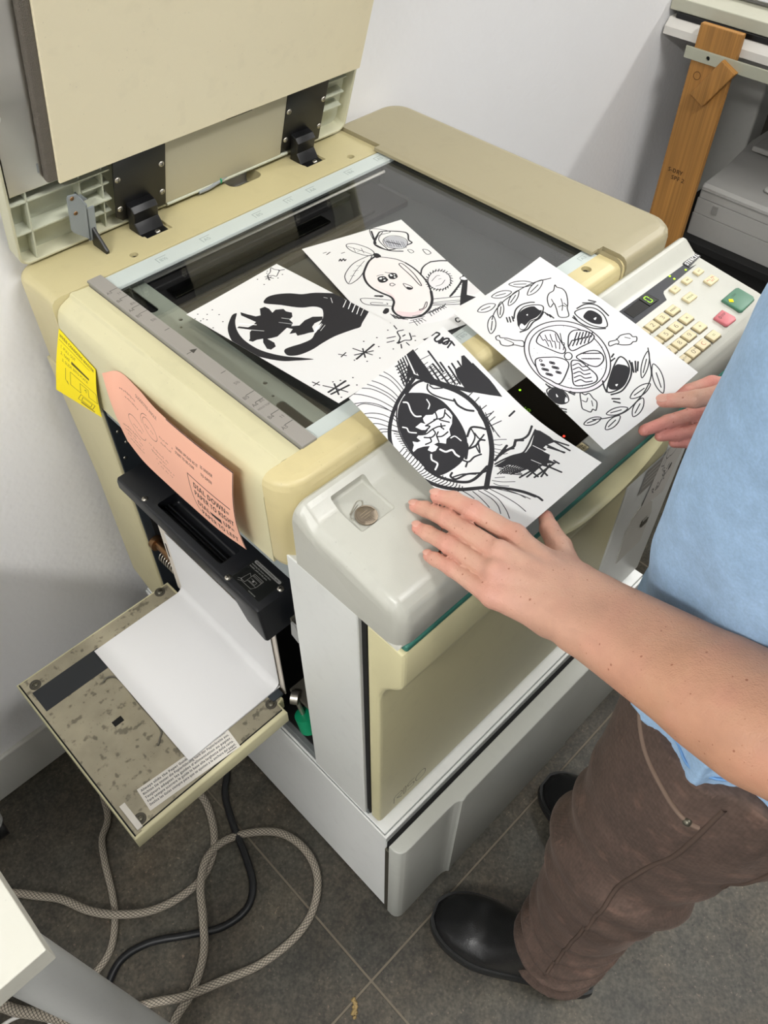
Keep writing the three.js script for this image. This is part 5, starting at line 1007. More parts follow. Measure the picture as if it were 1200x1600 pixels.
// ---------------------------------------------------------------- drawings and notes
const INK = '#17161c', MM = 5;
function artTex(draw, w = 132, h = 216) {
  return canvasTex(w * MM, h * MM, (g) => {
    g.fillStyle = '#e4e4e3'; g.fillRect(0, 0, w * MM, h * MM); g.scale(MM, MM); g.lineCap = 'round'; g.lineJoin = 'round';
    const curve = (p, closed) => { const n = p.length / 2, P = (i) => [p[2 * i], p[2 * i + 1]]; g.beginPath(); const at = (i) => (closed ? P(((i % n) + n) % n) : P(Math.min(n - 1, Math.max(0, i)))); g.moveTo(...at(0)); for (let i = 0; i < (closed ? n : n - 1); i++) { const a = at(i - 1), b = at(i), c = at(i + 1), d = at(i + 2); g.bezierCurveTo(b[0] + (c[0] - a[0]) / 6, b[1] + (c[1] - a[1]) / 6, c[0] - (d[0] - b[0]) / 6, c[1] - (d[1] - b[1]) / 6, c[0], c[1]); } };
    const poly = (p) => { g.beginPath(); for (let i = 0; i < p.length; i += 2) g.lineTo(p[i], p[i + 1]); };
    const f = (p, c = INK) => { poly(p); g.closePath(); g.fillStyle = c; g.fill(); }, fs = (p, c = INK) => { curve(p, true); g.fillStyle = c; g.fill(); };
    const l = (w, p, c = INK) => { poly(p); g.strokeStyle = c; g.lineWidth = w * 1.25; g.stroke(); }, s = (w, p, c = INK) => { curve(p, false); g.strokeStyle = c; g.lineWidth = w * 1.25; g.stroke(); }, c = (w, p, k = INK) => { curve(p, true); g.strokeStyle = k; g.lineWidth = w * 1.25; g.stroke(); };
    const d = (r, p) => { g.fillStyle = INK; for (let i = 0; i < p.length; i += 2) { g.beginPath(); g.arc(p[i], p[i + 1], r * 1.0, 0, 7); g.fill(); } };
    draw(f, fs, l, s, c, d);
  });
}
const paperMat = (tex) => new THREE.MeshStandardMaterial({ map: tex, roughness: 0.7 });
const bil = (a, b, c, d) => (u, v) => V(lerp(lerp(a[0], b[0], u), lerp(c[0], d[0], u), v), lerp(lerp(a[1], b[1], u), lerp(c[1], d[1], u), v), lerp(lerp(a[2], b[2], u), lerp(c[2], d[2], u), v));
{
  const f1 = bil([0.024, 0.9242, -0.054], [0.155, 0.9242, -0.063], [0.043, 0.9242, 0.164], [0.174, 0.9242, 0.155]);
  solo('drawing', sheet((u, v) => f1(u, v).add(V(0, 0.004 * Math.pow(1 - u, 3) * (0.4 + 0.6 * v) + 0.0006, 0)), 10, 16), paperMat(artTex(drawHandAndMoon)), 'ink drawing of a dark hand reaching around a crescent moon, lying on the scanner glass', 'drawing', 'half-size ink drawings');
  const f2 = bil([0.198, 0.9226, -0.069], [0.327, 0.9226, -0.033], [0.1429, 0.9226, 0.1378], [0.2719, 0.9226, 0.1738]);
  solo('drawing', sheet((u, v) => f2(u, v).add(V(0, 0.002 * Math.pow(Math.max(0, u - 0.4), 2), 0)), 10, 16), paperMat(artTex(drawMango)), 'ink drawing of a sad mango pierced by a knife, underneath the other drawings', 'drawing', 'half-size ink drawings');
  // bent over the front ledge down to the console: height by distance along the sheet
  const zs = [0.10, 0.14, 0.17, 0.20, 0.22, 0.25, 0.28, 0.30, 0.32, 0.34, 0.38, 0.44], ys = [0.957, 0.9535, 0.9495, 0.940, 0.932, 0.920, 0.910, 0.9055, 0.9035, 0.9025, 0.9025, 0.9025];
  const fz = (z) => { let i = 0; while (i < zs.length - 2 && z > zs[i + 1]) i++; return lerp(ys[i], ys[i + 1], (z - zs[i]) / (zs[i + 1] - zs[i])); };
  const arc = [[0, 0.1]]; for (let z = 0.1001, s = 0; z <= 0.44; z += 0.0001) { s += Math.hypot(0.0001, fz(z) - fz(z - 0.0001)); arc.push([s, z]); }
  const zAt = (s) => { let lo = 0, hi = arc.length - 1; while (hi - lo > 1) { const m = (lo + hi) >> 1; if (arc[m][0] < s) lo = m; else hi = m; } return arc[lo][1]; };
  const soft = (z) => (fz(z - 0.012) + 2 * fz(z) + fz(z + 0.012)) / 4;
  const xs3 = (u, v) => [lerp(lerp(0.0417, 0.1794, u), lerp(0.044, 0.181, u), v), lerp(lerp(0.081, 0.0706, u), lerp(0.2806, 0.2806, u), v)];
  solo('drawing', sheet((u, v) => { const [x, s] = xs3(u, v), z = zAt(s); return V(x, soft(z), z); }, 12, 40), paperMat(artTex(drawEye)), 'bold ink drawing of an eye with long lashes, held under the left hand', 'drawing', 'half-size ink drawings');
  const f4 = bil([0.222, 0.932, 0.148], [0.343, 0.953, 0.163], [0.197, 0.902, 0.364], [0.333, 0.923, 0.375]);
  solo('drawing', sheet((u, v) => f4(u, v).add(V(0, -0.004 * Math.sin(Math.PI * u) + 0.003 * Math.sin(Math.PI * v), 0)), 14, 18), paperMat(artTex(drawOrangeAndEyes)), 'ink drawing of an orange slice ringed by eyes and leaves, held in the right hand', 'drawing', 'half-size ink drawings');
}
{ // notes on the machine's left side
  const top = [[0, -0.078, 0.897, -0.069], [0.1, -0.0665, 0.9, -0.058], [0.24, -0.0672, 0.902, -0.02], [0.42, -0.0735, 0.905, 0.026], [0.72, -0.0765, 0.91, 0.09], [1, -0.077, 0.916, 0.155]], bot = [[0, -0.078, 0.805, -0.06], [0.18, -0.083, 0.805, -0.02], [0.38, -0.084, 0.805, 0.023], [0.6, -0.084, 0.805, 0.07], [0.82, -0.083, 0.805, 0.117], [1, -0.079, 0.805, 0.154]];
  const C = (L) => new THREE.CatmullRomCurve3(L.map((p) => V(p[1], p[2], p[3]))), at = (c, L) => (u) => { let i = 0; while (i < L.length - 2 && u > L[i + 1][0]) i++; return c.getPoint((i + (u - L[i][0]) / (L[i + 1][0] - L[i][0])) / (L.length - 1)); };
  const A = at(C(top), top), B = at(C(bot), bot);
  const tex = canvasTex(1100, 470, (g, w, h) => {
    g.fillStyle = '#eeb49b'; g.fillRect(0, 0, w, h); g.fillStyle = '#3c2a26'; g.strokeStyle = '#5a3f38'; g.lineWidth = 2.5; const R = rng(11);
    const scrawl = (x, y, n, s = 15) => { g.save(); g.translate(x, y); g.lineWidth = 2.2; for (let i = 0; i < n; i++) { g.beginPath(); let a = i * s; g.moveTo(a, 0); for (let k = 0; k < 3; k++) g.lineTo(a + s * 0.25 * (k + 1) - 2 * R(), -s * 0.5 * R() + (k % 2) * s * 0.35); if (R() < 0.85) g.stroke(); } g.restore(); };
    g.font = '24px sans-serif'; g.fillText('SUGGESTED ANGLE', 250, 60); scrawl(110, 90, 9); scrawl(150, 120, 8);
    g.beginPath(); g.ellipse(375, 160, 72, 44, 0.15, 0, 7); g.stroke(); g.beginPath(); g.ellipse(372, 158, 88, 56, 0.15, 2.6, 4.4); g.stroke(); scrawl(325, 165, 6); scrawl(470, 140, 9, 16); scrawl(480, 168, 7, 16);
    g.beginPath(); g.ellipse(230, 240, 80, 44, 0.2, 0, 5.6); g.stroke(); scrawl(175, 245, 7); for (let i = 0; i < 4; i++) scrawl(60 + i * 12, 310 + i * 26, 14 - i, 14); for (let i = 0; i < 4; i++) scrawl(340 + i * 18, 262 + i * 30, 13 - (i % 2) * 3, 15);
    g.font = 'bold 21px sans-serif'; g.fillText('WHEN UPLOAD AS IT', 640, 118, 190); g.fillText('START TO BE-COM', 628, 148, 170); g.fillText('IS UNDER', 850, 108); g.fillText('TO OPEN', 850, 148);
    g.strokeStyle = '#1d1616'; g.fillStyle = '#1d1616'; g.lineWidth = 5; g.beginPath(); g.moveTo(1065, 215); g.lineTo(725, 205); g.lineTo(728, 330); g.quadraticCurveTo(735, 400, 760, 430); g.stroke();
    g.font = 'bold 46px sans-serif'; g.save(); g.transform(1, 0.02, -0.12, 1, 0, 0); g.fillText('DIAL DOWN=', 790, 248, 300); g.fillText('PAPER TO RIGHT', 790, 300, 315); g.fillText('DIAL', 800, 362); g.fillText('UP=', 1010, 356); g.fillText('PAPER TO LEFT', 818, 418, 290); g.lineWidth = 8; for (let i = 0; i < 7; i++) { g.beginPath(); g.moveTo(905 + i * 6, 340 + (i % 3) * 6); g.lineTo(995, 336 + i * 4); g.stroke(); } g.restore();
    g.lineWidth = 5; g.beginPath(); g.moveTo(560, 3); g.lineTo(1097, 3); g.lineTo(1097, 468); g.stroke();
  });
  solo('note_sheet', sheet((u, v) => { const p = A(u).lerp(B(u), v); p.x -= 0.006 * Math.sin(Math.PI * v) * (0.4 + 0.6 * u); return p; }, 40, 12), paperMat(tex), 'pink sheet with handwritten dial instructions taped to the side of the duplicator', 'note');
  const f = bil([-0.0665, 0.888, -0.1805], [-0.0672, 0.87, -0.112], [-0.078, 0.789, -0.214], [-0.0685, 0.788, -0.133]);
  const yt = canvasTex(512, 600, (g, w, h) => {
    g.fillStyle = '#ffe800'; g.fillRect(0, 0, w, h); g.fillStyle = '#3a3300'; g.strokeStyle = '#4a4200'; g.font = 'bold 40px sans-serif'; g.fillText('WHEN CHANGING MASTER', 16, 58, 470); g.lineWidth = 4; g.beginPath(); g.moveTo(16, 84); g.lineTo(430, 84); g.stroke(); g.font = '36px sans-serif'; g.fillText('1. PULL OUT', 40, 140); g.fillText('2. TAKE', 50, 196); g.fillText('3. SLIDE INTO PLACE', 70, 252, 400); g.lineWidth = 9; for (let i = 0; i < 4; i++) { g.beginPath(); g.moveTo(190, 178 + i * 6); g.lineTo(420, 186 + i * 4); g.stroke(); }
    g.lineWidth = 5; const P = (...q) => { g.beginPath(); g.moveTo(q[0], q[1]); for (let i = 2; i < q.length; i += 2) g.lineTo(q[i], q[i + 1]); g.stroke(); };
    P(180, 290, 180, 430, 300, 440, 300, 330, 400, 330, 400, 420, 500, 420, 500, 300, 180, 290); P(300, 460, 260, 540, 420, 560, 460, 480, 300, 460); P(320, 480, 300, 530, 400, 545, 425, 492, 320, 480); P(120, 290, 118, 410, 150, 440, 138, 415); P(350, 370, 372, 352, 372, 388); g.lineWidth = 12; P(290, 560, 440, 580);
  });
  solo('sticky_note', sheet((u, v) => { const p = f(u, v); p.x -= 0.006 * v * v * (1 - 0.6 * u) + 0.003 * Math.sin(Math.PI * v); return p; }, 10, 14), paperMat(yt), 'bright yellow sticky note with a small ink diagram on the side of the duplicator', 'note');
}
{ // blank paper in the feed tray; the top sheet bends up along the stop plate into the feed
  const z0 = -0.0865, d = 0.2195;
  solo('blank_sheet', sheet((u, v) => V(-0.2062 + u * 0.1475, 0.4696, z0 + v * d), 4, 4, 0.0018), M.paper, 'blank white sheets lying flat under the topmost sheet in the feed tray', 'sheet of paper', 'blank sheets in the feed tray');
  const R = 0.012, x0 = -0.2066, x1 = -0.0595, flat = x1 - R - x0, len = flat + R * Math.PI / 2 + 0.12;
  const f = (u, v) => { const s = u * len; let x, y; if (s < flat) { x = x0 + s; y = 0.4714 + 0.0004 * Math.sin(s * 20); } else if (s < flat + R * Math.PI / 2) { const a = (s - flat) / R; x = x0 + flat + R * Math.sin(a); y = 0.4714 + R * (1 - Math.cos(a)); } else { x = x1; y = 0.4714 + R + s - flat - R * Math.PI / 2; } return V(x, y, z0 + v * d); };
  solo('blank_sheet', sheet(f, 60, 6, 0.0012), M.paper, 'topmost blank white sheet in the feed tray, bent up into the machine', 'sheet of paper', 'blank sheets in the feed tray');
}
{ // coin and paper clip in the console recess
  const y = 0.8928 - 0.1195 * (0.2565 - 0.247) - 0.0023;
  const ct = canvasTex(256, 256, (g, w, h) => { g.fillStyle = '#8e8272'; g.fillRect(0, 0, w, h); g.strokeStyle = '#b9a98f'; g.lineWidth = 6; for (const q of [[70, 90, 180, 88], [60, 120, 200, 122], [80, 150, 160, 150]]) { g.beginPath(); g.moveTo(q[0], q[1]); g.lineTo(q[2], q[3]); g.stroke(); } g.strokeStyle = '#6e6354'; g.lineWidth = 4; g.beginPath(); g.arc(128, 128, 104, 0, 7); g.stroke(); for (let i = 0; i < 5; i++) { g.beginPath(); g.moveTo(80 + i * 22, 165); g.lineTo(84 + i * 22, 205); g.stroke(); } });
  const prof = [[0, 0.0016], [0.0098, 0.0016], [0.0102, 0.0019], [0.0106, 0.0017], [0.0107, 0.0009], [0.0106, 0], [0, 0]].reverse(), g = lathe(prof, 40), p = g.attributes.position, uv = new Float32Array(p.count * 2); for (let i = 0; i < p.count; i++) { uv[2 * i] = 0.5 + p.getX(i) / 0.022; uv[2 * i + 1] = 0.5 - p.getZ(i) / 0.022; } g.setAttribute('uv', new THREE.BufferAttribute(uv, 2)); g.rotateX(0.119); g.translate(-0.0125, y + 0.0006, 0.2585);
  solo('coin', toCreasedNormals(g, 0.6), new THREE.MeshStandardMaterial({ map: ct, roughness: 0.38, metalness: 0.75 }), 'worn silver coin lying in the small square recess of the console', 'coin');
  const clip = [[-0.022, 0, 0.247], [-0.006, 0, 0.2405], [-0.0035, 0, 0.2425], [-0.005, 0, 0.2455], [-0.02, 0, 0.2535], [-0.0235, 0, 0.253], [-0.0235, 0, 0.2495], [-0.009, 0, 0.2435]].map(([x, , z]) => V(x - 0.0005, 0.8928 - 0.1195 * (z - 0.247) - 0.0017, z + 0.001));
  solo('paper_clip', tube(clip, 0.0004, 60, 6), M.screw, 'thin wire paper clip partly under the coin in the console recess', 'paper clip');
}
// ---------------------------------------------------------------- the person at the machine
const smin = (a, b, k) => { const h = Math.max(k - Math.abs(a - b), 0) / k; return Math.min(a, b) - h * h * k * 0.25; };
function cone(a, b, ra, rb) {                         // distance to a tapered capsule
  const [ax, ay, az] = a, dx = b[0] - ax, dy = b[1] - ay, dz = b[2] - az, l = dx * dx + dy * dy + dz * dz;
  return (x, y, z) => { const px = x - ax, py = y - ay, pz = z - az, t = clamp((px * dx + py * dy + pz * dz) / l), qx = px - dx * t, qy = py - dy * t, qz = pz - dz * t; return Math.sqrt(qx * qx + qy * qy + qz * qz) - lerp(ra, rb, t); };
}
const chain = (pts, rs) => pts.slice(1).map((p, i) => cone(pts[i], p, rs[i], rs[i + 1]));
const ell = (c, r) => (x, y, z) => { const a = (x - c[0]) / r[0], b = (y - c[1]) / r[1], d = (z - c[2]) / r[2], k = Math.sqrt(a * a + b * b + d * d); return (k - 1) * Math.min(r[0], r[1], r[2]); };
function blend(list, k) { return (x, y, z) => { let d = 1; for (const f of list) d = smin(d, f(x, y, z), k); return d; }; }
function nets(f, lo, hi, h) {                         // naive surface nets
  const n = [0, 1, 2].map((i) => Math.ceil((hi[i] - lo[i]) / h) + 1), [nx, ny, nz] = n, v = new Float32Array(nx * ny * nz), I = (i, j, k) => i + nx * (j + ny * k);
  for (let k = 0; k < nz; k++) for (let j = 0; j < ny; j++) for (let i = 0; i < nx; i++) v[I(i, j, k)] = f(lo[0] + i * h, lo[1] + j * h, lo[2] + k * h);
  const id = new Int32Array(nx * ny * nz).fill(-1), pos = [], idx = [], E = [[0, 1], [0, 2], [0, 4], [1, 3], [1, 5], [2, 3], [2, 6], [3, 7], [4, 5], [4, 6], [5, 7], [6, 7]];
  for (let k = 0; k + 1 < nz; k++) for (let j = 0; j + 1 < ny; j++) for (let i = 0; i + 1 < nx; i++) {
    let m = 0; const c = []; for (let q = 0; q < 8; q++) { const d = v[I(i + (q & 1), j + ((q >> 1) & 1), k + (q >> 2))]; c.push(d); if (d < 0) m |= 1 << q; }
    if (m === 0 || m === 255) continue;
    let x = 0, y = 0, z = 0, s = 0; for (const [a, b] of E) if ((c[a] < 0) !== (c[b] < 0)) { const t = c[a] / (c[a] - c[b]); x += lerp(a & 1, b & 1, t); y += lerp((a >> 1) & 1, (b >> 1) & 1, t); z += lerp(a >> 2, b >> 2, t); s++; }
    id[I(i, j, k)] = pos.length / 3; pos.push(lo[0] + (i + x / s) * h, lo[1] + (j + y / s) * h, lo[2] + (k + z / s) * h);
  }
  const quad = (a, b, c, d, flip) => { if (a < 0 || b < 0 || c < 0 || d < 0) return; if (flip) idx.push(a, c, b, a, d, c); else idx.push(a, b, c, a, c, d); };
  for (let k = 1; k + 1 < nz; k++) for (let j = 1; j + 1 < ny; j++) for (let i = 1; i + 1 < nx; i++) {
    const a = v[I(i, j, k)] < 0;
    if (a !== v[I(i + 1, j, k)] < 0) quad(id[I(i, j - 1, k - 1)], id[I(i, j, k - 1)], id[I(i, j, k)], id[I(i, j - 1, k)], !a);
    if (a !== v[I(i, j + 1, k)] < 0) quad(id[I(i - 1, j, k - 1)], id[I(i - 1, j, k)], id[I(i, j, k)], id[I(i, j, k - 1)], !a);
    if (a !== v[I(i, j, k + 1)] < 0) quad(id[I(i - 1, j - 1, k)], id[I(i, j - 1, k)], id[I(i, j, k)], id[I(i - 1, j, k)], !a);
  }
  const g = new THREE.BufferGeometry(); g.setAttribute('position', new THREE.Float32BufferAttribute(pos, 3)); g.setIndex(idx);
  const nor = [], e = h * 0.4; for (let i = 0; i < pos.length; i += 3) { const [x, y, z] = [pos[i], pos[i + 1], pos[i + 2]], q = V(f(x + e, y, z) - f(x - e, y, z), f(x, y + e, z) - f(x, y - e, z), f(x, y, z + e) - f(x, y, z - e)).normalize(); nor.push(q.x, q.y, q.z); }
  g.setAttribute('normal', new THREE.Float32BufferAttribute(nor, 3)); return g;
}
const person = thing('person', 'person in a light blue T-shirt, brown trousers and black boots holding two drawings', 'person', [0.19, 0, 0.58]);
{
  // ---- hands and arms
  const fingerSet = (sets) => sets.map(([pts, rs]) => { const c = chain(pts, rs); return (x, y, z) => { let d = 1; for (const q of c) d = smin(d, q(x, y, z), 0.003); return d; }; });
  const hand = (fingers, palm, kp = 0.007) => { const F = fingerSet(fingers), P = blend(palm, 0.013); return (x, y, z) => { const p = P(x, y, z); let d = p; for (const q of F) d = Math.min(d, smin(p, q(x, y, z), kp)); return d; }; };
  const LW = [0.022, 0.921, 0.452], LE = [-0.013, 1.003, 0.705], LS = [0.035, 1.28, 0.63];
  const L = {
    index: [[0.0415, 0.922, 0.380], [0.0372, 0.9235, 0.338], [0.0382, 0.918, 0.3155], [0.0338, 0.9135, 0.3]], middle: [[0.0165, 0.925, 0.3835], [0.0243, 0.9085, 0.3215], [0.0266, 0.897, 0.294], [0.0246, 0.8935, 0.2835]],
    ring: [[0.0012, 0.920, 0.392], [0.0065, 0.9055, 0.3405], [0.009, 0.8955, 0.314], [0.0088, 0.8925, 0.302]], pinky: [[-0.0125, 0.912, 0.4], [-0.0078, 0.9015, 0.357], [-0.006, 0.8935, 0.337], [-0.0052, 0.8895, 0.3285]],
    thumb: [[0.046, 0.912, 0.434], [0.0735, 0.902, 0.406], [0.0885, 0.895, 0.385], [0.1, 0.8915, 0.3725]],
  };
  const lf = [[L.index, [0.0092, 0.0083, 0.0071, 0.0062]], [L.middle, [0.0092, 0.0082, 0.007, 0.0059]], [L.ring, [0.0086, 0.0079, 0.0068, 0.0057]], [L.pinky, [0.008, 0.0069, 0.006, 0.0052]], [L.thumb, [0.0145, 0.0105, 0.0084, 0.0066]]];
  const arm = (W, E, side) => [cone([W[0] + 0.012 * side, W[1], W[2]], [lerp(W[0], E[0], 0.6) + 0.012 * side, lerp(W[1], E[1], 0.6), lerp(W[2], E[2], 0.6)], 0.0215, 0.034), cone([W[0] - 0.012 * side, W[1] - 0.002, W[2]], [lerp(W[0], E[0], 0.6) - 0.01 * side, lerp(W[1], E[1], 0.6), lerp(W[2], E[2], 0.6)], 0.0205, 0.033), cone([lerp(W[0], E[0], 0.5), lerp(W[1], E[1], 0.5), lerp(W[2], E[2], 0.5)], E, 0.036, 0.041)];
  const lPalm = [cone([0.0405, 0.92, 0.387], [0.036, 0.918, 0.438], 0.0098, 0.0165), cone([0.017, 0.9225, 0.39], [0.026, 0.92, 0.442], 0.0108, 0.017), cone([0.0025, 0.9185, 0.398], [0.014, 0.917, 0.443], 0.0105, 0.0165), cone([-0.010, 0.9115, 0.405], [0.006, 0.913, 0.441], 0.0098, 0.0165), cone([0.03, 0.908, 0.41], [0.045, 0.91, 0.43], 0.012, 0.017), cone([0.012, 0.904, 0.40], [0.018, 0.906, 0.435], 0.012, 0.014)];
  const tend = [[L.index[0], [0.03, 0.934, 0.44]], [L.middle[0], [0.024, 0.935, 0.44]], [L.ring[0], [0.018, 0.932, 0.44]]].map(([a, b]) => cone([a[0], a[1] + 0.0075, a[2]], b, 0.0045, 0.003));
  const lHand = hand(lf, [...lPalm, ...arm(LW, LE, 1), cone([0.0335, 0.932, 0.462], [0.0335, 0.93, 0.458], 0.0105, 0.01), cone([-0.001, 0.927, 0.468], [-0.001, 0.927, 0.464], 0.0115, 0.01)]);
  const lAll = (x, y, z) => { let d = lHand(x, y, z); for (const t of tend) d = smin(d, t(x, y, z), 0.009); return d; };
  const RW = [0.352, 0.915, 0.462], RE = [0.44, 1.0, 0.68], RS = [0.355, 1.28, 0.63];
  const R = {
    thumb: [[0.328, 0.925, 0.442], [0.305, 0.935, 0.413], [0.2855, 0.932, 0.398], [0.2715, 0.9235, 0.3745]], index: [[0.358, 0.912, 0.415], [0.343, 0.911, 0.388], [0.316, 0.9075, 0.3745], [0.297, 0.9055, 0.366]],
    middle: [[0.346, 0.903, 0.423], [0.306, 0.9, 0.397], [0.277, 0.8985, 0.3835], [0.252, 0.897, 0.3735]], ring: [[0.338, 0.893, 0.432], [0.304, 0.889, 0.41], [0.281, 0.888, 0.3955], [0.2655, 0.8885, 0.3855]], pinky: [[0.33, 0.884, 0.44], [0.305, 0.879, 0.422], [0.291, 0.878, 0.4085], [0.277, 0.879, 0.3965]],
  };
  const rf = [[R.index, [0.0095, 0.0076, 0.0068, 0.006]], [R.middle, [0.0095, 0.0078, 0.007, 0.006]], [R.ring, [0.009, 0.0074, 0.0067, 0.0057]], [R.pinky, [0.0085, 0.0066, 0.0059, 0.0051]], [R.thumb, [0.013, 0.0098, 0.0084, 0.0066]]];
  const rPalm = [cone(R.index[0], [0.358, 0.92, 0.452], 0.0115, 0.016), cone(R.middle[0], [0.352, 0.912, 0.455], 0.012, 0.017), cone(R.ring[0], [0.348, 0.905, 0.458], 0.012, 0.016), cone(R.pinky[0], [0.344, 0.9, 0.46], 0.0115, 0.0155)];
  const rAll = hand(rf, [...rPalm, ...arm(RW, RE, -1)]);
  // ---- torso, neck and head
  const trunk = [cone([0.19, 0.87, 0.6], [0.19, 1.05, 0.585], 0.095, 0.09), cone([0.15, 1.2, 0.59], [0.23, 1.2, 0.59], 0.09, 0.09), cone(LS, RS, 0.05, 0.05), cone([0.19, 1.05, 0.585], [0.19, 1.25, 0.59], 0.1, 0.1), cone([0.19, 1.28, 0.6], [0.178, 1.415, 0.545], 0.056, 0.05),
    cone(LS, LE, 0.047, 0.039), cone(RS, RE, 0.047, 0.039), cone(LE, [lerp(LE[0], LW[0], 0.35), lerp(LE[1], LW[1], 0.35), lerp(LE[2], LW[2], 0.35)], 0.039, 0.036), cone(RE, [lerp(RE[0], RW[0], 0.3), lerp(RE[1], RW[1], 0.3), lerp(RE[2], RW[2], 0.3)], 0.039, 0.036)];
  const headC = V(0.172, 1.5, 0.505), tilt = new THREE.Matrix4().makeTranslation(headC.x, headC.y, headC.z).multiply(new THREE.Matrix4().makeRotationY(0.18)).multiply(new THREE.Matrix4().makeRotationX(-0.55)), unTilt = tilt.clone().invert(), hp = V(0, 0, 0);
  // head in its own frame: face towards -z
  const H = [ell([0, 0.02, 0.012], [0.074, 0.1, 0.092]), ell([0, -0.035, -0.02], [0.056, 0.075, 0.066]), cone([-0.035, -0.06, -0.01], [0, -0.098, -0.055], 0.024, 0.02), cone([0.035, -0.06, -0.01], [0, -0.098, -0.055], 0.024, 0.02), cone([0, 0.012, -0.083], [0, -0.026, -0.101], 0.008, 0.011), ell([0.014, -0.032, -0.09], [0.01, 0.008, 0.01]), ell([-0.014, -0.032, -0.09], [0.01, 0.008, 0.01]), cone([-0.032, 0.026, -0.076], [0.032, 0.026, -0.076], 0.011, 0.011), cone([-0.017, -0.058, -0.079], [0.017, -0.058, -0.079], 0.0065, 0.0065), cone([-0.014, -0.067, -0.077], [0.014, -0.067, -0.077], 0.007, 0.007), ell([0.076, -0.005, 0.012], [0.011, 0.032, 0.02]), ell([-0.076, -0.005, 0.012], [0.011, 0.032, 0.02])];
  const headF = (x, y, z) => { hp.set(x, y, z).applyMatrix4(unTilt); let d = 1; for (const q of H) d = smin(d, q(hp.x, hp.y, hp.z), 0.012); for (const s of [-1, 1]) d = Math.max(d, -(Math.hypot(hp.x - 0.031 * s, hp.y - 0.004, hp.z + 0.091) - 0.0145)); return d; };
  const bodyF = (x, y, z) => { let d = 1; for (const q of trunk) d = smin(d, q(x, y, z), 0.05); if (y > 1.33) d = smin(d, headF(x, y, z), 0.03); return d; };
  const jointW = [...[L.index, L.middle, L.ring, L.pinky].flatMap((f) => [[f[1], 0.012, 0.75], [f[2], 0.009, 0.4], [f[3], 0.011, 1], [f[0], 0.014, 0.55]]), [L.thumb[3], 0.013, 0.9], [L.thumb[2], 0.012, 0.5], ...[R.index, R.middle, R.ring, R.pinky].flatMap((f) => [[f[3], 0.03, 1.5], [f[1], 0.02, 1.2], [f[0], 0.03, 0.8]]), [R.thumb[3], 0.013, 0.9], [R.thumb[1], 0.02, 0.4]];
  const paint = (g) => {
    const p = g.attributes.position, col = new Float32Array(p.count * 3);
    for (let i = 0; i < p.count; i++) {
      const x = p.getX(i), y = p.getY(i), z = p.getZ(i); let w = 0; for (const [c, r, k] of jointW) { const d = Math.hypot(x - c[0], y - c[1], z - c[2]); if (d < r * 2.2) w = Math.max(w, k * Math.exp(-d * d / (r * r))); }
      const n = noise3(x * 55, y * 55, z * 55), m = noise3(x * 160 + 9, y * 160, z * 160); const pink = clamp(w * 0.8 + 0.3 * (n - 0.45)), arm = smooth(0.42, 0.56, z) * (y > 0.86 && y < 1.1 ? 1 : 0);
      let r = 0.64, gg = 0.375, b = 0.275; r = lerp(r, 0.56, arm); gg = lerp(gg, 0.30, arm); b = lerp(b, 0.19, arm); r = lerp(r, 0.70, pink); gg = lerp(gg, 0.285, pink); b = lerp(b, 0.235, pink);
      const k = 0.96 + 0.07 * m; col.set([r * k, gg * k, b * k], i * 3);
    }
    g.setAttribute('color', new THREE.BufferAttribute(col, 3)); return g;
  };
  const bodyGeo = [nets(bodyF, [-0.12, 0.76, 0.36], [0.54, 1.66, 0.78], 0.011), nets(lAll, [-0.065, 0.868, 0.27], [0.125, 1.052, 0.745], 0.0021), nets((x, y, z) => rAll(x, y, z), [0.225, 0.858, 0.345], [0.47, 1.0, 0.62], 0.0025)].map(paint);
  const merged = uvBox(mergeGeometries(bodyGeo));
  const skinBump = dataTex(512, (u, v) => 255 * (0.5 * fbm(u, v, 60, 3, 201) + 0.5 * fbm(u, v, 150, 2, 202)), false);
  const skinMap = dataTex(512, (u, v, x, y) => { const m = fbm(u, v, 10, 4, 210); let k = 0.95 + 0.09 * m, c = [255 * k, 252 * k, 250 * k]; const R0 = 22, cx = Math.floor(x / R0), cy = Math.floor(y / R0), q = hash(cx, cy, 44); if (q > 0.72) { const dx = x - (cx + 0.3 + 0.4 * hash(cx, cy, 45)) * R0, dy = y - (cy + 0.3 + 0.4 * hash(cx, cy, 46)) * R0, rr = 0.6 + 1.9 * Math.pow(hash(cx, cy, 47), 4), f = smooth(rr + 0.9, rr - 0.6, Math.hypot(dx, dy)); const a = 0.42 * f; c = [c[0] * (1 - 0.5 * a), c[1] * (1 - 0.75 * a), c[2] * (1 - 0.85 * a)]; } return c; });
  const skin = new THREE.MeshPhysicalMaterial({ color: 0xffffff, vertexColors: true, map: rep(skinMap, 6.5), roughness: 0.5, bumpMap: rep(skinBump, 9), bumpScale: 0.0005, sheen: 0.15, sheenColor: new THREE.Color(0.9, 0.6, 0.5), sheenRoughness: 0.5 });
  const body = part('body', merged, skin, person);
  const nail = (f, r, up) => { const t = V(...f[3]), b = V(...f[2]), d = t.clone().sub(b).normalize(), u = V(...up).addScaledVector(d, -V(...up).dot(d)).normalize(), s = u.clone().cross(d), p = t.clone().addScaledVector(u, r * 0.8).addScaledVector(d, 0.0005); const m = new THREE.Matrix4().makeBasis(s, u, d).setPosition(p); part('fingernail', new THREE.SphereGeometry(1, 16, 10).scale(r * 0.72, r * 0.26, r * 0.95).applyMatrix4(m), nailMat, body); };
  const nailMat = plain(0xd9a594, 0.3);
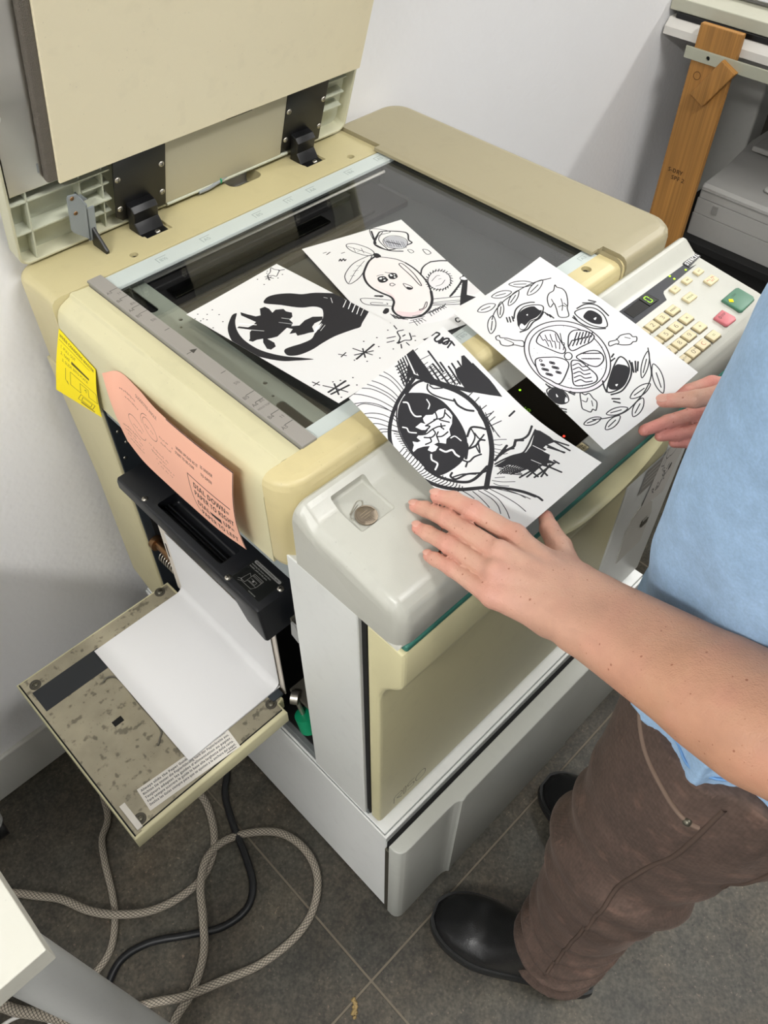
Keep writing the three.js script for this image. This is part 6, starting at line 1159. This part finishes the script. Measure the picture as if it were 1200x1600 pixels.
  nail(L.index, 0.0062, [0, 1, -0.35]); nail(L.middle, 0.0059, [0, 1, -0.4]); nail(L.ring, 0.0057, [0, 1, -0.4]); nail(L.pinky, 0.0052, [0, 1, -0.4]); nail(R.thumb, 0.0066, [-0.2, 1, 0.2]);
  // eyes, brows, lips, hair on the head (its own frame, then turned)
  const onHead = (g) => { const q = asGeo(g); q.applyMatrix4(tilt); return q; };
  for (const s of [-1, 1]) { part('eye', onHead(new THREE.SphereGeometry(0.0125, 20, 14).translate(0.031 * s, 0.003, -0.0735)), plain(0xefece8, 0.2), body); part('iris', onHead(new THREE.SphereGeometry(0.0062, 16, 10).scale(1, 1, 0.45).translate(0.031 * s, 0.001, -0.0845)), plain(0x3c2f22, 0.2), body); part('eyebrow', onHead(tube([[0.016 * s, 0.03, -0.0885], [0.032 * s, 0.034, -0.087], [0.046 * s, 0.028, -0.079]], 0.0028, 16)), plain(0x3a2a1e, 0.9), body); }
  part('lips', onHead(tube([[-0.02, -0.0615, -0.082], [0, -0.0625, -0.0868], [0.02, -0.0615, -0.082]], 0.0046, 20)), plain(0xb5655c, 0.5), body);
  const hairF = (x, y, z) => { hp.set(x, y, z).applyMatrix4(unTilt); const X = hp.x, Y = hp.y, Z = hp.z; let d = smin(ell([0, 0.03, 0.02], [0.083, 0.102, 0.097])(X, Y, Z), cone([0, -0.02, 0.07], [0, -0.1, 0.085], 0.06, 0.035)(X, Y, Z), 0.03); d += 0.003 * (noise3(X * 140, Y * 22, Z * 140) - 0.5); return Math.max(d, -(ell([0, -0.03, -0.085], [0.066, 0.098, 0.062])(X, Y, Z))); };
  part('hair', nets(hairF, [0.03, 1.3, 0.36], [0.32, 1.67, 0.72], 0.006), plain(0x4a3524, 0.7), person);

  // ---- T-shirt
  const T = [[0.74, 0.193, 0.602, 0.162, 0.131], [0.8, 0.193, 0.6, 0.157, 0.13], [0.88, 0.194, 0.594, 0.147, 0.128], [0.96, 0.195, 0.586, 0.15, 0.128], [1.04, 0.195, 0.584, 0.157, 0.131], [1.16, 0.194, 0.588, 0.168, 0.127], [1.25, 0.194, 0.594, 0.172, 0.108], [1.31, 0.192, 0.6, 0.15, 0.085], [1.36, 0.19, 0.602, 0.085, 0.068], [1.4, 0.188, 0.6, 0.062, 0.056]];
  const rowAt = (y) => { let i = 0; while (i < T.length - 2 && y > T[i + 1][0]) i++; const t = smooth(0, 1, clamp((y - T[i][0]) / (T[i + 1][0] - T[i][0]))); return [1, 2, 3, 4].map((k) => lerp(T[i][k], T[i + 1][k], t)); };
  const sl = [cone([LS[0] + 0.02, LS[1] - 0.005, LS[2]], [lerp(LS[0], LE[0], 0.42) , lerp(LS[1], LE[1], 0.42), lerp(LS[2], LE[2], 0.42)], 0.064, 0.066), cone([RS[0] - 0.02, RS[1] - 0.005, RS[2]], [lerp(RS[0], RE[0], 0.42), lerp(RS[1], RE[1], 0.42), lerp(RS[2], RE[2], 0.42)], 0.064, 0.066)];
  const hem = (x, z) => 0.797 + 0.012 * smooth(0.5, 0.72, z) + 0.004 * Math.sin(x * 40 + z * 30);
  const shirtF = (x, y, z) => {
    const [cx, cz, rx, rz] = rowAt(y), dx = x - cx, dz = z - cz, k = Math.pow(Math.pow(Math.abs(dx / rx), 2.7) + Math.pow(Math.abs(dz / rz), 2.7), 1 / 2.7), ang = Math.atan2(dz, dx); let d = (k - 1) * Math.min(rx, rz) * 0.95;
    const low = smooth(1.12, 0.84, y), fold = (1 - Math.abs(Math.sin(ang * 3.4 + 7 * y + 2.4 * noise3(x * 7, y * 4, z * 7)))) * 0.015 - 0.006 + Math.sin(ang * 11 - 12 * y + 3 * noise3(x * 9, y * 6, z * 9)) * 0.0035;
    d -= low * fold + 0.004 * (noise3(x * 14, y * 9, z * 14) - 0.5); for (const q of sl) d = smin(d, q(x, y, z), 0.03);
    return Math.max(d, hem(x, z) - y, y - 1.375);
  };
  const cloth = new THREE.MeshPhysicalMaterial({ color: 0xa9cbee, map: rep(knitTex, 9), roughness: 0.9, sheen: 0.4, sheenColor: new THREE.Color(0.6, 0.75, 0.95), sheenRoughness: 0.6, bumpMap: rep(knitTex, 24), bumpScale: 0.0006 });
  const shirt = part('t_shirt', uvBox(nets(shirtF, [-0.11, 0.72, 0.4], [0.52, 1.41, 0.78], 0.007)), cloth, person);
  const surf = (f, p, n = 24) => { for (let i = 0; i < n; i++) { const e = 0.002, d = f(p.x, p.y, p.z), g = V(f(p.x + e, p.y, p.z) - d, f(p.x, p.y + e, p.z) - d, f(p.x, p.y, p.z + e) - d).divideScalar(e); g.multiplyScalar(-0.8 * d / Math.max(0.2, g.lengthSq())); p.add(g); } return p; };
  const bare = (x, y, z) => { const [cx, cz, rx, rz] = rowAt(y); return (Math.sqrt(((x - cx) / rx) ** 2 + ((z - cz) / rz) ** 2) - 1) * Math.min(rx, rz); };
  const hemLine = []; for (let a = 0; a < 48; a++) { const t = a / 48 * Math.PI * 2; let x = 0.19 + 0.2 * Math.cos(t), z = 0.605 + 0.2 * Math.sin(t); const y = hem(x, z) + 0.017; for (let i = 0; i < 30; i++) { const d = shirtF(x, y, z), cx = 0.19, cz = 0.605, L2 = Math.hypot(x - cx, z - cz); x -= (x - cx) / L2 * d * 0.8; z -= (z - cz) / L2 * d * 0.8; } hemLine.push(V(x, hem(x, z) + 0.017, z)); }
  part('hem_stitching', tube(hemLine, 0.0013, 200, 6, true), plain(0x6f9bcc, 0.9), shirt);

  // ---- trousers
  const legL = [[0.13, 0.8, 0.597], [0.086, 0.47, 0.578], [0.073, 0.035, 0.577]], legR = [[0.258, 0.8, 0.597], [0.292, 0.47, 0.576], [0.298, 0.035, 0.575]];
  const TR = [ell([0.193, 0.8, 0.6], [0.146, 0.17, 0.12]), ell([0.135, 0.72, 0.642], [0.088, 0.11, 0.078]), ell([0.25, 0.72, 0.642], [0.088, 0.11, 0.078]), ...[legL, legR].flatMap((l) => [cone(l[0], l[1], 0.1, 0.077), cone(l[1], l[2], 0.077, 0.059)])];
  const trouserF = (x, y, z) => {
    let d = 1; for (const q of TR) d = smin(d, q(x, y, z), 0.032);
    const leg = Math.abs(x - 0.18) < 0.02 && y < 0.68 ? 0 : 1, lowK = smooth(0.36, 0.08, y), kneeK = Math.exp(-(((y - 0.5) / 0.12) ** 2)), hipK = smooth(0.66, 0.8, y);
    d -= leg * (lowK * 0.012 * Math.sin(y * 95 + 6 * noise3(x * 12, y * 6, z * 12) + x * 25) + kneeK * 0.005 * Math.sin(y * 70 + x * 60 + 4 * noise3(x * 10, y * 8, z * 10)) + hipK * 0.004 * Math.sin((x + z) * 90 + 3 * noise3(x * 8, y * 8, z * 8)) + 0.007 * (noise3(x * 10 + 4, y * 7, z * 10) - 0.5));
    d = Math.max(d, y - hem(x, z) - 0.006, 0.014 - y);
    return d;
  };
  const cord = dataTex(512, (u, v, x, y) => { const w = 0.5 + 0.5 * Math.sin(x * Math.PI / 4), b = fbm(u, v, 6, 5, 220), c = fbm(u, v, 70, 2, 221), s = smooth(0.55, 0.8, fbm(u, v, 9, 4, 222)); return [255 * (0.66 + 0.24 * b + 0.03 * w + 0.16 * (c - 0.5) + 0.16 * s), 255 * (0.66 + 0.23 * b + 0.03 * w + 0.16 * (c - 0.5) + 0.13 * s), 255 * (0.66 + 0.23 * b + 0.03 * w + 0.16 * (c - 0.5) + 0.12 * s)]; });
  const corduroy = new THREE.MeshPhysicalMaterial({ color: 0x6d5a50, map: rep(cord, 4.5), bumpMap: rep(cord, 4.5), bumpScale: 0.0011, roughness: 0.92, sheen: 0.3, sheenColor: new THREE.Color(0.5, 0.4, 0.35), sheenRoughness: 0.6 });
  const trousers = part('trousers', uvBox(nets(trouserF, [-0.07, 0.0, 0.43], [0.45, 0.93, 0.79], 0.0075)), corduroy, person);
  const along = (list) => new THREE.CatmullRomCurve3(list.map((p) => V(...p))).getPoints(36).map((p) => surf(trouserF, p));
  const seamMat = plain(0x54443b, 0.9);
  part('side_seam', tube(along([[0.03, 0.795, 0.626], [0.02, 0.74, 0.624], [0.015, 0.68, 0.618], [0.012, 0.606, 0.602], [0.01, 0.53, 0.597], [0.01, 0.46, 0.595], [0.01, 0.39, 0.594], [0.01, 0.33, 0.593], [0.01, 0.27, 0.592], [0.012, 0.2, 0.59], [0.014, 0.12, 0.588]]), 0.0026, 150, 6), seamMat, trousers);
  part('pocket_seam', tube(along([[0.058, 0.803, 0.51], [0.05, 0.79, 0.525], [0.035, 0.776, 0.549], [0.03, 0.769, 0.58], [0.028, 0.76, 0.615]]), 0.0026, 110, 6), plain(0x7a675a, 0.9), trousers);
  const bp = along([[0.055, 0.76, 0.69], [0.05, 0.70, 0.69], [0.048, 0.635, 0.69], [0.06, 0.598, 0.705], [0.09, 0.6, 0.73], [0.13, 0.61, 0.74], [0.135, 0.7, 0.74], [0.135, 0.76, 0.73]]);
  part('back_pocket', tube(bp, 0.0024, 70, 6), seamMat, trousers);
  { const p = surf(trouserF, V(0.028, 0.762, 0.606)); part('pocket_rivet', new THREE.SphereGeometry(0.0042, 14, 10).scale(1, 1, 1).translate(p.x, p.y, p.z), M.screwDark, trousers); }

  // ---- boots: slipper-shaped upper, elastic side and a welted sole
  const boot = (toe, heel) => {
    const d = V(toe[0] - heel[0], 0, toe[1] - heel[1]), len = d.length(); d.normalize(); const s = V(-d.z, 0, d.x);        // d forward, s to the side
    const W = (f, w, y) => V(heel[0] + d.x * f * len + s.x * w, y, heel[1] + d.z * f * len + s.z * w);
    const half = (f) => { const k = clamp(f); return (0.032 + 0.019 * smooth(0.25, 0.72, k)) * Math.sqrt(Math.max(0.0001, 1 - Math.pow(Math.abs(k - 0.62) / (k > 0.62 ? 0.385 : 0.63), k > 0.62 ? 2.4 : 4))); };
    const top = (f) => lerp(0.158, 0.062, smooth(0.30, 0.72, f)) - 0.026 * smooth(0.72, 1, f), N = 26, rings = [];
    for (let i = 0; i <= N; i++) { const f = 0.004 + 0.992 * (i / N), w = half(f), h = Math.max(0.036, top(f)) * (f > 0.93 ? lerp(1, 0.72, (f - 0.93) / 0.07) : 1), r = []; for (let j = 0; j < 22; j++) { const a = j / 22 * Math.PI * 2, c = Math.cos(a), q = Math.sin(a); const y = q < 0 ? 0.024 + 0 * q : 0.024 + (h - 0.024) * Math.pow(q, 0.85); const ww = w * (q > 0 ? Math.pow(Math.abs(c), lerp(0.75, 1.0, q)) * Math.sign(c) * (1 - 0.25 * q * smooth(0.5, 0.1, f)) : Math.sign(c) * Math.pow(Math.abs(c), 0.6)); r.push(W(f, ww, y)); } rings.push(r); }
    const b = part('boot', loft(rings, 1.2), new THREE.MeshPhysicalMaterial({ color: 0x0d0e10, roughness: 0.32, clearcoat: 0.35, clearcoatRoughness: 0.3, bumpMap: rep(grainTex, 9), bumpScale: 0.0003 }), person);
    const out = []; for (let i = 0; i <= 40; i++) out.push([i / 40, 1]); for (let i = 40; i >= 0; i--) out.push([i / 40, -1]);
    const sole = [0.0, 0.004, 0.018, 0.023].map((y, n) => out.map(([f, q]) => W(lerp(-0.008, 1.012, f), q * (half(lerp(0.004, 0.996, f)) + (n === 0 ? 0.001 : n === 3 ? 0.003 : 0.005)), y)));
    part('sole', loft(sole, 0.9), plain(0x1c1d1d, 0.6), b);
    const tab = []; for (const q of [0.006, -0.006]) part('pull_tab', box(-0.006, 0.006, -0.001, 0.001, -0.0012, 0.0012, 0.0005).applyMatrix4(new THREE.Matrix4().makeTranslation(...W(0.45, q * 0.5, 0.131).toArray())), plain(0x9a8a62, 0.7), b);
    return b;
  };
  boot([-0.012, 0.405], [0.083, 0.648]); boot([0.288, 0.398], [0.30, 0.66]);
}
// ---------------------------------------------------------------- things around the machine
{ // white desk at the lower left
  const t = thing('desk', 'corner of a white desk with a round metal leg, left of the duplicator', 'desk', [-0.78, 0, 0.03]);
  part('desk_top', box(-1.15, -0.4135, 0.692, 0.72, -0.24, 0.3025, 0.0012), plastic(0xc9c8bd, 0.4), t);
  const metal = plastic(0xbfc1bf, 0.3);
  part('leg', [rod([-0.4405, 0.692, 0.272], [-0.428, 0.04, 0.262], 0.0245, 28)], metal, t);
  part('leg', [rod([-1.10, 0.692, 0.275], [-1.10, 0.04, 0.285], 0.0245, 28)], metal, t);
  part('rail', box(-1.12, -0.43, 0.655, 0.692, 0.235, 0.275, 0.003), metal, t);
  const foot = part('foot', [box(-0.56, -0.4385, 0.03, 0.075, -0.245, -0.2, 0.018, 5)], metal, t);
  part('caster', [rod([-0.462, 0.023, -0.218], [-0.446, 0.023, -0.218], 0.0225, 24)], plain(0x111111, 0.5), foot);
  part('rear_leg', [rod([-0.5, 0.06, -0.22], [-0.5, 0.692, -0.18], 0.02, 20)], metal, t);
}
{ // cables on the floor
  const braid = dataTex(128, (u, v, x, y) => { const a = (x + y * 2) % 32, b = (x - y * 2 + 256) % 32, k = (a < 6 ? 0.3 : 1) * (b < 5 ? 0.45 : 1); return [168 * k, 159 * k, 144 * k]; });
  const cable = (pts, r, m, label, y = []) => solo('cable', tube(pts.map(([x, z], i) => V(x, r + 0.0005 + (y[i] ?? 0), z)), r, pts.length * 14, 12), m, label, 'cable');
  const bm = (len) => new THREE.MeshStandardMaterial({ map: rep(braid, len / 0.03, 1), roughness: 0.85, bumpMap: rep(braid, len / 0.03, 1), bumpScale: 0.0006 });
  cable([[-0.29, -0.16], [-0.312, -0.103], [-0.337, -0.081], [-0.354, -0.046], [-0.375, 0.012], [-0.394, 0.049], [-0.426, 0.082], [-0.479, 0.093], [-0.54, 0.09]], 0.0058, bm(0.4), 'grey braided cable curving straight down past the white desk from under the feed tray');
  cable([[-0.60, -0.2], [-0.54, -0.15], [-0.491, -0.108], [-0.463, -0.074], [-0.439, -0.044], [-0.415, 0.006], [-0.386, 0.046], [-0.344, 0.077], [-0.293, 0.093], [-0.25, 0.093], [-0.216, 0.075], [-0.192, 0.046], [-0.173, 0.002], [-0.169, -0.027], [-0.17, -0.1], [-0.15, -0.2]], 0.0066, bm(0.8), 'grey braided cable swinging from behind the desk across to under the feed tray', [0, 0, 0, 0, 0, 0.004, 0.012, 0.004, 0, 0, 0, 0, 0.004, 0, 0, 0]);
  cable([[-0.45, 0.29], [-0.408, 0.234], [-0.364, 0.219], [-0.319, 0.188], [-0.29, 0.151], [-0.263, 0.108], [-0.229, 0.078], [-0.19, 0.071], [-0.149, 0.091], [-0.11, 0.131], [-0.099, 0.183], [-0.113, 0.228], [-0.151, 0.261], [-0.194, 0.272], [-0.261, 0.264], [-0.321, 0.243], [-0.376, 0.219], [-0.416, 0.191], [-0.465, 0.161], [-0.55, 0.12]], 0.0066, bm(1.1), 'grey braided cable lying in one big open loop beside the cabinet', [0, 0, 0, 0, 0.013, 0.016, 0.013, 0, 0, 0, 0, 0, 0, 0, 0, 0.013, 0.014, 0.012, 0, 0]);
  cable([[-0.10, -0.12], [-0.1, -0.06], [-0.109, -0.026], [-0.137, 0.005], [-0.161, 0.061], [-0.179, 0.119], [-0.2, 0.164], [-0.229, 0.184], [-0.272, 0.179], [-0.316, 0.152], [-0.375, 0.113], [-0.417, 0.104], [-0.448, 0.117], [-0.47, 0.138], [-0.52, 0.2]], 0.0062, plain(0x111316, 0.45), 'thick black power cable winding over the floor under the braided cables', [0, 0, 0, 0, 0, 0, 0, 0, 0, 0, 0, 0, 0, 0, 0]);
  cable([[-0.68, -0.02], [-0.62, 0.0], [-0.584, 0.028], [-0.57, 0.051], [-0.548, 0.079], [-0.527, 0.108], [-0.5, 0.15], [-0.49, 0.2]], 0.0085, bm(0.35), 'short thick stretch of braided cable under the leg of the white desk');
  cable([[-0.62, 0.05], [-0.58, 0.056], [-0.558, 0.069], [-0.545, 0.088], [-0.541, 0.104], [-0.55, 0.14]], 0.003, plain(0xd8d6d2, 0.5), 'thin white cable under the leg of the white desk', [0, 0, 0, 0, 0, 0]);
  // crumb of dried glue
  const R = rng(8), bits = []; for (let i = 0; i < 26; i++) { const g = new THREE.IcosahedronGeometry(0.0012 + 0.002 * R(), 1), p = g.attributes.position; for (let k = 0; k < p.count; k++) p.setXYZ(k, p.getX(k) * (0.7 + 0.6 * hash(k, i, 1)), p.getY(k) * 0.7, p.getZ(k) * (0.7 + 0.6 * hash(k, i, 2))); g.computeVertexNormals(); const t = R(); g.translate(-0.19 - 0.016 * t + 0.006 * (R() - 0.5), 0.0014, 0.403 + 0.014 * t + 0.007 * (R() - 0.5)); bits.push(g); }
  const crumb = solo('glue_crumbs', bits, plain(0x9d8657, 0.7), 'small crusty tan crumb on the floor in front of the cabinet', 'crumbs'); crumb.userData.kind = 'stuff';
}
{ // workbench by the wall on the right, with its timber post
  const x = 1.33, t = thing('workbench', 'workbench against the wall with a raw timber post and white rail', 'workbench', [1.85, 0, 0.15]);
  part('bench_top', box(x - 0.004, 2.4, 0.8775, 0.9, -0.2745, 0.75, 0.002), plastic(0xb9b8a6, 0.5), t);
  part('rubber_edging', box(x - 0.006, 2.39, 0.866, 0.8772, -0.257, 0.74, 0.002), M.black, t);
  part('white_rail', prismZ([[x - 0.004, 0.866], [x + 0.04, 0.866], [x + 0.04, 0.838], [x - 0.016, 0.838], [x - 0.016, 0.852]], -0.2705, 0.745, 0.001), M.whiteWood, t);
  const post = part('timber_post', box(x - 0.03, x - 0.0165, 0.0, 0.8795, -0.19, -0.1015, 0.002), M.wood, t);
  const st = canvasTex(256, 128, (g, w, h) => { g.clearRect(0, 0, w, h); g.fillStyle = 'rgba(50,34,18,.75)'; g.font = 'bold 44px sans-serif'; g.fillText('S-DRY', 20, 52, 200); g.fillText('SPF 2', 60, 104, 150); });
  part('grade_stamp', decal(V(x - 0.0305, 0.61, -0.18), V(0, 0, 1), V(0, -1, 0), 0.075, 0.035), new THREE.MeshStandardMaterial({ map: st, transparent: true, roughness: 0.7 }), post);
  const bar = part('metal_bar', cut(box(x - 0.0345, x - 0.0305, 0.8155, 0.837, -0.205, 0.3, 0.001), uvBox(rod([x - 0.06, 0.826, -0.154], [x, 0.826, -0.154], 0.0042, 18))), plain(0xb3b4a2, 0.45, { metalness: 0.3 }), t);
  part('bolt_hole', rod([x - 0.0306, 0.826, -0.154], [x - 0.0303, 0.826, -0.154], 0.0042, 18), M.cavity, bar);
  const bl = prismX([[-0.1200, 0.8340], [-0.0860, 0.8190], [-0.1320, 0.7460], [-0.1640, 0.7610]], x - 0.047, x - 0.0305, 0.0015); part('timber_block', bl, M.wood, t);
  part('knot', lathe([[0.0068, 0], [0.0072, 0.0006], [0.0078, 0]].map(([r, y]) => [r, y]), 20).rotateZ(Math.PI / 2).translate(x - 0.0304, 0.79, -0.168), plain(0x4a2f16, 0.8), post);
  part('bench_leg', box(1.622, 1.69, 0.0, 0.866, -0.238, -0.15, 0.006), M.white, t);
  part('far_leg', box(2.3, 2.36, 0, 0.838, 0.66, 0.74, 0.006), M.white, t); part('front_leg', box(x + 0.03, x + 0.09, 0, 0.838, 0.66, 0.74, 0.006), M.white, t); part('rear_leg', box(2.3, 2.36, 0, 0.838, -0.25, -0.17, 0.006), M.white, t);
  part('back_panel', box(1.70, 2.3, 0.40, 0.838, -0.262, -0.25, 0.001), plain(0x5a534a, 0.7), t);
  const R = rng(3); for (let i = 0; i < 3; i++) { const a = 0.012 * (R() - 0.5); solo('stacked_sheet', sheet((u, v) => V(1.395 + 0.004 * i + u * 0.3 + a, 0.9033 + 0.0056 * i + (i === 2 ? 0.003 * Math.sin(3 * u + 2 * v) ** 2 : 0), -0.245 + v * 0.215 + a * 0.5), 10, 8, 0.0044), M.paper, ['lowest layer of white sheets in the pile on the workbench', 'middle layer of white sheets in the pile on the workbench', 'topmost wavy white sheet in the pile on the workbench'][i], 'sheet of paper', 'paper pile on the workbench'); }
}
{ // printer on a black stand beneath the bench
  const c = plastic(0xb3b2ae, 0.45), x = 1.36, t = thing('printer', 'grey office printer on a dark stand beneath the workbench', 'printer', [1.62, 0.44, 0.15]);
  part('lower_housing', prismZ([[x, 0.449], [1.88, 0.449], [1.88, 0.5], [x - 0.002, 0.5]], -0.117, 0.4, 0.003), c, t);
  part('paper_drawer', prismZ([[x - 0.001, 0.5015], [1.88, 0.5015], [1.88, 0.535], [x - 0.001, 0.535]], -0.116, 0.4, 0.003), c, t);
  part('drawer_catch', box(x - 0.0035, x - 0.001, 0.512, 0.531, -0.075, -0.062, 0.001), plain(0x8c8b87, 0.5), t);
  part('upper_housing', prismZ([[x, 0.5365], [1.88, 0.5365], [1.88, 0.60], [1.55, 0.60], [1.46, 0.575], [x + 0.006, 0.567], [x, 0.56]], -0.1145, 0.4, 0.004), c, t);
  part('output_flap', box(1.5, 1.78, 0.6, 0.612, -0.09, 0.08, 0.004), c, t);
  part('edge_line', [box(x - 0.0015, x + 0.001, 0.5535, 0.5555, -0.112, 0.4, 0.0006)], plain(0x8e8d89, 0.5), t);
  part('badge', prismY([[1.42, 0.005], [1.5, -0.005], [1.52, 0.05], [1.42, 0.05]], 0.579, 0.582, 0.001), plain(0x4a4d57, 0.4), t); part('badge_face', prismY(rrect(1.405, 1.44, 0.0, 0.06, 0.01), 0.575, 0.579, 0.001), M.white, t);
  const s = thing('printer_stand', 'black stand in the shadow under the grey printer', 'stand', [1.62, 0, 0.15]);
  part('stand_top', box(1.335, 1.9, 0.43, 0.448, -0.2, 0.45, 0.002), M.blackMatte, s); part('stand_side', box(1.345, 1.363, 0, 0.43, -0.2, 0.45, 0.002), M.blackMatte, s); part('stand_side', box(1.87, 1.888, 0, 0.43, -0.2, 0.45, 0.002), M.blackMatte, s); part('stand_back', box(1.363, 1.87, 0, 0.43, -0.2, -0.19, 0.002), M.blackMatte, s);
}
renderer.render(scene, camera);
